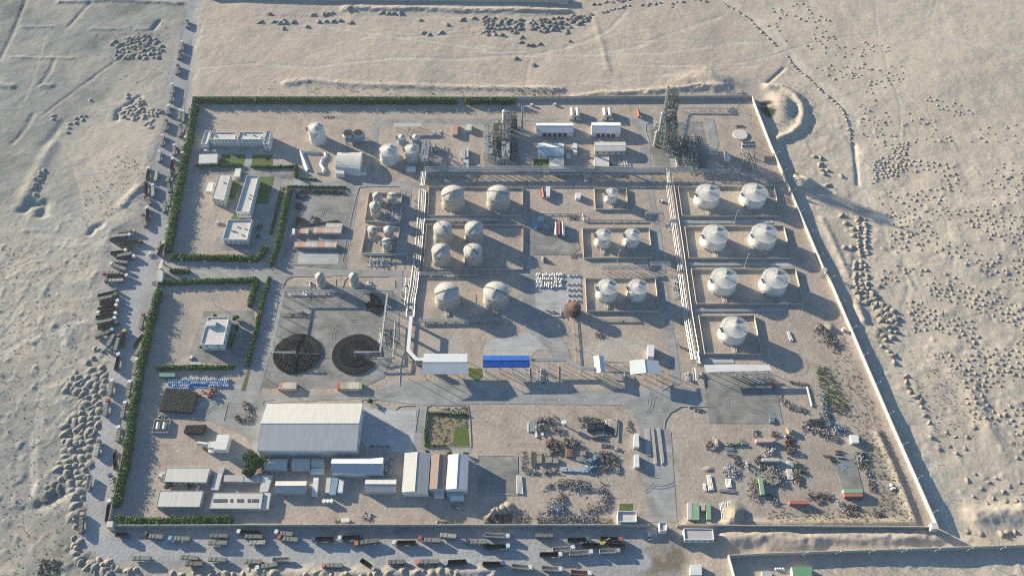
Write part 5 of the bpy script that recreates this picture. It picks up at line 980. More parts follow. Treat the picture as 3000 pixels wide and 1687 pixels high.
row('%s of eight outside the lower gate', 2, 3, [
 (588, 1164, 405, 1176, 'blue-white', 'w', 614, 1155), (462, 1226, 280, 1226, 'white', 'b', 487, 1226), (742, 1076, 560, 1082, 'green', 'b', 766, 1070), (885, 1135, 706, 1135, None, 'b'), (772, 1200, 575, 1214, 'blue-white', 'w', 796, 1200), (1068, 1074, 886, 1062, 'red', 'e', 1097, 1074), (1145, 1136, 965, 1134, None, 'e'), (1046, 1188, 880, 1194, 'grey', 'w', 1068, 1188)])
# small vehicles
def car(p, ang, col, label, kind='pickup'):
    c = G(p, 1.0); t = Thing('parked_car', label, 'car' if kind == 'car' else 'pickup', (c[0], c[1], .12), 'small vehicles about the plant', ang); t.loc = (0, 0, 0)
    m = mat('car_paint_%d' % int(col[0] * 100 + col[1] * 10), col, .35, .05, 1)
    t.part('body', MB().prism([(-2.5, -.85), (-2.3, -.95), (2.2, -.95), (2.5, -.8), (2.5, .8), (2.2, .95), (-2.3, .95), (-2.5, .85)], .4, 1.0), m, local=True)
    b = MB(); z0, z1 = .95, 1.65; x0, x1 = (-1.6, 1.1) if kind == 'car' else (-.4, 1.2)
    t.part('cabin', MB().prism([(x0, -.85), (x1, -.85), (x1, .85), (x0, .85)], [z0] * 4, [z1] * 4), m, local=True)
    t.part('windscreen', MB().prism([(x1, -.8), (x1 + .5, -.8), (x1 + .5, .8), (x1, .8)], .96, [1.55, 1.02, 1.02, 1.55]), M_glass, local=True)
    if kind != 'car': t.part('load_bed', MB().box(-2.3, -.8, 1.0, -.6, .8, 1.02), M_dark, local=True)
    for x in (-1.5, 1.5):
        for y in (-.9, .9): t.part('wheel', MB().tube((x, y - .12, .35), (x, y + .12, .35), .36, 8), MATS['tyre_rubber'], local=True)
WHT = (.66, .66, .64)
car(T(0, 1, 2075, 66)[0], 0, WHT, 'white car left of a second one, below the long office', 'car'); car(T(0, 1, 2162, 66)[0], 0, WHT, 'white car right of a second one, below the long office', 'car')
car(T(0, 1, 1508, 1108)[0], 1.6, WHT, 'white pickup alone on the gravel outside the left gate'); car(T(0, 1, 1545, 1385)[0], 1.5, (.3, .3, .32), 'grey pickup just outside the left gatehouse')
car(T(0, 3, 1614, 440)[0], 1.2, WHT, 'white pickup left of the upper flat barrack'); car(T(2, 3, 1380, 1040)[0], 1.55, WHT, 'white pickup outside the lower gate, below the wall')
car(T(0, 2, 1920, 705)[0], 1.5, WHT, 'white pickup at the lower left of the court building'); car(T(0, 3, 1996, 556)[0], 1.5, (.5, .5, .5), 'pale car between the two flat barracks', 'car')
car(T(2, 1, 1505, 572)[0], 0, WHT, 'white pickup left of the right pipe rack'); car(T(0, 1, 2195, 790)[0], .2, (.5, .5, .48), 'pale car on the sand beside the canteen', 'car')
car(T(3, 2, 45, 965)[0], 1.7, (.4, .06, .05), 'red car in the shade beside the narrow white canopy', 'car')
def tanker(p0, p1, col, lab, h=3.4, r=1.25, cab=None):
    a, b = Vector(G(p0, h)), Vector(G(p1, h)); c = (a + b) / 2; t = Thing('tanker_trailer', lab, 'tanker', (c.x, c.y, .08), 'tanker trailers by the bright blue hut')
    t.part('tank', MB().tube((a.x, a.y, 2.1), (b.x, b.y, 2.1), r, 14), cmat(col), smooth=True)
    t.part('walkway', MB().tube((a.x, a.y, 3.4), (b.x, b.y, 3.4), .18, 4), M_dark)
    d = (b - a).normalized(); yaw = math.atan2(d.y, d.x)
    for f in (.1, .2, .3, .85): q = a + (b - a) * f; t.inst('axle', axle_me, (q.x, q.y, .08), yaw)
    t.part('chassis', MB().tube((a.x, a.y, .95), (b.x, b.y, .95), .35, 4), M_dark)
tanker(*T(2, 1, 446, 782, 444, 905), WHT, 'white tanker trailer, left one of three side by side'); tanker(*T(2, 1, 480, 780, 480, 905), (.42, .08, .07), 'red tanker trailer between two white ones'); tanker(*T(2, 1, 512, 782, 518, 905), WHT, 'white tanker trailer, right one of three side by side')
tanker(*T(2, 1, 310, 440, 322, 530), (.33, .13, .11), 'maroon tanker truck parked beside a white box body')
tanker(*T(2, 0, 1268, 1095, 1282, 1165), (.45, .11, .09), 'red fire tanker at the far road, left of the lattice tower')
# big white horizontal gas tanks on plinths
for xs, y, gname in (((607, 662), 1125, 'left'), ((935, 986), 1125, 'right')):
    for k, x in enumerate(xs):
        a, b = G(T(2, 0, x - 3, y - 38)[0], 4.2), G(T(2, 0, x + 3, y + 34)[0], 4.2)
        t = Thing('gas_tank', f'white horizontal gas tank, {"left" if k == 0 else "right"} one of the {gname} pair behind the substations', 'gas tank', (a[0], a[1], 0), 'white horizontal gas tanks')
        t.part('shell', MB().tube((*a, 3), (*b, 3), 1.9, 18), M_tank, smooth=True)
        sd = MB().box(-2, -.5, 0, 2, .5, 1.9).mesh('saddle', M_conc)
        for f in (.2, .8): t.inst('saddle', sd, (a[0] + (b[0] - a[0]) * f, a[1] + (b[1] - a[1]) * f, 0))
        t.part('platform', MB().box(a[0] - 3, min(a[1], b[1]) - 2.5, .0, a[0] + 3, min(a[1], b[1]) - .8, 2.2), M_conc)
# ------------------------------------------------------------------ hedges and trees
M_leaf = mat('hedge_leaves', (0.05, 0.11, 0.018), .8, .5, .5, col2=(0.14, 0.27, 0.04)); M_leafd = mat('tree_leaves', (0.035, 0.075, 0.018), .8, .4, 1.0, col2=(0.075, 0.14, 0.035))
M_twig = mat('bark', (0.10, .075, .055), .95, .2, 2)
def leaf_mass(pts3, size, m, rnd):
    """pts3: (n,3) array of leaf centres -> one mesh of small tilted quads"""
    n = len(pts3); nr = rnd.normal(size=(n, 3)); nr[:, 2] = np.abs(nr[:, 2]) + .35; nr /= np.linalg.norm(nr, axis=1)[:, None]
    u = np.cross(nr, [0.3, 0.2, 1]); u /= np.linalg.norm(u, axis=1)[:, None]; v = np.cross(nr, u); s = rnd.uniform(.6, 1.3, (n, 1)) * size
    co = np.stack([pts3 - u * s - v * s * .7, pts3 + u * s - v * s * .7, pts3 + u * s + v * s * .7, pts3 - u * s + v * s * .7], 1).reshape(-1, 3)
    me = bpy.data.meshes.new('foliage'); me.vertices.add(4 * n); me.vertices.foreach_set('co', co.astype(np.float32).ravel())
    me.loops.add(4 * n); me.loops.foreach_set('vertex_index', np.arange(4 * n, dtype=np.int32)); me.polygons.add(n); me.polygons.foreach_set('loop_start', np.arange(0, 4 * n, 4, dtype=np.int32))
    me.update(calc_edges=True); me.materials.append(m); return me
def hedge(pts, w, h, label, m=None, dens=26):
    p = [np.array(q) for q in PG(pts)]; t = Thing('hedge', label, 'hedge', (*p[0], 0), 'leafy hedges'); out = []; core = MB(); r = RNG
    for a, b in zip(p[:-1], p[1:]):
        L = np.linalg.norm(b - a); d = (b - a) / L; nn = np.array([-d[1], d[0]]); k = max(1, int(L / 2.6))
        for i in range(k):
            s0 = L * (i + .5) / k; c = a + d * s0; ww = w * r.uniform(.85, 1.2); hh = h * r.uniform(.82, 1.14); off = r.uniform(-.3, .3)
            core.blob((c[0] + nn[0] * off, c[1] + nn[1] * off, 0), ww * .42 if abs(nn[0]) > .7 else 1.7, 1.7 if abs(nn[0]) > .7 else ww * .42, hh * .86, jit=.2)
            nl = int(dens * ww * .8); th = r.uniform(0, 2 * np.pi, nl); ph = np.arcsin(r.uniform(0, 1, nl)); rad = r.uniform(.82, 1.05, nl)
            along = 1.9 * np.cos(th) * np.cos(ph) * rad; ac = ww / 2 * np.sin(th) * np.cos(ph) ** .6 * rad + off; z = hh * np.sin(ph) ** .7 * rad
            out.append(np.stack([c[0] + d[0] * along + nn[0] * ac, c[1] + d[1] * along + nn[1] * ac, z + .1], 1))
    P = np.concatenate(out) - np.array([*p[0], 0]); t.part('foliage', leaf_mass(P, .30, m or M_leaf, r), None)
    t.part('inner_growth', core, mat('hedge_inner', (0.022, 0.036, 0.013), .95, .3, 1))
HG = [(T(0, 0, 1965, 1035) + T(1, 0, 2025, 1040), 5.2, 6.4, 'long hedge inside the far wall, left part'), (T(1, 0, 2098, 1040) + T(2, 0, 28, 1040), 5.2, 6.2, 'hedge inside the far wall, short right part beyond the gap'),
 (T(0, 0, 1972, 1080, 1945, 1230, 1915, 1449) + T(0, 1, 1890, 60, 1790, 560, 1700, 1100), 6.6, 6.0, 'tall hedge along the upper left wall above the gate'),
 (T(0, 1, 1715, 1148, 2575, 1165) + T(1, 1, 20, 1170, 55, 1140, 95, 1045), 5.5, 4.2, 'hedge closing the dormitory court, with a hooked right end'), (T(0, 1, 1712, 1285, 1915, 1288), 4.5, 3.2, 'short hedge just inside the left gate'),
 (T(0, 1, 1612, 1408, 2575, 1378) + T(1, 1, 8, 1372) + T(0, 2, 2560, 30, 2512, 195), 5.0, 3.8, 'hedge round the top of the lower court, hooked at the right'),
 (T(0, 2, 1608, 40, 1540, 300, 1430, 800, 1340, 1300, 1325, 1449) + T(0, 3, 1270, 350, 1180, 760), 6.2, 5.8, 'long tall hedge along the lower left wall'),
 (T(0, 3, 1205, 835, 1215, 905, 1500, 910, 2345, 890), 5.8, 3.8, 'hedge along the lower wall in the left corner'), (T(1, 1, 350, 440, 300, 640, 235, 960, 165, 1225), 5.0, 4.6, 'hedge between the lined walk and the container yard'),
 (T(1, 1, 360, 432, 905, 440), 1.8, 1.8, 'thin hedge along the top of the container yard'), (T(0, 1, 1975, 222, 2440, 225), 3.8, 2.6, 'hedge below the first lawn'), (T(0, 1, 2525, 232) + T(1, 1, 10, 238, 425, 235), 3.0, 2.4, 'hedge below the second lawn'),
 (T(1, 1, 408, 240, 402, 345), 3.6, 4.2, 'stubby tall hedge end near the arched shed'), (T(1, 1, 440, 355, 612, 358), 1.6, 1.4, 'low thin hedge below the white waste bank'), (T(1, 1, 138, 1345, 115, 1440) + T(1, 2, 80, 90, 20, 370) + T(0, 2, 2555, 520, 2495, 790), 3.6, 3.2, 'long hedge between the court and the drum yard road'),
 (T(0, 2, 1578, 812, 2360, 800), 3.8, 3.2, 'hedge below the lower court'), (T(0, 1, 2575, 1060) + T(1, 1, 0, 1075), 1.5, 1.2, 'tiny hedge piece'), (T(1, 2, 1775, 1262, 2130, 1272), 1.6, 1.6, 'thin hedge across the vegetable garden'), (T(1, 2, 1740, 1240, 1705, 1440) + T(1, 3, 1700, 140, 1900, 145), 1.6, 1.2, 'low hedge on the left edge of the vegetable garden'),
 (T(0, 2, 2330, 480, 2350, 480, 2310, 610), 3.4, 2.4, 'dark clipped bush strip right of the court building')]
for a in HG:
    if 'tiny' not in a[3]: hedge(*a)
def tree(p, R, h, label, m=None, name='tree', nb=9):
    x, y = G(p, h * .6); t = Thing(name, label, 'tree' if h > 2.5 else 'bush', (x, y, 0)); r = RNG
    tr = MB().tube((x, y, -.1), (x, y, h * .5), .12 + h * .025, 7, r1=.08 + h * .01); t.part('trunk', tr, M_twig)
    lm = MB(); out = []
    for i in range(nb):
        a = r.uniform(0, 6.28); q = r.uniform(.1, .75) * R; z = h * r.uniform(.45, .85); cx, cy = x + q * math.cos(a), y + q * math.sin(a)
        lm.tube((x, y, h * .35), (cx, cy, z), .12, 5, r1=.04); br = R * r.uniform(.3, .5); nl = int(90 * br)
        v = r.normal(size=(nl, 3)); v /= np.linalg.norm(v, axis=1)[:, None]; v *= r.uniform(.5, 1.05, (nl, 1)); out.append(np.array([cx, cy, z]) + v * np.array([br, br, br * .75]))
    t.part('limb', lm, M_twig); t.part('foliage', leaf_mass(np.concatenate(out) - np.array([x, y, 0]), .3, m or M_leafd, r), None)
tree(T(0, 3, 2540, 270)[0], 6.5, 7.5, 'big round tree beside the low huts, in front of the warehouse', nb=22); tree(T(1, 3, 20, 300)[0], 6, 7, 'second dark tree crown merging with the big round one', nb=18); tree(T(0, 3, 2500, 380)[0], 5, 6, 'third tree crown just below the big round one', nb=14)
for p, R, h, lb in ((T(1, 2, 1155, 1135)[0], 2.2, 3.2, 'small tree on the islet right above the warehouse'), (T(0, 2, 2368, 300)[0], 3.4, 4.5, 'tree at the upper right corner of the court building'), (T(0, 2, 2375, 400)[0], 2.6, 2.6, 'round bush under the tree beside the court building'),
    (T(0, 2, 2025, 598)[0], 1.7, 1.8, 'small round bush at the lower left of the court building'), (T(0, 2, 2160, 278)[0], 1.5, 1.6, 'tiny bush above the court building'), (T(1, 1, 45, 830)[0], 3.0, 4.2, 'tree right of the canteen beside the road'), (T(0, 3, 1690, 545)[0], 3.2, 3.6, 'bushy tree left between the flat barracks'),
    (T(0, 3, 1900, 545)[0], 2.2, 2.8, 'small tree middle between the flat barracks'), (T(1, 3, 1720, 195)[0], 1.6, 2.2, 'bush above the cream and grey shed'), (T(1, 3, 1945, 220)[0], 2.0, 2.4, 'bush above the bright white shed, left one'), (T(1, 3, 2110, 215)[0], 1.8, 2.2, 'bush above the bright white shed, right one'), (T(1, 1, 20, 930)[0], 2.0, 2.4, 'lower bush right of the canteen')):
    tree(p, R, h, lb, nb=7)
for i, y in enumerate(range(455, 900, 42)):
    x = 285 - (y - 430) * .285; tree(T(1, 1, x, y)[0], .9, 1.6, f'small round tree, {("topmost", "second", "third", "fourth", "fifth", "sixth", "seventh", "eighth", "ninth", "tenth", "lowest")[i]} in the line along the dry lawn strip', nb=3, name='sapling')
for o in [o for o in bpy.data.objects if o.name.startswith('sapling')]: o['group'] = 'saplings along the dry lawn strip'; o['category'] = 'tree'
# ------------------------------------------------------------------ pipe racks: portal frames and single pipes
M_rackw = mat('rack_pale_steel', (0.36, 0.37, 0.365), .6, .1, 1); M_green_steel = mat('green_grey_steel', (0.12, 0.16, 0.15), .7, .2, 1)
def pipe_path(t, pts, z, r, m, name='pipe', n=7, parent=None):
    mb = MB()
    for a, b in zip(pts[:-1], pts[1:]): mb.tube((a[0], a[1], z), (b[0], b[1], z), r, n)
    return t.part(name, mb, m, parent, smooth=False)
def off(pts, d):
    P = [Vector(p) for p in pts]; out = []
    for i, a in enumerate(P):
        v = (P[min(i + 1, len(P) - 1)] - P[max(i - 1, 0)]).normalized(); out.append((a.x - v.y * d, a.y + v.x * d))
    return out
def rack(pts, w, levels, npipes, label, step=7.0, frames=True, mats=None, seed=1, name='pipe_rack', base=0.0, cat='pipe rack'):
    """levels: heights of the pipe decks; npipes per deck"""
    r = random.Random(seed); p = [G(q, levels[0]) for q in pts]; t = Thing(name, label, cat, (*p[0], 0))
    mats = mats or [M_pipe, M_pipe, M_pipe2, M_rackw, M_steel]
    for lv, z in enumerate(levels):
        for i in range(npipes[lv]):
            o = -w / 2 + w * (i + .5) / npipes[lv] + r.uniform(-.08, .08); rad = r.choice([.1, .14, .18, .24, .3]) if w / npipes[lv] > .5 else .12
            pipe_path(t, off(p, o), z + rad, rad, r.choice(mats))
    if frames:
        P = [Vector(q) for q in p]
        for a, b in zip(P[:-1], P[1:]):
            L = (b - a).length; d = (b - a).normalized(); yaw = math.atan2(d.y, d.x); n = max(1, round(L / step)); key = (w, tuple(levels))
            if key not in _RF:
                m = MB(); top = levels[-1] + .3
                for s in (-1, 1): m.box(-.14, s * (w / 2 + .2) - .14, -.1, .14, s * (w / 2 + .2) + .14, top)
                for z in levels: m.box(-.12, -w / 2 - .05, z - .3, .12, w / 2 + .05, z - .02)
                _RF[key] = m.mesh('frame', M_rackw if levels[0] > 2 else M_conc)
            for i in range(n + (1 if b is P[-1] else 0)):
                c = a + d * (L * i / n); t.inst('frame', _RF[key], (c.x, c.y, 0), yaw)
        if levels[0] > 2:
            for s in (-1, 1):
                mb = MB(); q = off(p, s * (w / 2 + .2))
                for a, b in zip(q[:-1], q[1:]): mb.tube((*a, levels[-1] + .1), (*b, levels[-1] + .1), .16, 4)
                t.part('edge_beam', mb, M_rackw)
    return t
_RF = {}
rack(T(1, 1, 1690, 268) + T(2, 1, 100, 262, 1815, 272), 5.5, (5.0, 6.6), (7, 5), 'long two-deck pipe rack crossing the plant from left to right', seed=2)
rack(T(1, 1, 1700, 300) + T(2, 1, 0, 300, 1560, 300), 3.0, (3.6,), (5,), 'lower single-deck rack running just below the long rack', seed=3)
rack(T(2, 1, 1820, 268, 2300, 276), 4.0, (3.0,), (6,), 'thin pipe run continuing right of the long rack in the shade', seed=4)
rack(T(1, 1, 1690, 290, 1672, 430), 5.0, (5.5, 7.0), (5, 4), 'short tall rack dropping down from the left end of the long rack', seed=5, step=5)
rack(T(1, 1, 1672, 455, 1655, 760, 1632, 1020, 1600, 1290, 1580, 1449) + T(1, 2, 1560, 100, 1545, 290), 7.0, (1.4,), (11,), 'dense low pipe track going down left of the beige tanks', seed=6, step=6)
rack(T(2, 1, 1578, 262, 1592, 400), 5.0, (5.0, 6.4), (6, 5), 'short tall rack link from the long rack to the right pipe track', seed=7, step=5)
rack(T(2, 1, 1592, 420, 1640, 760, 1690, 1100, 1735, 1449) + T(2, 2, 1770, 260, 1810, 500, 1850, 720), 7.2, (1.6,), (12,), 'long bright silver pipe track left of the right tank farm', seed=8, step=6, mats=[M_pipe, M_pipe, M_pipe2, M_rackw, M_pipe2, M_rust])
rack(T(2, 2, 1862, 640, 1885, 760), 3.0, (2.4,), (5,), 'short pipe stub at the lower end of the silver track', seed=9)
rack(T(2, 2, 1828, 800, 1842, 930), 2.2, (2.0,), (3,), 'white pipes dropping into the metering skid', seed=10, frames=False)
rack(T(1, 1, 1700, 752, 2450, 758), 4.0, (1.5,), (6,), 'low pipe run between the top beige pair and the four beige tanks', seed=11)
rack(T(1, 1, 1650, 1302, 2230, 1305), 3.6, (1.5,), (5,), 'low pipe run under the four beige tanks', seed=12); rack(T(1, 1, 2230, 1295, 2510, 1295), 1.6, (1.2,), (2,), 'thin pipe pair continuing right under the four beige tanks', seed=13)
rack(T(1, 2, 1640, 322, 2440, 320), 4.0, (1.5,), (6,), 'low pipe run under the lowest beige tank pair', seed=14)
rack(T(2, 1, 1720, 782) + T(3, 1, 20, 780), 2.0, (.8,), (3,), 'thin pipes in the trench below the topmost bund', seed=15, frames=False)
rack(T(2, 1, 1760, 1213) + T(3, 1, 80, 1213), 1.6, (.5,), (2,), 'thin pipes in the trench below the second bund', seed=16, frames=False)
rack(T(2, 2, 1850, 225) + T(3, 2, 100, 226), 1.6, (.5,), (2,), 'thin pipes in the trench below the third bund', seed=17, frames=False)
rack(T(2, 1, 905, 1243, 1370, 1235), 3.5, (4.0,), (4,), 'raised pipe rack between the two mid-sized tank pairs', seed=18, mats=[M_pipe2, M_steel], step=5)
rack(T(2, 1, 1345, 695, 1525, 697), 2.6, (4.8,), (4,), 'upper pipe bridge over the long right road', seed=19, step=25); rack(T(2, 1, 1400, 1205, 1592, 1205), 2.6, (4.8,), (4,), 'lower pipe bridge over the long right road', seed=20, step=25)
rack(T(2, 1, 720, 770, 1340, 772), 1.6, (.8,), (3,), 'low white pipe run above the mid-sized tanks', seed=21, mats=[M_rackw, M_pipe]); rack(T(2, 1, 230, 705, 700, 706), 1.2, (.7,), (2,), 'low white pipe run left of the slim tank bund', seed=22, mats=[M_rackw])
rack(T(2, 1, 705, 700, 715, 768), 1.0, (1.4,), (2,), 'short white pipe loop joining two low pipe runs', seed=23, frames=False)
rack(T(2, 2, 895, 315, 1270, 317), 2.2, (.9,), (3,), 'low pale pipe run under the lower mid-sized bund', seed=24, mats=[M_rackw], step=14); rack(T(2, 2, 615, 310, 650, 765), 1.8, (1.0,), (2,), 'upright low pipe run below the rusty cooling tower', seed=25, mats=[M_rackw, M_rust], step=14)
rack(T(2, 2, 190, 722, 545, 722, 700, 805, 830, 815), 3.0, (6.5,), (5,), 'raised pipe bridge from the blue canopy to the white pump shed', seed=26, mats=[M_rackw, M_pipe2], step=14)
rack(T(2, 2, 935, 742, 1125, 752), .8, (3.2,), (2,), 'thin raised pipes right of the white pump shed', seed=27, mats=[M_rust], step=6); rack(T(2, 2, 930, 845, 1130, 850), .8, (2.6,), (2,), 'thin dark pipes between pump shed and kiosk', seed=28, mats=[M_dark], step=6)
rack(T(2, 0, 1700, 1090, 2170, 1095), 1.4, (2.5,), (3,), 'thin raised pipes right of the lattice tower along the far wall', seed=29, step=8, mats=[M_rackw])
rack(T(3, 2, -325, 870, 0, 868), 1.4, (3.0,), (4,), 'pipe header under the long narrow white canopy', seed=30, step=4)
rack(T(1, 2, 282, 28, 860, 28, 1370, 32), 1.6, (6.0,), (3,), 'raised thin pipe frame along the top of the drum yard', seed=31, mats=[M_rackw], step=9)
rack(T(1, 2, 282, 30, 148, 642, 395, 646), 1.3, (6.5,), (2,), 'raised white pipe arm leading to the left drum disc', seed=32, mats=[M_rackw], step=9); rack(T(1, 2, 1322, 60, 1250, 642, 990, 645), 1.3, (6.5,), (2,), 'raised white pipe arm leading to the right drum disc', seed=33, mats=[M_rackw], step=9)
rack(T(1, 2, 1405, 340, 1385, 700, 1225, 720), 1.6, (2.4,), (2,), 'low pipe frame right of the right drum disc', seed=34, mats=[M_rackw, M_steel], step=6)
rack(T(1, 1, 1070, 1112, 1510, 1108), 1.6, (3.2,), (3,), 'raised pipe beam below the lower silo bund', seed=35, mats=[M_rackw], step=8); rack(T(1, 1, 1510, 1110, 1520, 1140, 1590, 1150, 1585, 1240), .9, (3.2,), (2,), 'zigzag pipe from the silo bund to the dense pipe track', seed=36, mats=[M_rackw], step=8)
rack(T(1, 1, 1300, 790, 1450, 790), 1.4, (3.0,), (3,), 'raised pipe beam below the upper silo bund', seed=37, mats=[M_rackw], step=6); rack(T(1, 2, 2165, 30, 2160, 300), .5, (1.0,), (1,), 'thin upright pipe between the lowest beige tanks', seed=38, frames=False, mats=[M_rackw])
# covered conveyor bridge (white beam gallery)
def gallery(pts, w, h, z, label):
    p = [G(q, z + h) for q in pts]; t = Thing('pipe_gallery', label, 'pipe bridge', (*p[0], 0)); L_, R_ = off(p, w / 2), off(p, -w / 2)
    for i in range(len(p) - 1):
        t.part('gallery_section', MB().prism([L_[i], L_[i + 1], R_[i + 1], R_[i]], z, z + h), M_white)
        n = max(1, int((Vector(p[i + 1]) - Vector(p[i])).length / 12)); me = MB().box(-.25, -w / 2, -.1, .25, w / 2, z).mesh('trestle', M_steel)
        for k in range(n + 1):
            c = Vector(p[i]).lerp(Vector(p[i + 1]), (k + .1) / (n + .2)); t.inst('trestle', me, (c.x, c.y, 0), 0)
gallery(T(1, 2, 1560, 280, 1530, 620, 1615, 712, 1680, 712), 2.6, 1.0, 6.5, 'white bent pipe bridge leading down to the grey-white canopy')
t = Thing('chute', 'pale inclined chute standing in the lower silo bund', 'chute', (*G(T(1, 1, 1230, 1040)[0]), 0)); a, b = G(T(1, 1, 1240, 970)[0], 5), G(T(1, 1, 1225, 1115)[0], 1)
t.part('trough', MB().prism([(a[0] - 1, a[1]), (a[0] + 1, a[1]), (b[0] + 1, b[1]), (b[0] - 1, b[1])], [4.6, 4.6, .6, .6], [5, 5, 1, 1]), M_roofcream); t.part('support', MB().box(a[0] - .2, a[1] - 1, 0, a[0] + .2, a[1] - .6, 4.6), M_steel)
# ------------------------------------------------------------------ process equipment
def skid(p0, p1, label, n=10, seed=0, hmax=3.0, mats=None, name='pump_skid', cat='pump skid', base=True):
    """rect p0..p1 (survey corners): vessels, pumps, pipes on a plinth"""
    r = random.Random(seed); a, b = G(p0), G(p1); x0, x1 = sorted((a[0], b[0])); y0, y1 = sorted((a[1], b[1])); t = Thing(name, label, cat, ((x0 + x1) / 2, (y0 + y1) / 2, 0))
    mats = mats or [M_pipe, M_rackw, M_pipe2, M_steel, M_dark]
    if base: t.part('plinth', MB().box(x0, y0, 0, x1, y1, .22), M_conc)
    for i in range(n):
        x, y = r.uniform(x0 + .4, x1 - .4), r.uniform(y0 + .4, y1 - .4); k = r.random(); m = r.choice(mats); R = r.uniform(.25, .55)
        if k < .3: t.part('vessel', MB().lathe((x, y), [(R, .2), (R, .2 + hmax * r.uniform(.4, 1)), (R * .5, hmax + .1)], 10), m, smooth=True)
        elif k < .55: t.part('pump', MB().tube((x - .8, y, .8), (x + .8, y, .8), R, 8), m)
        elif k < .8: t.part('pipe', MB().tube((x, y0 + .2, 1 + r.random() * hmax * .5), (x, y1 - .2, 1 + r.random() * .5), .13, 6), m)
        else: t.part('pipe', MB().tube((x0 + .2, y, .8 + r.random() * hmax * .6), (x1 - .2, y, .9 + r.random() * .6), .13, 6), m)
    return t
sk = 100
for q_, lb, n, hm, mm in ((T(1, 1, 1120, 1145, 1345, 1235), 'row of manifolds and pumps below the lower silo bund', 16, 2.6, None), (T(1, 1, 1300, 625, 1470, 775), 'dense dark exchangers inside the upper silo bund', 16, 3.0, [M_pipe, M_dark, M_pipe2, M_dark]), (T(1, 1, 1585, 545, 1650, 635), 'small purple-grey pump group left of the dense pipe track', 9, 1.6, None),
    (T(1, 1, 1490, 1340, 1560, 1449), 'pump group left of the lower dense pipe track', 12, 1.6, [M_rust, M_dark, M_pipe]), (T(1, 2, 1460, 0, 1530, 180), 'pump row continuing below, left of the dense pipe track', 12, 1.6, [M_rust, M_dark, M_pipe]), (T(1, 1, 500, 1385, 550, 1440), 'small pump pair left of the left grey silo', 6, 1.6, None), (T(1, 1, 1100, 1385, 1160, 1440), 'small pump pair right of the right grey silo', 6, 1.6, None),
    (T(1, 2, 330, 35, 740, 85), 'line of eight metering pumps along the top of the drum yard', 16, 1.8, [M_rackw, M_steel, M_pipe]), (T(1, 2, 1240, 400, 1340, 560), 'black filling machine beside the right drum disc', 18, 3.2, [M_dark, M_black, M_steel]), (T(1, 2, 260, 230, 560, 280), 'broken dark conveyor parts lying in the drum yard', 12, 1.0, [M_dark, M_black]),
    (T(2, 1, 1545, 95, 1640, 135), 'white heat exchangers at the foot of the lattice tower, upper row', 8, 2.4, [M_white, M_pipe]), (T(2, 1, 1590, 140, 1680, 245), 'white heat exchangers at the foot of the lattice tower, lower rows', 14, 2.4, [M_white, M_pipe, M_pipe2]),
    (T(2, 1, 1075, 180, 1200, 250), 'group of white upright vessels above the long rack', 12, 3.6, [M_white, M_pipe]), (T(2, 1, 980, 180, 1060, 245), 'dark manifold left of the white upright vessels', 8, 2.0, [M_dark, M_pipe2]), (T(2, 1, 1600, 1340, 1690, 1449), 'bright valve group left of the silver pipe track, upper', 14, 1.8, [M_pipe, M_white, M_pipe2]),
    (T(2, 2, 1610, 0, 1700, 110), 'bright valve group left of the silver pipe track, lower', 14, 1.8, [M_pipe, M_white, M_pipe2]), (T(2, 2, 1735, 850, 1800, 935), 'metering skid with stout white pipes at the end of the silver track', 12, 1.6, [M_white, M_pipe]), (T(2, 2, 1855, 840, 1930, 900), 'valve group beside the long narrow canopy', 8, 1.6, None),
    (T(1, 1, 1785, 20, 1890, 90), 'machines under the lattice gantry, near the larger white tank', 12, 4.0, None), (T(1, 1, 1800, 130, 1890, 190), 'white engine skid below the lattice gantry', 7, 2.4, [M_white, M_steel]), (T(2, 1, 1270, 650, 1330, 720), 'blue-grey valve pit right of the slim tank bund', 8, 1.2, None),
    (T(2, 1, 1560, 790, 1620, 880), 'valve cluster left of the silver pipe track, middle', 8, 1.4, None), (T(2, 0, 2150, 1085, 2240, 1130), 'small compressor skid near the top right wall corner', 8, 2.0, [M_dark, M_steel]), (T(2, 0, 1420, 1215, 1500, 1290), 'white valve trees with a dark drum left of the lattice tower', 7, 3.0, [M_white, M_dark]),
    (T(1, 0, 1770, 1310, 1870, 1370), 'generator set right of the long open canopy', 8, 2.4, [M_white, M_steel, M_dark]), (T(1, 3, 1930, 720, 2090, 790), 'dark machinery with a frame below the three sheds', 16, 2.4, [M_dark, M_steel, M_black]), (T(1, 3, 1290, 240, 1370, 450), 'stack of brown pallets and machine parts right of the long white shed', 14, 1.6, [M_rust, M_dark, M_roofcream]),
    (T(1, 3, 1150, 130, 1350, 185), 'brown machine with tables on the slab right of the warehouse', 10, 2.2, [M_rust, M_dark, M_steel]), (T(2, 2, 240, 810, 330, 1010), 'narrow black lorry-loading frame on the islet below the blue canopy', 12, 3.0, [M_dark, M_steel]), (T(2, 2, 270, 215, 520, 290), 'heap of frames on the slab left of the rusty tower', 14, 1.6, [M_steel, M_dark, M_blue])):
    skid(q_[0], q_[1], lb, n, sk, hm, mm); sk += 1
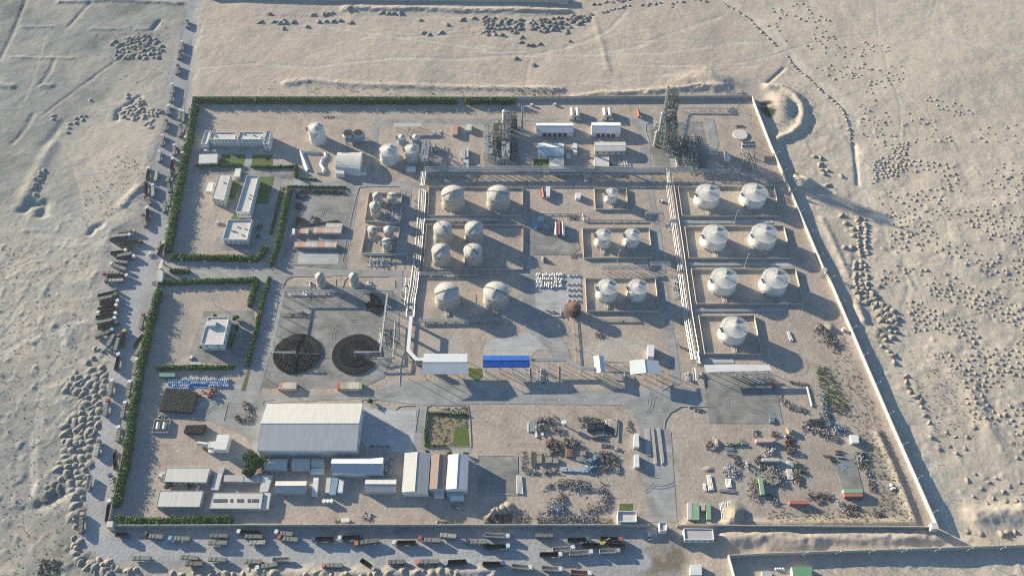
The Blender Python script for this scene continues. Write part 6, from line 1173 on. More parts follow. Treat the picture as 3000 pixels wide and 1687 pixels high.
# slab full of small white pumps and plinths
t = Thing('pump_skid', 'rows of small white pumps on the pale slab', 'pump skid', (*G(T(2, 1, 350, 1350)[0]), 0)); r = random.Random(4)
pm = MB().tube((-.25, -1.3, .9), (.25, 1.3, .9), .42, 8).mesh('pump', M_white); pl = MB().box(-.6, -1.1, 0, .6, 1.1, .9).mesh('plinth', M_conc)
for i in range(44): q = G(T(2, 1, 256 + (i % 11) * 24 + r.uniform(-8, 8), 1322 + (i // 11) * 38 + r.uniform(-9, 9))[0]); t.inst('pump', pm, (*q, .07), r.uniform(-.2, .2))
t = Thing('equipment_plinths', 'grid of grey concrete plinths on the slab above the rusty tower', 'plinths', (*G(T(2, 1, 620, 1400)[0]), 0))
for (cc, rr) in [((2, 1), [(x, y) for y in (1325,) for x in (578, 618, 656)] + [(x, y) for y in (1410,) for x in (562, 610, 656)]), ((2, 2), [(x, y) for y in (15, 70, 125) for x in (568, 614, 658)])]:
    for x, y in rr: t.inst('plinth', pl, (*G(T(*cc, x, y)[0]), .07))
# steel structures
def tower(label, name, quad_base, levels, m, deck_m, inner, seed=0, brace=True, cat='process tower', lean=None):
    """quad_base: ground corners (world); levels: deck heights"""
    r = random.Random(seed); q = [Vector(p) for p in quad_base]; c = sum(q, Vector((0, 0))) / 4; t = Thing(name, label, cat, (c.x, c.y, 0)); top = levels[-1]
    nx_, ny_ = 2, 3
    def pt(u, v): return q[0] * (1 - u) * (1 - v) + q[1] * u * (1 - v) + q[2] * u * v + q[3] * (1 - u) * v
    for i in range(nx_ + 1):
        for j in range(ny_ + 1):
            if 0 < i < nx_ and 0 < j < ny_: continue
            p = pt(i / nx_, j / ny_); t.part('column', MB().box(p.x - .18, p.y - .18, 0, p.x + .18, p.y + .18, top + 1.2), m)
    edges = [(q[0], q[1]), (q[1], q[2]), (q[2], q[3]), (q[3], q[0])]; z0 = 0
    for z in levels:
        bm = MB()
        for a, b in edges: bm.tube((*a, z), (*b, z), .2, 4); bm.tube((*a, z + 1.1), (*b, z + 1.1), .06, 4)
        for j in range(1, ny_): bm.tube((*pt(0, j / ny_), z), (*pt(1, j / ny_), z), .15, 4)
        t.part('deck_frame', bm, m)
        g = MB(); k = 5
        for i in range(k):
            for j in range(k):
                if r.random() < .55: g.prism([tuple(pt((i + .04) / k, (j + .04) / k)), tuple(pt((i + .96) / k, (j + .04) / k)), tuple(pt((i + .96) / k, (j + .96) / k)), tuple(pt((i + .04) / k, (j + .96) / k))], z + .02, z + .1)
        t.part('grating', g, deck_m)
        if brace:
            br = MB()
            for a, b in edges:
                k2 = 2 if (a - b).length < 9 else 3
                for s in range(k2):
                    u, v = a.lerp(b, s / k2), a.lerp(b, (s + 1) / k2)
                    br.tube((*u, z0), (*v, z), .11, 4, caps=False); br.tube((*v, z0), (*u, z), .11, 4, caps=False)
            t.part('brace', br, m)
        for _ in range(inner):
            p = pt(r.uniform(.12, .88), r.uniform(.1, .9)); kk = r.random(); mm = r.choice([M_pipe, M_pipe2, M_dark, M_rust, M_rackw])
            if kk < .4: t.part('vessel', MB().tube((p.x - 1.4, p.y, z0 + 1.4), (p.x + 1.4, p.y, z0 + 1.4), r.uniform(.4, .8), 9), mm)
            elif kk < .7: t.part('vessel', MB().lathe((p.x, p.y), [(.6, z0 + .1), (.6, min(z0 + 3, z)), (.2, min(z0 + 3.4, z + .3))], 9), mm)
            else: t.part('pipe', MB().tube((p.x, p.y, max(0, z0 - 4)), (p.x, p.y, z + 1), .16, 6), mm)
        z0 = z
    return t
def stack(p, dpx, r, label, name='chimney', m=None, z0=0, tip=True):
    h = hgt(p, dpx); x, y = G(p); t = Thing(name, label, 'chimney', (x, y, 0)); t.part('shaft', MB().lathe((x, y), [(r * 1.25, 0), (r, h * .2), (r * .9, h)], 14), m or M_pipe, smooth=True)
    if tip: t.part('tip', MB().lathe((x, y), [(r * .95, h - .3), (r * 1.15, h + .6), (r * .8, h + .8)], 14), M_dark)
    return t
def column_vessel(p, dpx, r, label, m=None):
    h = hgt(p, dpx); x, y = G(p); t = Thing('column_vessel', label, 'column', (x, y, 0)); t.part('shell', MB().lathe((x, y), [(r, 0), (r, h), (r * .8, h + r * .5), (r * .3, h + r * .8)], 16), m or M_pipe, smooth=True)
    for z in (h * .35, h * .65, h * .95): t.part('platform', MB().lathe((x, y), [(r + .9, z), (r + .9, z + .15)], 14), M_steel)
    return t
fl_, fr_ = Vector(G((1938, 452))), Vector(G((1972, 452)));
tower('tall green-grey lattice process tower near the far wall', 'lattice_tower', [Vector(G((1934, 412))), Vector(G((1967, 412))), Vector(G((1963, 388))), Vector(G((1931, 388)))], [6, 12, 18, 24, 30, 36, 42, 47], M_green_steel, M_dark, 8, 1)
tower('lower stepped part of the lattice tower, in front of the tall part', 'lattice_tower', [Vector(G((1939, 454))), Vector(G((1974, 454))), Vector(G((1968, 414))), Vector(G((1934, 414)))], [6, 12, 18, 24, 28], M_green_steel, M_dark, 9, 2)
stack((1932, 400), 135, .8, 'slim chimney rising above the top of the lattice tower'); column_vessel((1926, 420), 85, 1.3, 'pale column vessel at the left side of the lattice tower', M_rackw); column_vessel((1918, 428), 40, 1.5, 'short tan vessel left of the lattice tower', M_tan)
column_vessel((2003, 425), 84, .9, 'tall thin pale column right of the lattice tower', M_rackw); column_vessel((1994, 430), 78, .7, 'yellowish thin column between tower and pipe bank', M_roofcream)
tower('low dark pipe structure right of the lattice tower', 'process_frame', [Vector(G((2000, 492))), Vector(G((2024, 492))), Vector(G((2012, 424))), Vector(G((1990, 424)))], [5, 9], M_green_steel, M_dark, 8, 3)
def bank(x0, x1, ys, lab, c, r_, seed=0, z=4.0):
    t = Thing('cooler_bank', lab, 'pipe bank', (*G(T(c, r_, x0, ys[0])[0]), 0))
    for i, y in enumerate(ys):
        a, b = G(T(c, r_, x0, y)[0], z), G(T(c, r_, x1, y)[0], z); t.part('header', MB().tube((*a, z), (*b, z), .38 if i % 2 else .22, 6), M_rackw if i % 2 else M_pipe2)
    a, b = G(T(c, r_, x0, ys[0])[0], z), G(T(c, r_, x1, ys[-1])[0], z)
    for xx in (0, 1):
        for y in (ys[0], ys[-1]):
            p = G(T(c, r_, (x0, x1)[xx], y)[0], z); t.part('leg', MB().box(p[0] - .2, p[1] - .2, 0, p[0] + .2, p[1] + .2, z), M_steel)
    return t
bank(1745, 1810, list(range(1360, 1450, 22)), 'bank of pale header pipes right of the lattice tower, upper', 2, 0); bank(1785, 1870, list(range(50, 250, 22)), 'bank of pale header pipes right of the lattice tower, lower', 2, 1)
bank(1565, 1690, list(range(0, 90, 20)), 'dark exchanger bank in front of the lattice tower', 2, 1)
# second process unit
def Z7(x, y): return (1400 + x / 7.24, 300 + y / 7.24)
tower('lattice frame full of pipes at the left of the middle process unit', 'process_frame', [Vector(G(Z7(140, 1230))), Vector(G(Z7(310, 1230))), Vector(G(Z7(300, 640))), Vector(G(Z7(150, 640)))], [4, 8], mat('cream_steel', (.36, .35, .31), .7, .15, 1), M_steel, 12, 5)
tower('dark lattice tower in the middle process unit', 'process_frame', [Vector(G(Z7(560, 940))), Vector(G(Z7(690, 940))), Vector(G(Z7(690, 730))), Vector(G(Z7(560, 730)))], [5, 10, 15, 20, 25, 28], M_steel, M_dark, 5, 6)
tower('low frame with blue-grey decks in front of the dark lattice tower', 'process_frame', [Vector(G(Z7(510, 1290))), Vector(G(Z7(670, 1290))), Vector(G(Z7(670, 960))), Vector(G(Z7(510, 960)))], [4, 8], M_steel, M_pipe2, 10, 7)
tower('furnace frame at the back of the middle process unit', 'process_frame', [Vector(G(Z7(700, 640))), Vector(G(Z7(830, 640))), Vector(G(Z7(830, 500))), Vector(G(Z7(700, 500)))], [5, 10, 15], M_dark, M_dark, 6, 8)
stack(Z7(945, 600), 73, 1.1, 'stout pale chimney behind the middle process unit'); column_vessel(Z7(560, 560), 50, 1.5, 'white column at the back of the middle process unit', M_white); stack(Z7(640, 620), 60, .5, 'thin flare pipe in the middle process unit', tip=False)
column_vessel(Z7(640, 850), 18, 2.2, 'stout pale vessel in the middle process unit', M_rackw)
bank(int((1400 + 720 / 7.24 - 750) * 3.4333), int((1400 + 870 / 7.24 - 750) * 3.4333), [int((300 + y / 7.24) * 3.4333) for y in range(700, 870, 45)], 'pale pipe bank at the right of the middle process unit, upper', 1, 0)
bank(2485, 2552, list(range(0, 170, 18)), 'pale pipe bank at the right of the middle process unit, lower', 1, 1, z=3)
def bigpipe(pts, z, r, m, label):
    p = [G(q, z) for q in pts]; t = Thing('large_duct', label, 'duct', (*p[0], 0)); mb = MB()
    for i, (a, b) in enumerate(zip(p[:-1], p[1:])): t.part('duct_section', MB().tube((*a, z), (*b, z), r, 12), m, smooth=True)
    for a in p: t.part('leg', MB().box(a[0] - .2, a[1] - .2, 0, a[0] + .2, a[1] + .2, z - r), M_steel)
skid(Z7(290, 560), Z7(520, 760), 'packed exchangers under the white elbow duct', 22, 61, 6, [M_dark, M_pipe2, M_pipe, M_steel], base=False)
skid(Z7(320, 760), Z7(520, 1000), 'packed pumps and vessels in the heart of the middle unit', 26, 62, 5, [M_dark, M_pipe2, M_rackw, M_steel], base=False)
skid(Z7(150, 760), Z7(320, 1180), 'pale manifolds inside the left frame of the middle unit', 24, 63, 5, [M_roofcream, M_pipe2, M_pipe], base=False)
skid(Z7(690, 700), Z7(860, 1250), 'dark vessels under the pale pipe banks of the middle unit', 26, 64, 3, [M_dark, M_black, M_pipe2], base=False)
tower('medium lattice bay between left frame and dark tower of the middle unit', 'process_frame', [Vector(G(Z7(330, 900))), Vector(G(Z7(520, 900))), Vector(G(Z7(520, 560))), Vector(G(Z7(330, 560)))], [5, 10], M_steel, M_dark, 14, 11)
skid((1985, 500), (2030, 430), 'dark vessels packed right of the lattice tower', 26, 65, 6, [M_dark, M_pipe2, M_steel], base=False); skid((2030, 500), (2052, 395), 'dark equipment under the pale header banks', 18, 66, 3, [M_dark, M_black, M_pipe2], base=False)
bigpipe([Z7(280, 495), Z7(535, 495), Z7(535, 760)], 7, .8, M_white, 'big white elbow duct in the middle process unit'); bigpipe([Z7(280, 450), Z7(570, 450)], 7, 1.0, M_tan, 'big brown duct behind the white elbow duct'); bigpipe([Z7(380, 730), Z7(530, 730)], 5, .5, M_rackw, 'short pale duct below the white elbow'); bigpipe([Z7(360, 620), Z7(375, 980), Z7(300, 1000)], 5, .45, M_pipe2, 'bent violet-grey duct in the middle process unit')
skid(Z7(320, 1180), Z7(560, 1300), 'pumps at the front of the middle process unit', 12, 55, 2.2); skid(Z7(580, 1310), Z7(810, 1420), 'tangled pipework between middle unit and long rack', 18, 56, 3.5, base=False); skid(Z7(320, 1010), Z7(500, 1170), 'dark vessels inside the middle process unit', 10, 57, 3.5, [M_dark, M_pipe2])
# lattice gantry beside the small white tanks
tower('tall open ladder-like gantry right of the small white tanks', 'lattice_gantry', [Vector(G(T(1, 1, 1668, 250)[0])), Vector(G(T(1, 1, 1735, 250)[0])), Vector(G(T(1, 1, 1750, 60)[0])), Vector(G(T(1, 1, 1690, 60)[0]))], [5, 9, 12], M_rackw, M_steel, 2, 9)
rack(T(1, 1, 1720, -40, 1765, 10, 1790, 250), 1.2, (3.5,), (2,), 'slanting thin pipes beside the ladder-like gantry', seed=40, frames=False, mats=[M_rackw])
# rusty round cooling tower
x, y = G(T(2, 2, 622, 180)[0], 8.5); t = Thing('rusty_tank', 'rust-brown round tank wrapped by hoops', 'tank', (x, y, 0)); R = 4.6
t.part('shell', MB().lathe((x, y), [(R, 0), (R, 8.5)], 24), M_rust, smooth=True); t.part('roof', MB().lathe((x, y), [(R + .1, 8.5), (R * .5, 9.2), (.4, 9.7)], 24), M_rust, smooth=True)
for z in (1.2, 2.8, 4.4, 6.0, 7.6): t.part('hoop', MB().lathe((x, y), [(R + .1, z), (R + .75, z + .05), (R + .75, z + .2), (R + .1, z + .25)], 24), mat('dark_rust', (.13, .07, .05), .9, .3, 1))
x, y = G(T(2, 0, 2296, 1352)[0], .9); t = single('round_slab', MB().lathe((x, y), [(6.6, 0), (6.6, .85), (6.4, .95)], 36), M_light if False else mat('pale_slab', (.52, .49, .43), .9, .1, .4), 'flat round concrete base right of the lattice tower', 'round base')
# air cooler bank on legs in the upper right
t = Thing('air_cooler', 'white eight-fan air cooler on legs near the slanting wall', 'air cooler', (*G(T(2, 1, 2370, 60)[0]), 0)); q = [G(p, 6.5) for p in T(2, 0, 2318, 1425, 2442, 1425) + T(2, 1, 2452, 45, 2308, 45)]
t.part('casing', MB().prism(q, 5.3, 6.5), M_white); tl, tr, br, bl = [Vector(p) for p in q]; fan = MB().lathe((0, 0), [(1.9, 0), (1.7, .7)], 16).mesh('fan_ring', M_rackw); fh = MB().lathe((0, 0), [(1.5, .71), (1.5, .74)], 16).mesh('fan_opening', M_black)
for i in range(4):
    for j in range(2):
        c = (tl.lerp(tr, (i + .5) / 4)).lerp(bl.lerp(br, (i + .5) / 4), (j + .5) / 2); f = t.inst('fan_ring', fan, (c.x, c.y, 6.5)); g = bpy.data.objects.new('fan_opening', fh); COL.objects.link(g); g.parent = f
for p in q: t.part('leg', MB().box(p[0] - .2, p[1] - .2, 0, p[0] + .2, p[1] + .2, 5.3), M_steel)
skid(T(2, 1, 2270, 60)[0], T(2, 1, 2420, 260)[0], 'dark added pieces standing in for the shadow below the white air cooler', 16, 77, 4.0, [M_dark, M_pipe2], base=False)  # no equipment stands here: dark pieces added to imitate the shadow
t = Thing('vent_mast', 'small open lattice mast by the upper right wall corner', 'mast', (*G(T(2, 0, 2270, 1110)[0]), 0)); x, y = t.loc[:2]; a = MB()
for s in ((-1.6, -1.6), (1.6, -1.6), (0, 1.8)): a.tube((x + s[0], y + s[1], 0), (x, y, 11), .12, 4)
for z in (3, 6, 8): k = 1 - z / 11; a.tube((x - 1.6 * k, y - 1.6 * k, z), (x + 1.6 * k, y - 1.6 * k, z), .08, 4); a.tube((x, y + 1.8 * k, z), (x + 1.6 * k, y - 1.6 * k, z), .08, 4)
t.part('lattice', a, M_green_steel)
# ------------------------------------------------------------------ discs of black drums
def drum_row_mesh(n, L, w, h, name, rnd):
    m = MB(); s = L / n
    for i in range(n):
        x = (i + .5) * s; hh = h * rnd.uniform(.9, 1.05)
        m.prism([(x - s * .46, -w / 2), (x + s * .46, -w / 2), (x + s * .46, w / 2), (x - s * .46, w / 2)], 0, hh)
        if w > .45: m.prism([(x - s * .4, -w * .3), (x + s * .4, -w * .3), (x + s * .4, w * .3), (x - s * .4, w * .3)], hh, hh + .1)
    return m.mesh(name, M_drum)
M_drum = mat('black_steel_drums', (0.020, 0.020, 0.022), .75, .25, 3.0, col2=(.032, .031, .032), spec=.2)
def disc(cpx, R, a0, a1, label, heap=None, hh=(1.5, 1.2, .95)):
    c = G(cpx, 1.0); t = Thing('drum_disc', label, 'drum stack', (*c, .1)); rnd = random.Random(5)
    for k, (r0, r1, n, h) in enumerate(((.09, .375, 46, hh[0]), (.39, .675, 84, hh[1]), (.69, 1.0, 150, hh[2]))):
        L = (r1 - r0) * R; rm = (r0 + r1) / 2 * R; w = 2 * math.pi * rm / n * (.70 if k < 2 else .72)
        me = drum_row_mesh(6, L, w, h, 'drum_row', rnd)
        for i in range(n):
            a = 2 * math.pi * i / n
            if not (a0 <= math.degrees(a) <= a1): continue
            t.inst('drum_row', me, (c[0] + r0 * R * math.cos(a), c[1] + r0 * R * math.sin(a), .1 + rnd.uniform(-.03, .03)), a + rnd.uniform(-.004, .004))
    if heap:
        m = MB(); h0, h1 = heap
        for i in range(2600):
            a = math.radians(rnd.uniform(h0, h1)); rr = R * math.sqrt(rnd.random()) * .99; x, y = c[0] + rr * math.cos(a), c[1] + rr * math.sin(a); b = rnd.uniform(0, 3.14); d = (math.cos(b) * .42, math.sin(b) * .42); z = rnd.uniform(.35, 1.25) * (1.1 - .3 * rr / R)
            m.tube((x - d[0], y - d[1], z), (x + d[0], y + d[1], z + rnd.uniform(-.2, .2)), .29, 6)
        t.part('tumbled_drums', m, M_drum, kind='stuff')
    else:
        m = MB()
        for i in range(60):
            a, rr = rnd.uniform(0, 6.28), R * .09 * rnd.random(); x, y = c[0] + rr * math.cos(a), c[1] + rr * math.sin(a); m.tube((x - .4, y, .5), (x + .4, y, .5 + rnd.random()), .29, 6)
        t.part('tumbled_drums', m, M_drum, kind='stuff')
    for a in ((0, R * .97),):
        t.part('rail', MB().tube((c[0] + 1, c[1] - .6, 1.7), (c[0] + a[1], c[1] - 1.4, 1.5), .22, 5), M_steel)
    return t
RR = 238 / 3.4333 * mpp((870, 1037))
disc(T(1, 2, 412, 652)[0], RR, 0, 181, 'left disc of black drums, its lower half a tumbled heap', heap=(180, 360)); disc(T(1, 2, 1003, 655)[0], RR, 0, 332, 'right disc of black drums in three neat rings')
hp = PG(T(1, 2, 1150, 62, 1205, 78, 1255, 125, 1290, 190, 1268, 245, 1205, 268, 1130, 228, 1102, 168, 1150, 132)); t = Thing('bitumen_heap', 'irregular black heap of drums at the upper right of the drum yard', 'drum heap', (*hp[0], 0)); t.part('heap_base', MB().prism(hp, 0, .75), M_drum); hx = MB(); rq = random.Random(9)
for i in range(700):
    x, y = rq.uniform(min(p[0] for p in hp), max(p[0] for p in hp)), rq.uniform(min(p[1] for p in hp), max(p[1] for p in hp))
    if in_poly(np.array([x]), np.array([y]), hp)[0]: a = rq.uniform(0, 3.1); hx.tube((x - .4 * math.cos(a), y - .4 * math.sin(a), .8), (x + .4 * math.cos(a), y + .4 * math.sin(a), .8 + rq.uniform(0, .3)), .27, 6)
t.part('tumbled_drums', hx, M_drum, kind='stuff')
def block_stack(quad, nx_, ny_, label, h=2.6, holes=6, seed=1):
    q = [Vector(G(p, h)) for p in quad]; tl, tr, br, bl = q; c = (tl + tr + br + bl) / 4; t = Thing('drum_block', label, 'drum stack', (c.x, c.y, .05)); r = random.Random(seed); mb = MB()
    t.part('stack_body', MB().prism([tuple(p + (c - p) * .03) for p in (bl, br, tr, tl)], .05, h - .9), M_drum)
    me = None; cnt = 0
    for i in range(nx_):
        for j in range(ny_):
            if r.random() < .02: continue
            u0, u1, v0, v1 = (i + .06) / nx_, (i + .94) / nx_, (j + .06) / ny_, (j + .94) / ny_
            P = [tl.lerp(tr, u).lerp(bl.lerp(br, u), v) for u, v in ((u0, v0), (u1, v0), (u1, v1), (u0, v1))]; z = h + r.uniform(-.12, .12)
            o = MB().prism([tuple(p) for p in P], h - .9, z); cnt += 1
            if cnt <= 300: t.part('drum', o, M_drum)
            else: n0 = len(mb.v); mb.v += o.v; mb.f += [tuple(x + n0 for x in f) for f in o.f]
    if mb.v: t.part('more_drums', mb, M_drum, kind='stuff')
block_stack(T(0, 2, 1668, 998, 1992, 1045, 1930, 1248, 1597, 1225), 24, 20, 'big square stack of black drums beside the blue and white sacks'); block_stack(T(0, 2, 1872, 1375, 2075, 1370, 2035, 1460, 1845, 1448), 18, 9, 'smaller square stack of black drums above the white machine house', seed=2)
block_stack(T(1, 1, 400, 500, 515, 505, 480, 545, 395, 540), 7, 3, 'small drum block in the upper left corner of the container yard', 1.2, seed=3); block_stack(T(1, 1, 398, 592, 470, 595, 460, 650, 395, 650), 6, 4, 'small drum block below the first in the container yard', 1.2, seed=4)
disc(T(1, 1, 400, 830)[0], RR * .62, 22, 100, 'fan-shaped quarter of black drum rows in the container yard', hh=(.7, .7, .8))
def strip_mess(pts, w, n, label, name='scrap_heap', mats=(M_dark, M_black, M_steel), seed=0, size=(.3, 1.4), cat='scrap heap', hmax=1.4, hill=1.0):
    """uncountable scrap strewn along a line"""
    r = random.Random(seed); p = [Vector(G(q)) for q in pts]; seg = [(b - a).length for a, b in zip(p[:-1], p[1:])] or [0]; tot = sum(seg); mbs = [MB() for _ in mats]
    for i in range(n):
        s = r.random() * tot; k = 0
        while k < len(seg) - 1 and s > seg[k]: s -= seg[k]; k += 1
        a, b = (p[k], p[k + 1]) if len(p) > 1 else (p[0], p[0]); d = (b - a).normalized() if len(p) > 1 else Vector((1, 0)); o = r.gauss(0, .33); c = a + d * s + Vector((-d.y, d.x)) * o * w
        z = hill * hmax * math.exp(-(o / .45) ** 2) * r.random(); kk = r.random(); mb = mbs[r.randrange(len(mats))]; sz = r.uniform(*size); an = r.uniform(0, 6.28)
        if kk < .35: mb.tube((c.x, c.y, z + .2), (c.x + math.cos(an) * sz * 2.2, c.y + math.sin(an) * sz * 2.2, z + .2 + r.uniform(-.15, .4)), .12 + .06 * r.random(), 5)
        elif kk < .7: mb.obox((c.x, c.y), (sz, sz * r.uniform(.3, .9), sz * r.uniform(.3, .8)), an, z)
        else: mb.blob((c.x, c.y, z), sz * .6, sz * .5, sz * .6, 6, 3, .3, r)
    c = sum(p, Vector((0, 0))) / len(p); t = Thing(name, label, cat, (c.x, c.y, 0))
    for mb, m in zip(mbs, mats):
        if mb.v: t.part('loose_pieces', mb, m, kind='stuff')
    return t
strip_mess(T(1, 1, 430, 478, 880, 490), 3.5, 420, 'line of black scrap along the top of the container yard', seed=1, hmax=1.6, mats=(M_black, M_drum, M_dark), size=(.4, 1.0)); kb = PG(T(1, 1, 380, 828, 830, 772)); single('drum_kerb', MB().prism([kb[0], kb[1], (kb[1][0], kb[1][1] - 1.2), (kb[0][0], kb[0][1] - 1.2)], 0, 1.0), M_drum, 'thin black line of drums across the container yard', 'drum row'); strip_mess(T(1, 1, 560, 735, 610, 790), 4, 90, 'tumbled drums beside the fan-shaped rows', seed=3)
strip_mess(T(0, 2, 2455, 1155, 2520, 1230, 2500, 1330, 2440, 1330), 3, 140, 'curved heap of broken drums and rods beside the sandy islet', seed=4, mats=(M_dark, M_steel, M_rust)); strip_mess(T(0, 2, 2380, 1290, 2420, 1340), 2, 40, 'small red-brown machine parts on the sandy islet', seed=5, mats=(M_rust, M_dark))
strip_mess(T(0, 2, 1600, 1290, 1680, 1310), 3, 50, 'dark scrap just below the big square drum stack', seed=6)
# ------------------------------------------------------------------ blue and white sacks
M_sack = mat('white_woven_sack', (.56, .58, .60), .8, .1, 2); M_sackb = mat('blue_tarp', (.05, .19, .42), .7, .2, 1.5)
sk_me = [MB().blob((0, 0, 0), .62, 1.35, 1.3, 8, 4, .1, random.Random(i)).mesh('sack', m) for i, m in ((1, M_sack), (2, M_sack), (3, mat('pale_blue_sack', (.25, .42, .58), .8, .15, 2)))]
r = random.Random(8); bt = Thing('tarpaulin_ground_sheet', 'bright blue ground sheet under the rows of sacks', 'ground sheet', (*G(T(0, 2, 2000, 975)[0]), 0))
bt.part('sheet', MB().prism([G(p) for p in T(0, 2, 1690, 925, 2310, 920, 2308, 1000, 1920, 1003, 1900, 1040, 1740, 1030, 1690, 980)], .05, .17), M_sackb)
nn_ = ['first', 'second', 'third']
for rw, (y, xs) in enumerate(((930, range(1705, 2310, 20)), (958, list(range(1700, 1900, 20)) + list(range(1930, 2300, 20))), (984, list(range(1742, 1905, 20)) + list(range(2115, 2300, 20))), (1015, range(1750, 1900, 20)))):
    for i, x in enumerate(xs):
        p = G(T(0, 2, x + r.uniform(-3, 3), y + r.uniform(-3, 3) - 2)[0]); o = bpy.data.objects.new('bulk_sack', sk_me[r.randrange(3)]); COL.objects.link(o); o.location = (*p, .17); o.rotation_euler = (0, 0, r.uniform(-.35, -.15))
        props(o, f'bulk sack in the {("top", "second", "third", "lowest")[rw]} row on the blue ground sheet, number {i + 1} from the left', 'sack', 'bulk sacks on the blue ground sheet')
# two orange excavators / loaders
def loader(p, ang, col, label, cat='loader'):
    c = G(p); t = Thing('excavator', label, cat, (c[0], c[1], .12), None, ang); t.loc = (0, 0, 0); m = cmat(col)
    t.part('body', MB().prism([(-2, -1.2), (1.4, -1.2), (1.7, 0), (1.4, 1.2), (-2, 1.2)], 1.0, 2.2), m, local=True); cb = t.part('cab', MB().box(.1, -1.1, 2.2, 1.5, 0, 3.1), m, local=True); w = t.part('window', MB().box(.3, -1.12, 2.4, 1.52, -.1, 2.95), M_glass, cb, local=True)
    for s in (-1, 1): t.part('track', MB().box(-2, s * 1.45 - .3, 0, 1.9, s * 1.45 + .3, .95), M_dark, local=True)
    t.part('boom', MB().tube((1.4, .4, 1.8), (4.4, .4, 3.2), .28, 5).tube((4.4, .4, 3.2), (6.6, .4, 1.0), .22, 5), m, local=True); t.part('bucket', MB().box(6.2, -.4, .2, 7.4, 1.1, 1.1), M_dark, local=True); return t
loader(T(0, 2, 2140, 1035)[0], math.pi, (.42, .17, .08), 'orange excavator above a red one beside the drum stack', 'excavator'); loader(T(0, 2, 2120, 1082)[0], math.pi, (.40, .12, .10), 'red excavator just below the orange one', 'excavator'); loader(T(2, 3, 915, 1120)[0], .4, (.36, .30, .06), 'muddy yellow loader squeezed between trucks outside the lower gate')
# small gas tanks in a pit, three round tanks, oven block
t = Thing('tank_pit', 'small walled pit with a pair of white cylinders below the drum stack', 'tank pit', (*G(T(0, 2, 1630, 1385)[0]), 0))
q = PG(T(0, 2, 1565, 1330, 1722, 1330) + T(0, 3, 1690, 15, 1535, 15))
for i in range(4):
    a, b = Vector(q[i]), Vector(q[(i + 1) % 4]); d = (b - a).normalized(); nr_ = Vector((-d.y, d.x)) * .15; a = a + d * .15; b = b + d * .15; t.part('pit_wall', MB().prism([tuple(a + nr_), tuple(b + nr_), tuple(b - nr_), tuple(a - nr_)], 0, 1.6), M_conc)
for x in (1592, 1658):
    a, b = G(T(0, 2, x, 1348)[0], 2), G(T(0, 2, x - 12, 1412)[0], 2); t.part('cylinder', MB().tube((*a, 1.4), (*b, 1.4), 1.2, 14), M_tank, smooth=True)
for i, x in enumerate((686, 722, 758)):
    c = G(T(1, 3, x, 692)[0], 2.4); t = Thing('round_tank', f'small round pale tank, {("left", "middle", "right")[i]} of three near the lower huts', 'water tank', (*c, 0), 'three small round tanks'); t.part('shell', MB().lathe(c, [(1.5, 0), (1.5, 2.3), (1.3, 2.5)], 18), M_pipe2, smooth=True); t.part('lid', MB().lathe(c, [(1.2, 2.5), (1.1, 2.62)], 18), M_white)
t = Thing('mixer_drum', 'cream rotary drum joined to the white machine house', 'machine', (*G(T(0, 3, 2060, 120)[0]), 0)); a, b = G(T(0, 3, 1985, 110)[0], 3), G(T(0, 3, 2085, 125)[0], 3); t.part('drum', MB().tube((*a, 2.2), (*b, 2.2), 1.5, 16), M_roofcream, smooth=True); c = G(T(0, 3, 2125, 130)[0], 3.5); t.part('engine_box', MB().box(c[0] - 2.2, c[1] - 2, 0, c[0] + 2.2, c[1] + 2.6, 3.6), M_roofcream); t.part('platform', MB().box(c[0] - 1.5, c[1] - 4.6, 0, c[0] + 2.4, c[1] - 2.2, 2.4), M_white)
# white waste-sheet bank
M_sheetw = mat('pale_plastic_bank', (.44, .45, .44), .7, .15, .5, col2=(.56, .57, .56))
for pts, w, lb in ((T(1, 1, 450, 75, 470, 130, 500, 200, 525, 270), 4.5, 'left'), (T(1, 1, 495, 90, 640, 95), 3.5, 'upper'), (T(1, 1, 700, 95, 705, 130, 665, 170, 655, 210, 690, 260, 670, 300, 620, 295), 3.5, 'right')):
    p = PG(pts); mb = MB(); A, B = off(p, w / 2), off(p, -w / 2)
    for i in range(len(p) - 1):
        m0, m1 = p[i], p[i + 1]; mb.quad((*A[i], 0), (*A[i + 1], 0), (*m1, 1.7), (*m0, 1.7)); mb.quad((*m0, 1.7), (*m1, 1.7), (*B[i + 1], 0), (*B[i], 0))
    for k in (0, -1): mb.quad((*A[k], 0), (*p[k], 1.7), (*B[k], 0))
    single('sheeted_bank', mb, M_sheetw, f'{lb} arm of the winding bank covered in pale sheeting', 'sheeted bank', 'banks covered in pale sheeting', smooth=True)
# ------------------------------------------------------------------ masts, lamp posts
def lamp(p, h, label, arm=(1.2, 0), group=None, name='lamp_post', z0=0.0, r=.09):
    x, y = p; t = Thing(name, label, 'lamp post', (x, y, z0), group)
    t.part('pole', MB().tube((x, y, z0), (x, y, z0 + h), r * 1.3, 6, r1=r), M_rackw); t.part('arm', MB().tube((x, y, z0 + h), (x + arm[0], y + arm[1], z0 + h + .3), r * .7, 5), M_rackw); t.part('lamp_head', MB().obox((x + arm[0], y + arm[1]), (.8, .4, .2), 0, z0 + h + .25), M_white)
ws = ['first', 'second', 'third', 'fourth', 'fifth', 'sixth', 'seventh', 'eighth', 'ninth', 'tenth', 'eleventh', 'twelfth', '13th', '14th', '15th']
WR = PG(WALL_R)
def on_wall(y):
    for a, b in zip(WR[:-1], WR[1:]):
        if (a[1] - y) * (b[1] - y) <= 0: return a[0] + (b[0] - a[0]) * (y - a[1]) / (b[1] - a[1])
    return WR[-1][0]
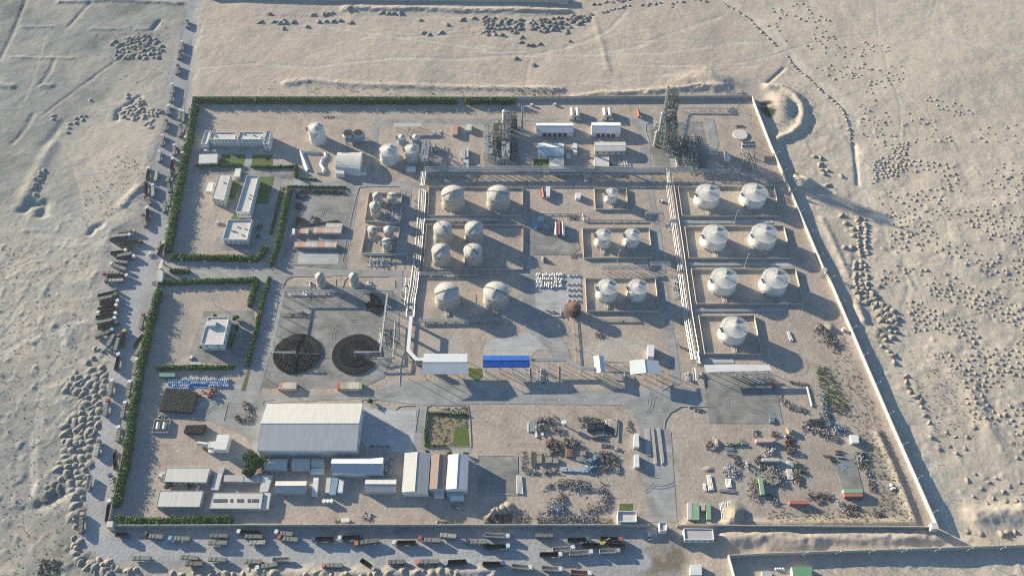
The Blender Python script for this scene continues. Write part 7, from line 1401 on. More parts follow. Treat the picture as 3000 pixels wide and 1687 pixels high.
for i, q in enumerate(T(3, 1, 80, 108, 170, 285, 250, 480, 335, 690, 425, 900, 520, 1130, 625, 1360) + T(3, 2, 725, 155, 835, 410, 950, 680, 1075, 970, 1205, 1270) + T(3, 3, 1340, 135, 1480, 470, 1630, 815)):
    y = G(q, 3.9)[1]; lamp((on_wall(y) + .35, y), 2.6, f'{ws[i]} lamp arm from the top along the slanting wall', (2.2, .9), 'lamp arms on the slanting wall', z0=3.6, r=.11)
for i, x in enumerate((375, 705, 1035, 1365, 1695, 2025, 2355)):
    p = G(T(3, 3, x - 30, 1258 - x * .028)[0], 2); lamp((p[0], p[1]), 6.5, f'{ws[i]} lamp arm from the left along the neighbouring yard wall', (2.2, .6), 'lamp arms on the neighbouring yard wall', r=.12)
for p, h, lb in ((T(2, 1, 2225, 822)[0], 17, 'tall light mast between the first and second white tank rows'), (T(2, 1, 1060, 1195)[0], 14, 'tall light mast between the upper mid-sized tanks'), (T(2, 1, 2330, 1252)[0], 16, 'tall light mast between the second and third white tank rows'), (T(1, 2, 1530, 905)[0], 11, 'light mast on the sandy islet left of the grey-white canopy'), (T(0, 2, 2165, 172)[0], 13, 'light mast above the court building'),
                 (T(2, 1, 1018, 830)[0], 14, 'light mast above the mid-sized tanks, left of the road'), (T(1, 2, 100, 915)[0], 14, 'light mast at the lower left corner of the drum yard'), (T(1, 1, 770, 215)[0], 12, 'thin mast behind the arched shed')):
    lamp(G(p), h, lb, (.9, .9), name='light_mast', r=.16)
for i, p in enumerate([T(1, 0, x, 1150)[0] for x in (1215, 1390, 1540, 1705, 2018, 2335)]): lamp(G(p), 5, f'{ws[i]} short lamp post from the left below the far hedge', (.6, 0), 'short lamp posts below the far hedge', r=.07)
for i, p in enumerate(T(1, 2, 1740, 1150, 2003, 1160, 2265, 1195, 2525, 1190) + T(2, 2, 212, 1160, 472, 1160, 726, 1165, 992, 1170)): lamp(G(p), 6, f'{ws[i]} lamp post from the left along the main road below the canopies', (0, -.8), 'lamp posts along the main road', r=.08)
for i, p in enumerate(T(0, 1, 1840, 1205, 2072, 1220, 2520, 1222) + T(0, 1, 2030, 1335, 2265, 1325)): lamp(G(p), 5, f'{ws[i]} small lamp post on the road inside the left gate', (.5, 0), 'small lamp posts inside the left gate', r=.07)
for i, p in enumerate(T(2, 2, 462, 420, 125, 420, 530, 540, 1100, 480, 1288, 490)): lamp(G(p), 5, f'{ws[i]} lamp post on the sand between canopies and mid-sized tanks', (.5, 0), 'lamp posts above the canopies', r=.07)
for i, q in enumerate(T(2, 0, 68, 1050, 197, 1048, 432, 1044)):
    c = G(q, 2); single('wall_cabinet', MB().box(c[0] - 1.2, c[1] - .9, 0, c[0] + 1.2, c[1] + .9, 2.0), M_wallwhite, f'small white cabinet under the far wall, {ws[i]} from the left', 'cabinet', 'white cabinets under the far wall')
# ------------------------------------------------------------------ scrap yards
def bundle(quad, n, along, label, m=M_dark, r_=None, layers=1, name='pipe_bundle', box=False, seed=0, cat='pipe bundle', z0=.15):
    """quad tl,tr,br,bl; along 'x' (left-right) or 'y' (up-down): n pipes side by side, every pipe its own piece"""
    rr = random.Random(seed); q = [Vector(G(p)) for p in quad]; tl, tr, br, bl = q; c = (tl + tr + br + bl) / 4; t = Thing(name, label, cat, (c.x, c.y, 0))
    span = ((tl - bl).length if along == 'x' else (tr - tl).length); rad = r_ or span / n * .46
    for L in range(layers):
        for i in range(n - L):
            f = (i + .5 + L * .5) / n; f0, f1 = f, min(.98, max(.02, f + rr.uniform(-.03, .03)))
            a, b = (tl.lerp(bl, f0), tr.lerp(br, f1)) if along == 'x' else (tl.lerp(tr, f0), bl.lerp(br, f1))
            e0, e1 = rr.uniform(0, .06), rr.uniform(.94, 1); A, B = a.lerp(b, e0), a.lerp(b, e1); z = z0 + rad + L * rad * 1.7
            if box:
                d = (B - A).normalized(); nn = Vector((-d.y, d.x)) * rad; t.part('beam', MB().prism([tuple(A + nn), tuple(B + nn), tuple(B - nn), tuple(A - nn)], z - rad, z + rad), m)
            else: t.part('pipe', MB().tube((A.x, A.y, z), (B.x, B.y, z), rad, 8), m)
    return t
M_bpipe = mat('black_coated_pipe', (.045, .05, .06), .4, .2, 1, spec=.6); M_beige = mat('beige_insulation_board', (.29, .255, .195), .9, .12, 1); M_brpipe = mat('brown_pipe', (.17, .11, .09), .8, .2, 1); M_gpipe = mat('grey_green_pipe', (.24, .27, .26), .7, .2, 1); M_blues = mat('weathered_blue_sheet', (.30, .38, .45), .6, .2, 1); M_cpipe = mat('pale_pipe', (.46, .46, .45), .5, .15, 1)
def Z6(*p): return [(1520 + p[i] / 6.44, 1200 + p[i + 1] / 6.44) for i in range(0, len(p), 2)]
def Z9(*p): return [(2180 + p[i] / 6.44, 1200 + p[i + 1] / 6.44) for i in range(0, len(p), 2)]
B = bundle
B(Z6(1282, 242, 1445, 245, 1440, 430, 1285, 430), 5, 'x', 'black coated pipes, left half of the upper stack in the scrap yard', M_bpipe, layers=2, seed=1); B(Z6(1448, 242, 1615, 245, 1612, 400, 1448, 400), 4, 'x', 'black coated pipes, right half of the upper stack in the scrap yard', M_bpipe, layers=2, seed=2)
B(Z6(1450, 430, 1615, 432, 1615, 515, 1448, 515), 3, 'x', 'grey-green pipes just below the black coated pipes', M_gpipe, seed=3); B(Z6(1350, 515, 1640, 540, 1640, 575, 1370, 560), 2, 'x', 'pair of long dark pipes below the grey-green ones', M_bpipe, seed=4)
B(Z6(1625, 185, 1880, 165, 1850, 500, 1640, 490), 13, 'y', 'upright fan of long dark pipes at the right of the scrap yard', M_bpipe, .34, seed=5); B(Z6(1870, 230, 1900, 230, 1880, 620, 1850, 620), 2, 'y', 'pale lone pipes at the right edge of the scrap yard', M_gpipe, seed=6)
B(Z6(205, 195, 345, 195, 335, 430, 205, 430), 7, 'y', 'upright grey and brown beams in the upper left of the scrap yard', M_gpipe, box=True, seed=7); B(Z6(165, 250, 190, 250, 190, 430, 165, 430), 2, 'y', 'two thin rods left of the upright beams', M_cpipe, seed=8)
B(Z6(305, 425, 345, 425, 350, 525, 315, 525), 2, 'y', 'pair of short white beams below the upright beams', M_white, box=True, seed=9); B(Z6(425, 435, 465, 435, 465, 495, 430, 495), 2, 'y', 'second pair of short white beams beside the flatbed', M_white, box=True, seed=10)
for q_, n, al, lb, h in (((335, 800, 445, 800, 440, 878, 335, 878), 3, 'y', 'beige boards stack, upper left of the board field', .9), ((333, 885, 440, 885, 440, 950, 333, 950), 2, 'x', 'beige boards stack with brown gap, left side', 1.0), ((335, 945, 438, 945, 435, 1022, 335, 1022), 2, 'x', 'beige boards stack, lower left of the board field', 1.0),
    ((470, 795, 505, 795, 505, 895, 470, 895), 1, 'y', 'single upright beige board left of a pair', .8), ((515, 795, 592, 795, 590, 895, 518, 895), 2, 'y', 'pair of upright beige boards at the top centre', .9), ((498, 910, 622, 905, 622, 1018, 505, 1018), 3, 'y', 'three upright beige boards at the bottom centre', .9),
    ((632, 920, 748, 920, 748, 1022, 635, 1022), 3, 'x', 'flat beige boards at the lower right of the board field', .9), ((1160, 785, 1262, 785, 1265, 870, 1162, 868), 3, 'x', 'beige board stack standing apart on the right', .9), ((1080, 900, 1228, 905, 1225, 1000, 1080, 965), 3, 'x', 'grey-green board stack beside the brown pipes', .8)):
    B(Z6(*q_), n, al, lb, M_beige if 'grey-green' not in lb else M_gpipe, box=True, seed=len(lb), name='board_stack', cat='board stack', z0=h - .6)
B(Z6(755, 755, 830, 755, 800, 860, 750, 860), 4, 'y', 'rust brown pipes, left part of the brown pipe group', M_brpipe, seed=11); B(Z6(875, 750, 1030, 750, 1020, 905, 885, 905), 7, 'y', 'brown upright pipes in the middle of the scrap yard', M_brpipe, layers=2, seed=12)
B(Z6(218, 790, 330, 790, 325, 1100, 232, 1080), 6, 'y', 'long dark upright beams at the left of the board field', M_dark, seed=13); B(Z6(1825, 1045, 1895, 1040, 1910, 1200, 1835, 1205), 3, 'y', 'pale upright pipes below the dark machine parts', M_gpipe, seed=14)
B(Z6(780, 1085, 915, 1085, 915, 1170, 782, 1165), 4, 'x', 'pale blue panel stack, leftmost of the panel line', M_blues, box=True, seed=15, name='panel_stack', cat='panel stack'); B(Z6(925, 1120, 1000, 1120, 1000, 1175, 925, 1170), 2, 'x', 'pale panel stack second in the panel line', M_blues, box=True, seed=16, name='panel_stack', cat='panel stack')
B(Z6(1005, 1115, 1225, 1125, 1220, 1190, 1010, 1165), 10, 'y', 'row of upright pale blue panels in the panel line', M_blues, box=True, seed=17, name='panel_stack', cat='panel stack'); B(Z6(1232, 1090, 1320, 1090, 1310, 1195, 1235, 1190), 3, 'x', 'bright blue panel stack at the right of the panel line', M_blue, box=True, seed=18, name='panel_stack', cat='panel stack')
B(T(2, 3, 45, 430, 100, 440, 118, 640, 40, 620), 6, 'y', 'upright grey pipes left of the ring of rubbish', M_cpipe, seed=19)
for q_, n, al, lb, m in ((T(2, 3, 1955, 430, 2000, 430, 2030, 590, 1975, 595), 5, 'y', 'grey upright pipes in the right yard, left group', M_steel), (T(2, 3, 1918, 520, 1950, 520, 1960, 595, 1930, 590), 3, 'y', 'short grey pipes left of the long ones in the right yard', M_steel), (T(2, 3, 2145, 475, 2200, 470, 2212, 565, 2150, 560), 5, 'y', 'grey upright pipes in the right yard, right group', M_steel),
    (T(2, 3, 2070, 572, 2250, 580, 2250, 618, 2075, 600), 3, 'x', 'long grey pipes lying across, below the upright ones', M_steel), (T(2, 3, 2085, 720, 2150, 700, 2175, 890, 2110, 890), 5, 'y', 'bright pale pipes near the lower wall, beside the green containers', M_cpipe), (T(2, 3, 2160, 710, 2205, 700, 2200, 780, 2165, 780), 3, 'y', 'short pale pipes next to the sand mound near the lower wall', M_cpipe),
    (T(2, 3, 2140, 155, 2230, 160, 2230, 195, 2145, 190), 4, 'x', 'short grey rods lying by the sand heap in the right yard', M_steel), (T(2, 3, 2150, 205, 2230, 210, 2235, 235, 2150, 232), 2, 'x', 'grey slab pair below the short grey rods', M_steel),
    (Z9(790, 960, 870, 960, 880, 1090, 800, 1090), 6, 'y', 'pale upright pipes, upper group beside the rusty bin', M_cpipe), (Z9(785, 1110, 900, 1110, 930, 1320, 820, 1320), 8, 'y', 'white upright pipes, lower group in the middle of the right yard', M_cpipe), (Z9(885, 980, 930, 980, 940, 1090, 895, 1090), 3, 'y', 'blue-grey pipes beside the pale upright ones', M_gpipe),
    (Z9(960, 1210, 1070, 1230, 1060, 1430, 1000, 1400), 4, 'y', 'dark beams leaning at the end of the pipe groups', M_dark), (Z9(1700, 765, 1855, 770, 1855, 795, 1700, 790), 1, 'x', 'single brown beam above the blue-stained slab', M_brpipe), (Z9(1705, 825, 1865, 835, 1865, 860, 1710, 850), 2, 'x', 'double dark beam at the top of the blue-stained slab', M_dark),
    (Z9(1455, 850, 1670, 860, 1670, 885, 1460, 870), 1, 'x', 'long brown beam left of the blue-stained slab', M_brpipe), (Z9(1755, 905, 1915, 912, 1915, 928, 1757, 922), 1, 'x', 'thin beam across the blue-stained slab', M_dark), (Z9(470, 150, 570, 152, 568, 252, 472, 250), 4, 'x', 'stack of four grey beams beside the blue stain of the upper slab', M_gpipe),
    (Z9(1205, 180, 1510, 170, 1560, 370, 1240, 300), 5, 'x', 'bent dark bars lying in the upper right yard', M_dark), (T(3, 2, 380, 990, 400, 990, 450, 1190, 430, 1190), 2, 'y', 'thin upright rods in the weedy corner', M_steel), (T(3, 2, 185, 440, 210, 430, 255, 530, 215, 535), 3, 'y', 'two pale beams lying on the open sand below the right tanks', M_cpipe)):
    B(q_, n, al, lb, m, seed=len(lb) * 3)
WB = (M_sack, M_dark, M_beige, M_steel, mat('blue_rubbish', (.10, .19, .33), .8, .3, 1)); WW = (mat('dirty_white_rubbish', (.27, .26, .235), .9, .3, 1), M_beige, M_steel, M_dark); DK = (M_dark, M_rust, M_dark, M_brpipe); RB = (M_rust, M_dark, M_brpipe)
SM = strip_mess
M_rust2 = mat('dull_rust', (.12, .088, .07), .9, .3, 1.5); RB = (M_rust2, M_dark, M_brpipe, M_steel); DK = (M_dark, M_rust2, M_steel, M_brpipe)
for i, (pts, w, n, lb, ms, sz, hm, nm) in enumerate((
 (Z6(350, 200, 700, 170), 5, 90, 'dark machinery and a green flatbed along the top left of the scrap yard', DK, (.3, 1.4), 2.5, 'scrap_heap'), (Z6(360, 300, 430, 400), 5, 50, 'cream and dark scrap below the green flatbed', (M_beige, M_dark, M_steel), (.4, 1.6), 2, 'scrap_heap'), (Z6(610, 370, 800, 380), 5, 70, 'round machine parts casting a long shadow, upper centre of the scrap yard', DK, (.4, 1.2), 3, 'scrap_heap'),
 (Z6(1090, 180, 1560, 190), 3, 120, 'line of small brown scrap above the black pipes', (M_rust, M_dark, M_beige), (.3, .9), 1, 'scrap_heap'), (Z6(1150, 270, 1200, 310), 3, 30, 'pale odds and ends left of the black pipes', (M_beige, M_steel), (.3, .8), 1, 'scrap_heap'), (Z6(520, 680, 680, 620, 740, 820), 6, 160, 'fan of thin bent rods above the beige boards', (M_dark, M_brpipe), (.5, 1.8), 1.6, 'scrap_heap'),
 (Z6(850, 620, 1000, 640, 1100, 700), 7, 200, 'tall rusty scrap heap above the brown pipes', RB, (.4, 1.5), 3.2, 'scrap_heap'), (Z6(90, 770, 70, 1150), 3, 70, 'loose stones and scrap at the left edge of the lower scrap yard', (M_beige, M_dark), (.3, .8), .8, 'scrap_heap'), (Z6(100, 1140, 380, 1190), 4, 100, 'white and dark litter in the lower left scrap yard', WW, (.3, .9), 1, 'rubbish_heap'),
 (Z6(470, 1190, 740, 1160), 2.5, 70, 'pile of short rusty rods left of the pale panels', RB, (.4, 1.2), 1, 'scrap_heap'), (Z6(1250, 1000, 1380, 980, 1490, 900), 4.5, 170, 'tangle of blue steel bars right of the panel line', (M_blue, mat('deep_blue_steel', (.07, .12, .20), .6, .3, 1), M_steel), (.5, 1.6), 2, 'scrap_heap'), (Z6(1330, 1140, 1470, 1060), 3, 80, 'lower part of the blue steel tangle', (mat('deep_blue_steel', (.07, .12, .2)), M_blue), (.5, 1.6), 2, 'scrap_heap'),
 (Z6(1540, 790, 1570, 1000, 1620, 1150), 4, 150, 'column of dark valves and fittings, left one', DK, (.4, 1.1), 1.6, 'scrap_heap'), (Z6(1660, 790, 1680, 1150), 3.5, 150, 'column of dark valves and fittings, middle one', DK, (.4, 1.1), 1.6, 'scrap_heap'), (Z6(1780, 860, 1820, 1180), 4, 150, 'column of dark valves and fittings, right one', DK, (.4, 1.1), 1.6, 'scrap_heap'),
 (Z6(1540, 665, 1740, 680), 1.6, 40, 'rusty rods with a cross-shaped frame in the scrap yard', RB, (.4, 1.2), 1, 'scrap_heap'), (Z6(1840, 730, 1870, 760), 3, 25, 'small blue machine beside the road', (M_blue, M_steel), (.4, 1), 1.4, 'scrap_heap'), (Z6(2070, 180, 2100, 420), 2.5, 50, 'line of brown pots beside the weighbridge road', (M_rust, M_brpipe), (.4, .9), 1, 'scrap_heap'),
 (T(2, 3, 350, 530, 380, 560), 5, 60, 'small white rubbish heap at the left of the rubbish ring', WW, (.3, .9), 1, 'rubbish_heap'), (T(2, 3, 440, 540, 600, 500, 640, 600), 6, 200, 'upper arc of the rubbish ring, brown and grey', WW, (.3, 1.1), 1.6, 'rubbish_heap'), (T(2, 3, 640, 530, 780, 570), 6, 220, 'blue and white sacks at the top of the rubbish ring', (WW[0], WB[4], WW[0], M_dark), (.3, 1.1), 1.4, 'rubbish_heap'),
 (T(2, 3, 850, 560, 950, 600, 940, 700, 900, 780), 6, 260, 'right arc of the rubbish ring, dark and white', (M_dark, WW[0], M_steel), (.3, 1.1), 1.6, 'rubbish_heap'), (T(2, 3, 740, 780, 900, 775), 5, 110, 'lower right arc of the rubbish ring', WW, (.3, 1), 1.2, 'rubbish_heap'), (T(2, 3, 350, 760, 440, 770, 520, 760), 8, 300, 'blue-white sack heap at the lower left of the rubbish ring', (WW[0], WB[4], M_sack, M_dark), (.3, 1.1), 1.8, 'rubbish_heap'),
 (T(2, 3, 460, 650, 520, 690), 8, 80, 'sandy brown heap at the left of the rubbish ring', (M_beige, M_dark, M_soil), (.4, 1.2), 1.4, 'rubbish_heap'), (T(2, 3, 250, 890, 560, 890, 860, 890), 8, 700, 'long band of blue-white and dark waste along the lower wall', (WW[0], M_dark, WB[4], M_beige, M_dark), (.3, 1.0), 1.2, 'rubbish_heap'), (T(2, 3, 0, 880, 160, 890), 7, 130, 'dark litter beside the lower wall, left of the blue-white band', DK, (.3, 1), 1, 'rubbish_heap'),
 (T(2, 3, 870, 890, 1000, 910), 4, 60, 'thin brown litter left of the white gate office', (M_beige, M_soil), (.3, .8), .7, 'rubbish_heap'), (T(1, 3, 2400, 860, 2570, 880), 8, 260, 'heap of black tyres near the lower wall', (M_black, M_dark), (.4, .9), 1.4, 'tyre_heap'), (T(1, 3, 2330, 880, 2370, 930), 4, 60, 'stack of black rings at the left of the tyre heap', (M_black,), (.4, .9), 1.4, 'tyre_heap'),
 (T(1, 3, 1820, 910, 2010, 915), 2, 50, 'long rusty ladder frames beside the lower wall', RB, (.5, 1.4), .8, 'scrap_heap'), (T(1, 3, 1060, 850, 1150, 870), 4, 30, 'broken wooden frames beside the lone white box', (M_beige, M_steel), (.5, 1.6), .7, 'scrap_heap'), (T(1, 3, 790, 900, 850, 910), 3, 30, 'brown scrap left of the lone white box', RB, (.3, .9), .8, 'scrap_heap'),
 (T(2, 3, 1960, 110, 2060, 170), 6, 60, 'fan of dry palm trunks over a small sand heap', (M_beige, M_soil), (.5, 1.8), 1, 'scrap_heap'), (T(2, 3, 2150, 140, 2350, 110), 3, 60, 'green-grey branches beside the palm trunks', (M_gpipe, M_leafd), (.5, 1.6), .9, 'scrap_heap'), (T(2, 3, 2200, 240, 2280, 250), 3, 45, 'white litter pile below the grey slab pair', WW, (.3, .9), .9, 'rubbish_heap'),
 (T(2, 3, 2140, 350, 2200, 390, 2260, 440), 7, 230, 'diagonal heap of white sacks in the right yard', (M_sack, WW[0], M_steel), (.3, 1.1), 1.5, 'rubbish_heap'), (T(2, 3, 2240, 290, 2330, 340), 4, 60, 'brown twisted parts right of the white litter', RB, (.4, 1.2), 1, 'scrap_heap'), (T(2, 3, 2350, 300, 2365, 380), 2, 30, 'upright cream machine casting a long shadow', (M_beige, M_white), (.5, 1.4), 2.5, 'scrap_heap'),
 (T(2, 3, 2440, 480, 2430, 600, 2470, 680), 7, 240, 'heap of cream and dark round waste left of the green container', (M_beige, M_dark, WW[0]), (.3, 1.1), 1.6, 'rubbish_heap'), (Z9(440, 1130, 560, 1230, 640, 1400), 10, 480, 'large pile of pale stones and sacks right of the green container', (WW[0], M_beige, M_steel, WW[0]), (.4, 1.4), 2.4, 'rubble_heap'), (Z9(380, 770, 560, 820), 6, 170, 'pale white blocks stacked above the grey-white container', (WW[0], M_white, M_beige), (.4, 1.3), 1.8, 'rubble_heap'),
 (Z9(240, 900, 330, 980), 6, 120, 'brown tangle at the left end of the grey-white container', RB, (.3, 1.2), 1.4, 'scrap_heap'), (Z9(280, 1070, 480, 1100), 4, 130, 'dark green and grey litter under the grey-white container', (M_dark, M_leafd, M_steel), (.3, 1.1), 1, 'scrap_heap'), (Z9(170, 390, 260, 500), 4, 60, 'white and blue parts left of the red container', (M_steel, WW[0], M_dark), (.3, 1), 1, 'scrap_heap'),
 (Z9(510, 450, 630, 480), 4, 60, 'brown and grey parts above the red container', (M_rust, M_beige, M_dark), (.3, 1), 1, 'scrap_heap'), (Z9(770, 500, 950, 530), 3, 40, 'dark flat beams below the yellow skip', (M_dark, M_steel), (.5, 1.5), .8, 'scrap_heap'), (Z9(780, 610, 920, 650), 4, 40, 'dark red-brown troughs in the right yard', (mat('dark_red', (.10, .04, .035), .8, .2, 1),), (.8, 1.8), 1.4, 'scrap_heap'),
 (Z9(830, 740, 930, 800), 6, 60, 'rust-brown broken bin casting a shadow', (M_rust,), (.8, 1.8), 3, 'scrap_heap'), (Z9(960, 1020, 1060, 1050), 4, 40, 'dark green tipped bin with white sack', (M_dark, M_leafd, WW[0]), (.6, 1.4), 1.8, 'scrap_heap'), (Z9(1040, 1150, 1140, 1190), 2, 25, 'dark pair of troughs below the tipped bin', (M_dark,), (.8, 1.8), 1, 'scrap_heap'),
 (Z9(940, 1200, 1050, 1420), 4, 120, 'dark scattered angle iron in the right yard', DK, (.5, 1.4), 1, 'scrap_heap'), (Z9(1090, 250, 1250, 350, 1500, 440, 1760, 560), 5, 420, 'long dark pile of angle iron across the upper right yard', (M_dark, M_steel, M_beige), (.4, 1.3), 1.6, 'scrap_heap'), (Z9(1530, 60, 1600, 300), 5, 160, 'blue-grey upright scrap beside the weeds', (M_steel, M_dark, M_blue), (.4, 1.2), 1.4, 'scrap_heap'),
 (Z9(1690, 360, 1920, 390), 5, 170, 'blue and grey frames left of the white box container', (WB[4], M_steel, M_dark), (.4, 1.3), 1.3, 'scrap_heap'), (Z9(2180, 780, 2250, 1000), 5, 150, 'dead branches right of the blue-stained slab', (M_steel, M_dark, M_beige), (.5, 1.6), 1, 'scrap_heap'), (Z9(2110, 980, 2250, 1080, 2380, 1260), 4, 170, 'trail of litter along the right side of the blue-stained slab', (M_steel, M_dark, WW[0]), (.3, 1.1), .9, 'scrap_heap'),
 (Z9(1570, 900, 1740, 990), 2, 16, 'star-shaped dark steel frame left of the blue stain', (M_dark,), (.8, 1.8), .8, 'scrap_heap'), (T(3, 3, 400, 640, 640, 650), 4, 150, 'dark scrap between the two red containers', DK, (.4, 1.3), 1.2, 'scrap_heap'), (T(3, 3, 490, 690, 550, 700), 3, 50, 'dark wheel-like scrap below the middle pile', DK, (.4, 1.2), 1, 'scrap_heap'),
 (T(3, 3, 690, 710, 760, 730), 3, 25, 'pale cabin wreck between the containers', (M_steel, WW[0]), (.6, 1.5), 1.6, 'scrap_heap'), (T(3, 3, 800, 740, 910, 770), 3, 70, 'dark vehicle parts right of the pale wreck', DK, (.4, 1.2), 1, 'scrap_heap'), (T(3, 3, 1010, 480, 1070, 590), 3, 80, 'rusty upright parts right of the red and green containers', RB, (.4, 1.2), 1, 'scrap_heap'),
 (T(3, 3, 0, 610, 100, 740), 5, 120, 'grey-green litter at the lower left of the right yard', (M_steel, WW[0], M_dark), (.3, 1), 1, 'scrap_heap'), (T(3, 3, 1060, 820, 1160, 840), 4, 60, 'brown scrap in the weedy lower right corner', RB, (.4, 1.1), 1, 'scrap_heap'), (T(3, 3, 750, 800, 900, 850), 4, 90, 'dark scrap in the lower weedy strip', DK, (.3, 1.1), 1, 'scrap_heap'),
 (T(3, 2, 490, 370, 570, 450, 620, 560, 690, 560), 8, 340, 'dark tangled heap of steel in the sand near the slanting wall', (M_dark, M_rust, M_steel), (.4, 1.3), 2.4, 'scrap_heap'), (T(3, 2, 210, 940, 390, 970), 2, 60, 'line of maroon parts right of the red car', RB, (.4, 1.1), .8, 'scrap_heap'), (T(3, 2, 110, 1100, 230, 1200, 380, 1240), 4, 240, 'line of grey fittings right of the loading yard', (M_steel, M_dark, WW[0]), (.3, 1), 1, 'scrap_heap'),
 (T(3, 2, 540, 1060, 600, 1300), 5, 200, 'dark fittings beside the yellow-green weeds', (M_dark, M_steel, M_blue), (.3, 1.1), 1.2, 'scrap_heap'), (T(2, 1, 560, 730, 670, 760), 4, 90, 'rubble along the broken slab edge above the tanker trailers', (M_dark, M_beige), (.3, .9), .8, 'rubble_heap'), (T(2, 1, 590, 1130, 690, 1110), 4, 80, 'rubble at the lower right of the tanker slab', (M_beige, M_soil), (.3, .9), .8, 'rubble_heap'),
 (T(2, 2, 840, 460, 930, 480), 4, 70, 'small brown rubble heap below the raised pale pipe', (M_beige, M_brpipe), (.3, .9), 1.4, 'rubble_heap'), (T(2, 1, 295, 440, 305, 520), 2, 40, 'rusty machine beside the white box body', RB, (.4, 1.2), 1.8, 'scrap_heap'), (T(1, 1, 880, 455, 960, 480), 3, 40, 'dry brown litter at the corner of the container yard', RB, (.2, .6), .4, 'scrap_heap'),
 (T(2, 0, 2240, 1270, 2330, 1270), 2, 40, 'dark twisted rods above the round base', DK, (.5, 1.4), .6, 'scrap_heap'), (T(2, 2, 1690, 590, 1780, 630), 1.4, 20, 'pipe lengths lying left of the silver pipe track', RB, (.5, 1.4), .5, 'scrap_heap'), (T(1, 0, 670, 1180, 810, 1180), 3, 40, 'dark branches on the sand behind the tall water tank', RB, (.4, 1.2), .6, 'scrap_heap'), (T(2, 2, 1780, 1200, 1930, 1230), 3, 30, 'mixed rods on the sand above the right yard', RB, (.4, 1.4), .6, 'scrap_heap'))):
    ms = tuple(M_rust2 if m is M_rust else m for m in ms)
    SM(pts, w * 1.0, int(n * 1.15), lb, nm, ms, 300 + i, (sz[0] * .75, sz[1] * .85), nm.replace('_', ' '), hm * .75)
x, y = G(Z9(840, 400)[0]); t = Thing('yellow_skip', 'faded yellow ribbed skip in the right yard', 'skip', (x, y, 0)); q = PG(Z9(788, 375, 855, 345, 890, 430, 835, 460)); t.part('body', MB().prism(q, 0, 2.2), mat('faded_yellow', (.42, .34, .16), .8, .15, 1)); t.part('rim', MB().prism(q, 2.2, 2.35), M_beige)
x, y = G(Z6(855, 235)[0], 4); t = Thing('water_tower', 'round white topped tank on a stem in the scrap yard, casting a club-shaped shadow', 'tank', (x, y, 0)); t.part('stem', MB().lathe((x, y), [(.5, 0), (.5, 3)], 10), M_steel); t.part('bowl', MB().lathe((x, y), [(1.6, 3), (1.9, 4), (1.7, 4.6)], 18), M_wallwhite, smooth=True)
x, y = G(Z6(490, 345)[0], 1); t = Thing('green_flatbed', 'olive green flatbed body lying in the scrap yard', 'flatbed', (x, y, 0)); t.part('bed', MB().obox((x, y), (3.4, 2.6, .9), -.3, .2), mat('olive_paint', (.09, .13, .03), .8, .2, 1)); t.part('side_board', MB().obox((x - 1.2, y + .8), (2.2, .2, 1.5), -.3, .2), MATS['olive_paint'])
t = Thing('white_barrels', 'white broken tank pieces on the sand near the slanting wall', 'tank pieces', (*G(T(3, 3, 1260, 550)[0]), 0)); c = G(T(3, 3, 1245, 530)[0], 1); t.part('dome', MB().blob((*c, 0), 1.3, 1.3, 1.5, 10, 4, .03), M_white); c = G(T(3, 3, 1262, 562)[0], 1); t.part('slab', MB().obox(c, (3.2, 1.2, 1.0), .2, .1), M_white)
t = Thing('concrete_pipe', 'short white concrete pipe by the slanting wall', 'pipe', (*G(T(3, 2, 755, 425)[0]), 0)); c = G(T(3, 2, 755, 425)[0]); t.part('ring', MB().tube((c[0] - 1, c[1], 1.2), (c[0] + 1, c[1], 1.2), 1.3, 16), M_white, smooth=True)
for i, x in enumerate((75, 95, 120, 148)):
    c = G(T(3, 3, x + 5, 1374)[0], 1); t = single('gas_bottle', MB().blob((*c, 0), 1.0, 1.0, 1.9, 10, 5, .02), M_white, f'white round vessel, {ws[i]} of four at the lower right picture edge', 'vessel', 'white round vessels at the picture edge')
# weighbridge ramps and islands on the lower gate road
for k, q_ in enumerate((T(2, 2, 1338, 1410, 1388, 1410) + T(2, 3, 1395, 240, 1345, 235), T(2, 2, 1395, 1410, 1425, 1410) + T(2, 3, 1460, 325, 1435, 325), T(2, 2, 1455, 1410, 1490, 1410) + T(2, 3, 1530, 300, 1505, 330))):
    w = PG(q_); t = Thing('weighbridge' if k == 0 else 'kerb_island', ('raised weighbridge deck on the lower gate road', 'narrow raised island in the middle of the lower gate road', 'right raised island on the lower gate road')[k], 'weighbridge' if k == 0 else 'kerb', (*w[0], 0)); t.part('deck', MB().prism(w, 0, .75), M_conc)
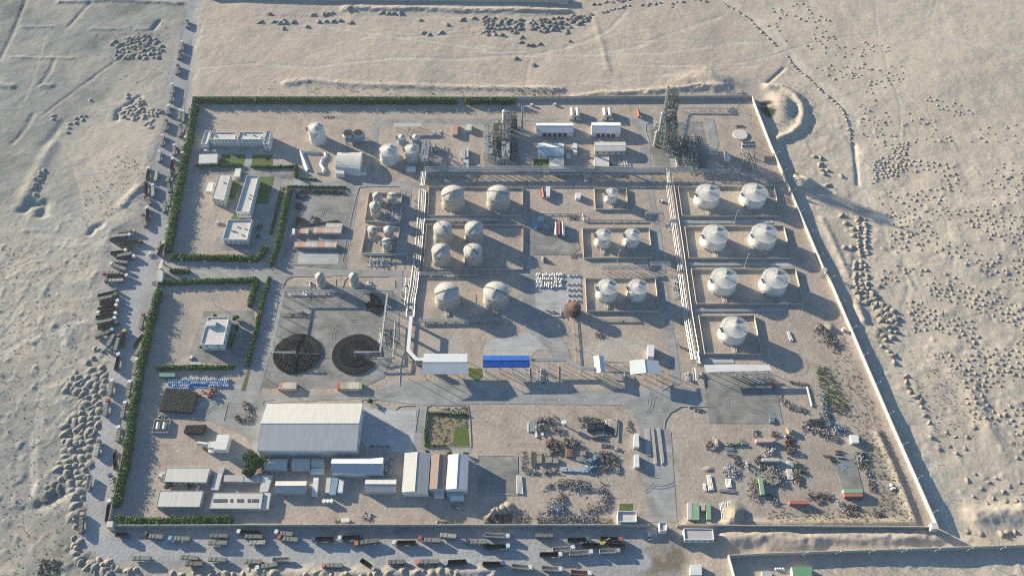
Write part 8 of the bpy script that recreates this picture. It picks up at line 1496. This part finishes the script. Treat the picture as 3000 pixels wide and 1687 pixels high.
# kerbs round the paved courts and plots
def kerb(pts, label, h=.28, w=.35):
    p = PG(pts); t = Thing('kerb', label, 'kerb', (*p[0], 0), 'kerb lines of the plant'); A, B_ = off(p, w / 2), off(p, -w / 2)
    for i in range(len(p) - 1): t.part('kerb_stone', MB().prism([A[i], A[i + 1], B_[i + 1], B_[i]], 0, h), M_bund)
for pts, lb in ((T(1, 1, 905, 1255, 870, 1180, 920, 900, 1000, 560, 1035, 440, 1130, 425, 1440, 428, 1505, 480, 1450, 760), 'kerb round the silo plot'), (T(1, 1, 265, 1449, 300, 1370, 360, 1330, 750, 1330, 800, 1360, 800, 1449), 'kerb round the left grey silo islet'), (T(1, 1, 870, 1449, 890, 1370, 940, 1330, 1340, 1332, 1395, 1370, 1400, 1449), 'kerb round the right grey silo islet'),
    (T(2, 0, 1385, 1449, 1345, 1330, 1345, 1260, 1390, 1232, 1930, 1228), 'kerb round the lattice tower plot'), (T(1, 2, 1445, 980, 1450, 800, 1470, 680, 1510, 625), 'kerb round the sandy islet left of the canopy'), (T(2, 2, 1955, 1188, 1700, 1188, 1590, 1250, 1535, 1340, 1530, 1410), 'dark kerb curve above the right yard'),
    (T(1, 2, 1395, 1228, 1440, 1190, 1520, 1180, 1610, 1180, 1635, 1210, 1600, 1449), 'kerb round the pale slab right of the warehouse'), (T(1, 2, 1690, 1449, 1715, 1200, 1760, 1175, 2130, 1175, 2150, 1300) + T(1, 3, 2165, 150, 1690, 150), 'kerb round the vegetable garden'), (T(1, 3, 2575, 236, 2235, 236, 2232, 625, 2560, 628), 'edge of the cracked slab right of the sheds'),
    (T(1, 2, 65, 1160, 80, 1130, 180, 1120), 'kerb above the warehouse, left'), (T(1, 2, 1062, 1165, 1062, 1115, 1220, 1115), 'kerb above the warehouse, right'), (T(1, 1, 390, 470, 300, 900, 258, 1210, 430, 1210, 830, 1208), 'kerb of the container yard'), (T(2, 2, 175, 800, 185, 960, 260, 1025, 380, 1020, 470, 960, 470, 780), 'kerb round the dark islet below the blue canopy'),
    (T(2, 1, 228, 705, 240, 720), 'short kerb'), (T(2, 1, 230, 1295, 690, 1305), 'kerb at the top of the pale pump slab'), (T(2, 1, 160, 830, 600, 850, 680, 1050), 'edge of the tanker slab'), (T(0, 2, 2250, 1330, 2290, 1155, 2440, 1155), 'kerb of the sandy islet beside the drum stack'), (T(2, 2, 1605, 1020, 1620, 960, 1500, 1035), 'kerb left of the lower end of the right road')):
    if 'short' not in lb: kerb(pts, lb)
# ------------------------------------------------------------------ vegetation scraps: weeds, garden rows, scrub
def tufts(poly, n, size, m, name, label=None, hh=.5, cluster=None, seed=0):
    r = np.random.default_rng(seed); w = PG(poly); xs = [p[0] for p in w]; ys = [p[1] for p in w]; out = []
    px = r.uniform(min(xs), max(xs), n * 3); py = r.uniform(min(ys), max(ys), n * 3); ok = in_poly(px, py, w); px, py = px[ok][:n], py[ok][:n]
    for x, y in zip(px, py):
        k = r.integers(3, 9); s = size * r.uniform(.5, 1.4); z = ground_z(x, y); out.append(np.stack([x + r.normal(0, s * .5, k), y + r.normal(0, s * .5, k), z + r.uniform(.05, hh * s, k)], 1))
    P = np.concatenate(out); me = leaf_mass(P, size * .42, m, r); me.name = name; o = bpy.data.objects.new(name, me); COL.objects.link(o); props(o, label or 'dry low scrub', 'scrub', None, 'stuff'); return o
M_weed = mat('weed_leaves', (.10, .11, .035), .9, .4, 1); M_scrub = mat('desert_scrub', (.11, .105, .065), .95, .4, 1); M_scrubl = mat('faded_scrub', (.2, .19, .15), .95, .3, 1); M_scrubd = mat('dark_scrub', (.075, .075, .05), .95, .3, 1)
tufts(T(3, 2, 470, 770, 600, 790, 820, 1200, 780, 1300, 640, 1250, 520, 1000), 230, .75, M_weed, 'weeds', 'yellow-green weeds in the sandy strip near the slanting wall', 1.2, seed=1)
tufts(T(3, 2, 700, 500, 780, 500, 1180, 1449, 900, 1449, 640, 1000), 260, .5, M_scrubd, 'weeds', 'dry weeds along the inside of the slanting wall', seed=2); tufts(T(3, 3, 900, 0, 1180, 0, 1420, 700, 1440, 900, 0, 910, 0, 780, 1100, 760), 620, .5, M_scrub, 'weeds', 'dry scrub in the lower right corner of the plant', .8, seed=3)
tufts(T(1, 2, 1720, 1200, 2150, 1200, 2120, 1380, 1990, 1380) + T(1, 3, 1960, 140, 1700, 140), 240, .6, M_weed, 'garden_rows', 'low rows of vegetables in the walled garden', .5, seed=4)
tufts(T(1, 0, 250, 790, 2575, 860, 2575, 1000, 0, 1000, 0, 900), 170, .6, M_scrubd, 'scrub', 'dark scrub dots on the strip outside the far wall', .8, seed=5); tufts(T(2, 0, 0, 880, 480, 900, 480, 1000, 0, 1000), 110, .7, M_scrubd, 'scrub', 'dark scrub outside the far wall, middle', .8, seed=6)
tufts(T(0, 1, 1150, 40, 1500, 100, 1450, 600, 900, 900, 750, 600), 120, .6, M_scrubd, 'scrub', 'dark scrub beside the upper truck road', .7, seed=7); tufts(T(0, 2, 0, 0, 900, 0, 800, 600, 600, 1449, 0, 1449), 230, .5, M_scrubl, 'scrub', 'scrub dots all over the left desert', .6, seed=8)
tufts(T(0, 3, 0, 0, 560, 0, 640, 700, 700, 1449, 0, 1449), 190, .5, M_scrubl, 'scrub', 'scrub dots over the lower left desert', .6, seed=9); tufts(T(0, 3, 400, 1280, 620, 1290, 600, 1449, 370, 1449), 110, .8, M_scrub, 'scrub', 'green bushes in the lower left corner', .8, seed=10)
tufts(T(0, 1, 0, 900, 900, 1050, 950, 1449, 0, 1449), 90, .5, M_scrubl, 'scrub', 'scrub dots left of the parked truck fan', .6, seed=11); tufts(T(3, 0, 90, 700, 280, 760, 480, 1000, 440, 1449, 120, 1449), 160, .5, M_scrubd, 'scrub', 'tiny scrub by the bank outside the upper right corner', .5, seed=12)
tufts(T(3, 2, 1350, 600, 1850, 650, 2150, 1300, 2000, 1449, 1650, 1449), 190, .5, M_scrubd, 'scrub', 'tiny scrub on the right desert', .5, seed=13); tufts(T(0, 0, 900, 350, 1300, 200, 1700, 100, 1700, 800, 1000, 900), 70, .6, M_scrub, 'scrub', 'faint scrub in the upper left desert', .5, seed=14)
# ------------------------------------------------------------------ sand heaps
M_sand = mat('dumped_sand', (.30, .26, .205), .95, .1, .4, bump=.12, bscale=2.5); M_sandg = mat('dumped_grey_sand', (.235, .22, .19), .95, .14, .4, bump=.12, bscale=2.5); M_sandd = mat('damp_dumped_earth', (.18, .17, .15), .95, .18, .4, bump=.12, bscale=2.5)
def heap_mesh(m, seed, pts=10, peaky=1.0):
    r = random.Random(seed); mb = MB(); n = 12; prof = [(1.5, -.12), (1.12, .07), (.74, .36), (.48, .66 * peaky), (.26, .86), (.0, .92)]; b = 0; ox, oy = r.uniform(-.15, .15), r.uniform(-.15, .15)
    el = r.uniform(.72, 1.35); rip = [1 + r.uniform(-.22, .22) for _ in range(n)]
    for k, (rad, z) in enumerate(prof[:-1]):
        for i in range(n):
            a = 2 * math.pi * i / n; q = rad * rip[i] * (1 + r.uniform(-.05, .05)); mb.v.append((q * math.cos(a) * el + ox * z, q * math.sin(a) / el + oy * z, z + (r.uniform(-.07, .07) if k > 1 else 0)))
    mb.v.append((ox, oy, .93 + r.uniform(-.05, .05)))
    for k in range(len(prof) - 2):
        for i in range(n):
            j = (i + 1) % n; mb.f.append((k * n + i, k * n + j, (k + 1) * n + j, (k + 1) * n + i))
    for i in range(n): mb.f.append(((len(prof) - 2) * n + i, (len(prof) - 2) * n + (i + 1) % n, len(mb.v) - 1))
    return mb
HM = {}
for key, m in (('s', M_sand), ('g', M_sandg), ('d', M_sandd)):
    HM[key] = [heap_mesh(m, 10 + i, peaky=random.Random(i).uniform(.95, 1.15)).mesh('sand_heap', m, smooth=True) for i in range(7)]
HEAPS = []
def heap(p, R, hgt_, key, where): HEAPS.append((p, R, hgt_, key, where))
rh_ = random.Random(42)
def along(pts, step, R, h, key, where, jit=1.2, p_=1.0):
    p = [Vector(q) for q in PG(pts)]
    for a, b in zip(p[:-1], p[1:]):
        L = (b - a).length; n = max(1, int(L / step))
        for i in range(n):
            if rh_.random() > p_: continue
            c = a.lerp(b, (i + rh_.random() * .5) / n); heap((c.x + rh_.uniform(-jit, jit), c.y + rh_.uniform(-jit, jit)), R * rh_.uniform(.6, 1.15) * (.78 if key == 's' else .95), h * rh_.uniform(.6, 1.25) * (.7 if key == 's' else .75), key, where)
def scatter(poly, n, R, h, key, where, mind=3.0):
    w = PG(poly); xs = [p[0] for p in w]; ys = [p[1] for p in w]; got = []; tries = 0
    while len(got) < n and tries < n * 40:
        tries += 1; x, y = rh_.uniform(min(xs), max(xs)), rh_.uniform(min(ys), max(ys))
        if not in_poly(np.array([x]), np.array([y]), w)[0] or any((x - a) ** 2 + (y - b) ** 2 < mind ** 2 for a, b in got): continue
        if where is W6 and mnoise.noise((x / 38, y / 24, 3)) < rh_.uniform(-.22, .16): continue
        got.append((x, y)); heap((x, y), R * rh_.uniform(.6, 1.3), h * rh_.uniform(.5, 1.05), key, where)
W6 = None
W1 = 'dumped grey sand heap in the dense field left of the lower truck road'
scatter(T(0, 2, 860, 830, 960, 780, 1060, 800, 1060, 1000, 1000, 1080, 1010, 1280, 960, 1449, 620, 1449, 620, 1360, 800, 1230, 800, 1040), 62, 3.3, 2.0, 'g', W1, 4.0)
scatter(T(0, 3, 640, 0, 930, 0, 920, 300, 880, 420, 840, 640, 780, 860, 720, 860, 720, 600, 600, 480, 640, 380, 560, 380, 640, 200), 62, 3.2, 2.0, 'g', W1, 3.9)
scatter(T(0, 2, 700, 860, 820, 840, 820, 960, 760, 1070, 660, 1040), 13, 3.2, 1.9, 'g', 'dumped sand heap in the small group left of the dense heap field', 3.8)
along(T(0, 2, 960, 600, 940, 680, 840, 790), 3.6, 2.8, 1.9, 'g', 'dumped sand heap in the short ridge below the parked truck stack'); along(T(0, 2, 970, 600, 1060, 650), 3.6, 2.4, 1.6, 'g', 'dumped sand heap in the short ridge below the parked truck stack')
along(T(0, 3, 750, 880, 760, 950, 740, 1060, 750, 1240), 4.2, 3.4, 2.3, 's', 'sunlit sand heap lining the outer bend of the lower left road'); along(T(0, 3, 790, 1080, 770, 1260, 850, 1330, 950, 1390, 1120, 1420), 3.6, 3.4, 2.3, 'g', 'sand heap lining the outer bend of the lower left road', 1.8)
along(T(0, 3, 860, 1300, 1000, 1310, 1130, 1360, 1250, 1380, 1440, 1380), 3.6, 3.0, 2.2, 's', 'sand heap lining the outer bend of the lower left road', 1.8)
along(T(0, 3, 1740, 1420, 2100, 1430, 2575, 1420) + T(1, 3, 30, 1400, 250, 1440), 4.5, 3.0, 1.7, 's', 'sand heap behind the lowest row of trucks at the picture edge', 1.5); along(T(1, 3, 500, 1435, 1100, 1440, 1500, 1400, 2100, 1440), 5, 3.0, 1.7, 's', 'sand heap behind the lowest row of trucks at the picture edge', 1.5)
scatter(T(0, 3, 470, 520, 620, 520, 600, 620, 460, 620), 7, 3.2, 1.2, 'd', 'dark low heap left of the dense heap field', 3.5)
W2 = 'dark heap in the cluster beside the upper left truck road'
scatter(T(0, 0, 1160, 480, 1240, 390, 1420, 370, 1560, 370, 1640, 480, 1630, 590, 1400, 610, 1150, 580), 60, 2.7, 1.7, 'd', W2, 3.3); scatter(T(0, 0, 1115, 415, 1165, 415, 1155, 480, 1115, 480), 2, 2.6, 1.6, 'd', W2)
scatter(T(0, 0, 1220, 1120, 1330, 1060, 1400, 980, 1450, 1030, 1430, 1110, 1620, 1090, 1620, 1160, 1500, 1190, 1250, 1210), 34, 2.6, 1.6, 'g', 'heap in the small group above the fan of dark trucks', 3.3); scatter(T(0, 0, 1440, 1240, 1540, 1220, 1520, 1310, 1450, 1310), 5, 2.8, 1.5, 'g', 'heap in the small group above the fan of dark trucks')
for x, y in ((1285, 950), (1285, 985), (535, 1165), (535, 1200), (815, 1165), (855, 1165), (760, 1190), (700, 1245), (690, 1285), (675, 1330), (760, 1235), (830, 1205), (905, 1005)): heap(G(T(0, 0, x, y)[0]), 2.4, 1.3, 'g', 'lone dark heap on the upper left sand')
for x, y in ((400, 290), (440, 265), (395, 320), (350, 355), (395, 365), (350, 410), (330, 445), (350, 500)): heap(G(T(0, 1, x, y)[0]), 2.6, 1.3, 'g', 'heap in the short line on the left sand slope')
for x, y in ((45, 230), (180, 225), (240, 235), (275, 215), (290, 235), (375, 225), (275, 290), (135, 150), (630, 220), (700, 213), (775, 215), (845, 208), (955, 230), (510, 270), (570, 150), (1650, 205), (1920, 258), (1680, 330), (1740, 350), (1860, 330), (2075, 205), (2190, 188), (720, 140), (760, 130), (680, 145), (940, 95), (1270, 130), (1330, 135), (1380, 135), (1450, 135)):
    heap(G(T(1, 0, x, y)[0]), 3.2, 1.7, 'd' if x % 2 else 'g', 'heap scattered on the sand between the far wall and the top edge')
W3 = 'dumped earth heap in the cluster at the top of the picture'
scatter(T(1, 0, 2270, 190, 2575, 180) + T(2, 0, 100, 200, 110, 250, 60, 350) + T(1, 0, 2540, 370, 2310, 350, 2290, 260), 34, 3.2, 2.0, 'd', W3, 3.6); scatter(T(2, 0, 150, 200, 330, 190, 800, 130, 800, 190, 600, 260, 560, 330, 400, 320, 210, 320), 42, 3.2, 2.0, 'd', W3, 3.6)
for x, y in ((95, 380), (90, 430), (160, 455), (200, 455), (275, 445), (580, 415), (40, 590), (215, 650)): heap(G(T(2, 0, x, y)[0]), 2.8 if x < 500 else 2.2, 1.6, 'd', W3)
along(T(2, 0, 820, 50, 1000, 20, 1200, 0), 4, 2.6, 1.5, 'd', 'heap along the track at the top edge'); along(T(2, 0, 890, 130, 1020, 95, 1200, 60), 4, 2.6, 1.5, 'g', 'heap along the track at the top edge'); along(T(2, 0, 1290, 60, 1530, 30), 4, 2.6, 1.5, 'g', 'heap along the track at the top edge', 2); along(T(2, 0, 1600, 40, 1620, 90), 4, 2.4, 1.5, 'g', 'heap along the track at the top edge'); along(T(2, 0, 1630, 15, 2090, 5), 6, 2.6, 1.5, 'g', 'heap along the track at the top edge', 3, .7)
W4 = 'sand heap in the chain along the desert track right of the plant'
along(T(2, 0, 2130, 45, 2250, 110, 2400, 200, 2500, 330) + T(3, 0, 0, 390, 110, 490), 5, 2.6, 1.6, 's', W4, .8); along(T(3, 0, 200, 570, 260, 670, 400, 780, 540, 920, 640, 1000, 740, 1090, 800, 1230, 830, 1340, 840, 1449), 3.6, 2.4, 1.5, 's', W4, .5)
W5 = 'pale sand heap in the dense rows right of the slanting wall'
along(T(3, 1, 910, 740, 905, 1000, 930, 1160), 3.2, 3.0, 2.0, 's', W5, .7); along(T(3, 1, 980, 760, 985, 1000, 990, 1130), 3.4, 2.8, 1.9, 's', W5, .7); along(T(3, 1, 870, 1190, 880, 1449), 3.3, 2.8, 2.0, 's', W5, .7); along(T(3, 1, 930, 1190, 930, 1449), 3.3, 2.8, 2.0, 's', W5, .7); along(T(3, 1, 985, 1220, 1010, 1449), 4, 3, 1.9, 's', W5, 1)
scatter(T(3, 2, 870, 0, 1000, 0, 1090, 90, 1050, 180, 880, 160), 18, 3.2, 2.0, 's', W5, 3.3); scatter(T(3, 2, 1020, 140, 1130, 160, 1300, 260, 1290, 420, 1300, 480, 1180, 560, 1080, 460, 1130, 330, 1090, 260), 30, 3.4, 2.0, 's', W5, 3.8)
along(T(3, 2, 1130, 580, 1240, 660, 1260, 740, 1310, 780), 4.2, 3.4, 2.0, 's', W5, .6); along(T(3, 2, 1330, 870, 1400, 940, 1380, 980, 1450, 1080, 1500, 1130, 1540, 1190, 1560, 1280, 1610, 1330, 1640, 1420), 4.2, 3.3, 1.9, 's', W5, .8); along(T(3, 2, 1380, 870, 1440, 940), 4, 3, 1.8, 's', W5, .6); along(T(3, 2, 1500, 1080, 1580, 1160), 5, 3, 1.8, 's', W5, .6); along(T(3, 3, 1640, 60, 1700, 160, 1720, 190), 4, 3, 1.8, 's', W5, 1)
W6 = 'small heap strewn over the open desert on the right'
scatter(T(3, 0, 0, 30, 330, 20, 900, 400, 1200, 450, 1400, 700, 1300, 950, 800, 930, 430, 640, 200, 500, 0, 300), 120, 1.5, .95, 's', W6, 3.4)
scatter(T(3, 0, 900, 1000, 1600, 980, 2500, 1200, 2575, 1449, 950, 1449), 90, 1.4, .9, 's', W6, 3.6); scatter(T(3, 1, 1050, 0, 1400, 0, 1400, 330, 1050, 400), 75, 1.6, 1.1, 's', W6, 2.8)
scatter(T(3, 1, 1400, 150, 2000, 220, 1850, 480, 1250, 420, 1280, 330), 34, 1.5, 1.0, 's', W6, 4.5); scatter(T(3, 1, 1060, 420, 2100, 430, 2575, 0, 2575, 1449, 1100, 1449, 1250, 850), 260, 1.5, .95, 's', W6, 3.6)
scatter(T(3, 2, 1350, 0, 2575, 0, 2575, 1449, 2050, 1449, 1950, 900, 1500, 560), 230, 1.5, .95, 's', W6, 3.6); scatter(T(3, 3, 1750, 0, 2575, 0, 2575, 760, 2100, 760), 40, 1.9, 1.1, 's', W6, 6)
for x, y in ((470, 125), (530, 140), (525, 205), (540, 262), (600, 268), (560, 300), (590, 420), (735, 325), (735, 725), (780, 800), (765, 1050), (840, 1045), (855, 860), (860, 925)): heap(G(T(3, 1, x, y)[0]), 2.8, 1.8, 's', 'sand heap between the slanting wall and the desert track')
along(T(3, 3, 2020, 1020, 2150, 1040, 2250, 1040), 4, 3, 1.8, 's', 'sand heap above the neighbouring yard wall'); along(T(3, 3, 2320, 1020, 2560, 1000), 5, 3.4, 2, 's', 'sand heap above the neighbouring yard wall')
for x, y in ((2380, 800), (2430, 790), (2480, 775), (2535, 755)): heap(G(T(1, 3, x, y)[0]), 4.0, 3.0, 's', 'pale sand heap in the row of four near the tyre heap')
for x, y, R, h in ((2230, 850, 6, 4.0), (2060, 115, 3.5, 1.8), (1975, 375, 3.2, 1.0)): heap(G(T(2, 3, x, y)[0]), R, h, 's', 'sand heap inside the right scrap yard')
heap(G(T(2, 1, 320, 1165)[0]), 2.6, 3.0, 'd', 'rusty brown heap between beige tanks and tanker slab'); heap(G(T(3, 2, 620, 400)[0]), 4.5, 2.6, 's', 'sand heap beside the dark steel tangle')
order = sorted(range(len(HEAPS)), key=lambda i: -HEAPS[i][1] * HEAPS[i][2] / (HEAPS[i][0][1] + 300)); big = set(order[:300]); small = {k: MB() for k in 'sgd'}
CN = {}
for i, (p, R, h, key, where) in enumerate(HEAPS):
    z = ground_z(*p) - .05; a = rh_.uniform(0, 6.28)
    if i in big:
        o = bpy.data.objects.new('sand_heap', rh_.choice(HM[key])); COL.objects.link(o); o.location = (p[0], p[1], z); o.rotation_euler = (0, 0, a); o.scale = (R, R, h); props(o, where, 'sand heap', where.replace('heap', 'heaps', 1))
    else:
        me_ = rh_.choice(HM[key]); mb = small[key]; n0 = len(mb.v); ca, sa = math.cos(a) * R, math.sin(a) * R
        for v in me_.vertices: mb.v.append((p[0] + v.co.x * ca - v.co.y * sa, p[1] + v.co.x * sa + v.co.y * ca, z + v.co.z * h))
        mb.f += [tuple(n0 + q for q in pl.vertices) for pl in me_.polygons]
for k, m in (('s', M_sand), ('g', M_sandg), ('d', M_sandd)):
    if small[k].v:
        me = small[k].mesh('small_sand_heaps', m, smooth=True); o = bpy.data.objects.new('small_sand_heaps', me); COL.objects.link(o); props(o, {'s': 'the many small pale heaps of the right desert', 'g': 'the many small grey heaps of the left desert', 'd': 'the many small dark heaps at the top and upper left'}[k], 'sand heaps', None, 'stuff')
print('heaps', len(HEAPS))
# ------------------------------------------------------------------ thin air haze: one closed box round camera and scene
mh = bpy.data.materials.new('air_haze'); mh.use_nodes = True; nt = mh.node_tree
for n in list(nt.nodes):
    if n.type != 'OUTPUT_MATERIAL': nt.nodes.remove(n)
pv = nt.nodes.new('ShaderNodeVolumePrincipled'); pv.inputs['Density'].default_value = 0.000045; pv.inputs['Color'].default_value = (.70, .86, 1.0, 1); pv.inputs['Anisotropy'].default_value = 0.2
nt.links.new(pv.outputs[0], nt.nodes['Material Output'].inputs['Volume'])
hz = MB().box(-9000, -9000, -12, 9000, 9000, 514).mesh('haze', mh); oh = bpy.data.objects.new('haze', hz); COL.objects.link(oh); oh['kind'] = 'stuff'; oh['label'] = 'thin bluish air haze over the whole plant and desert'
print('objects', len(bpy.data.objects), 'tris', sum(len(o.data.loops) - 2 * len(o.data.polygons) for o in bpy.data.objects if o.type == 'MESH'))
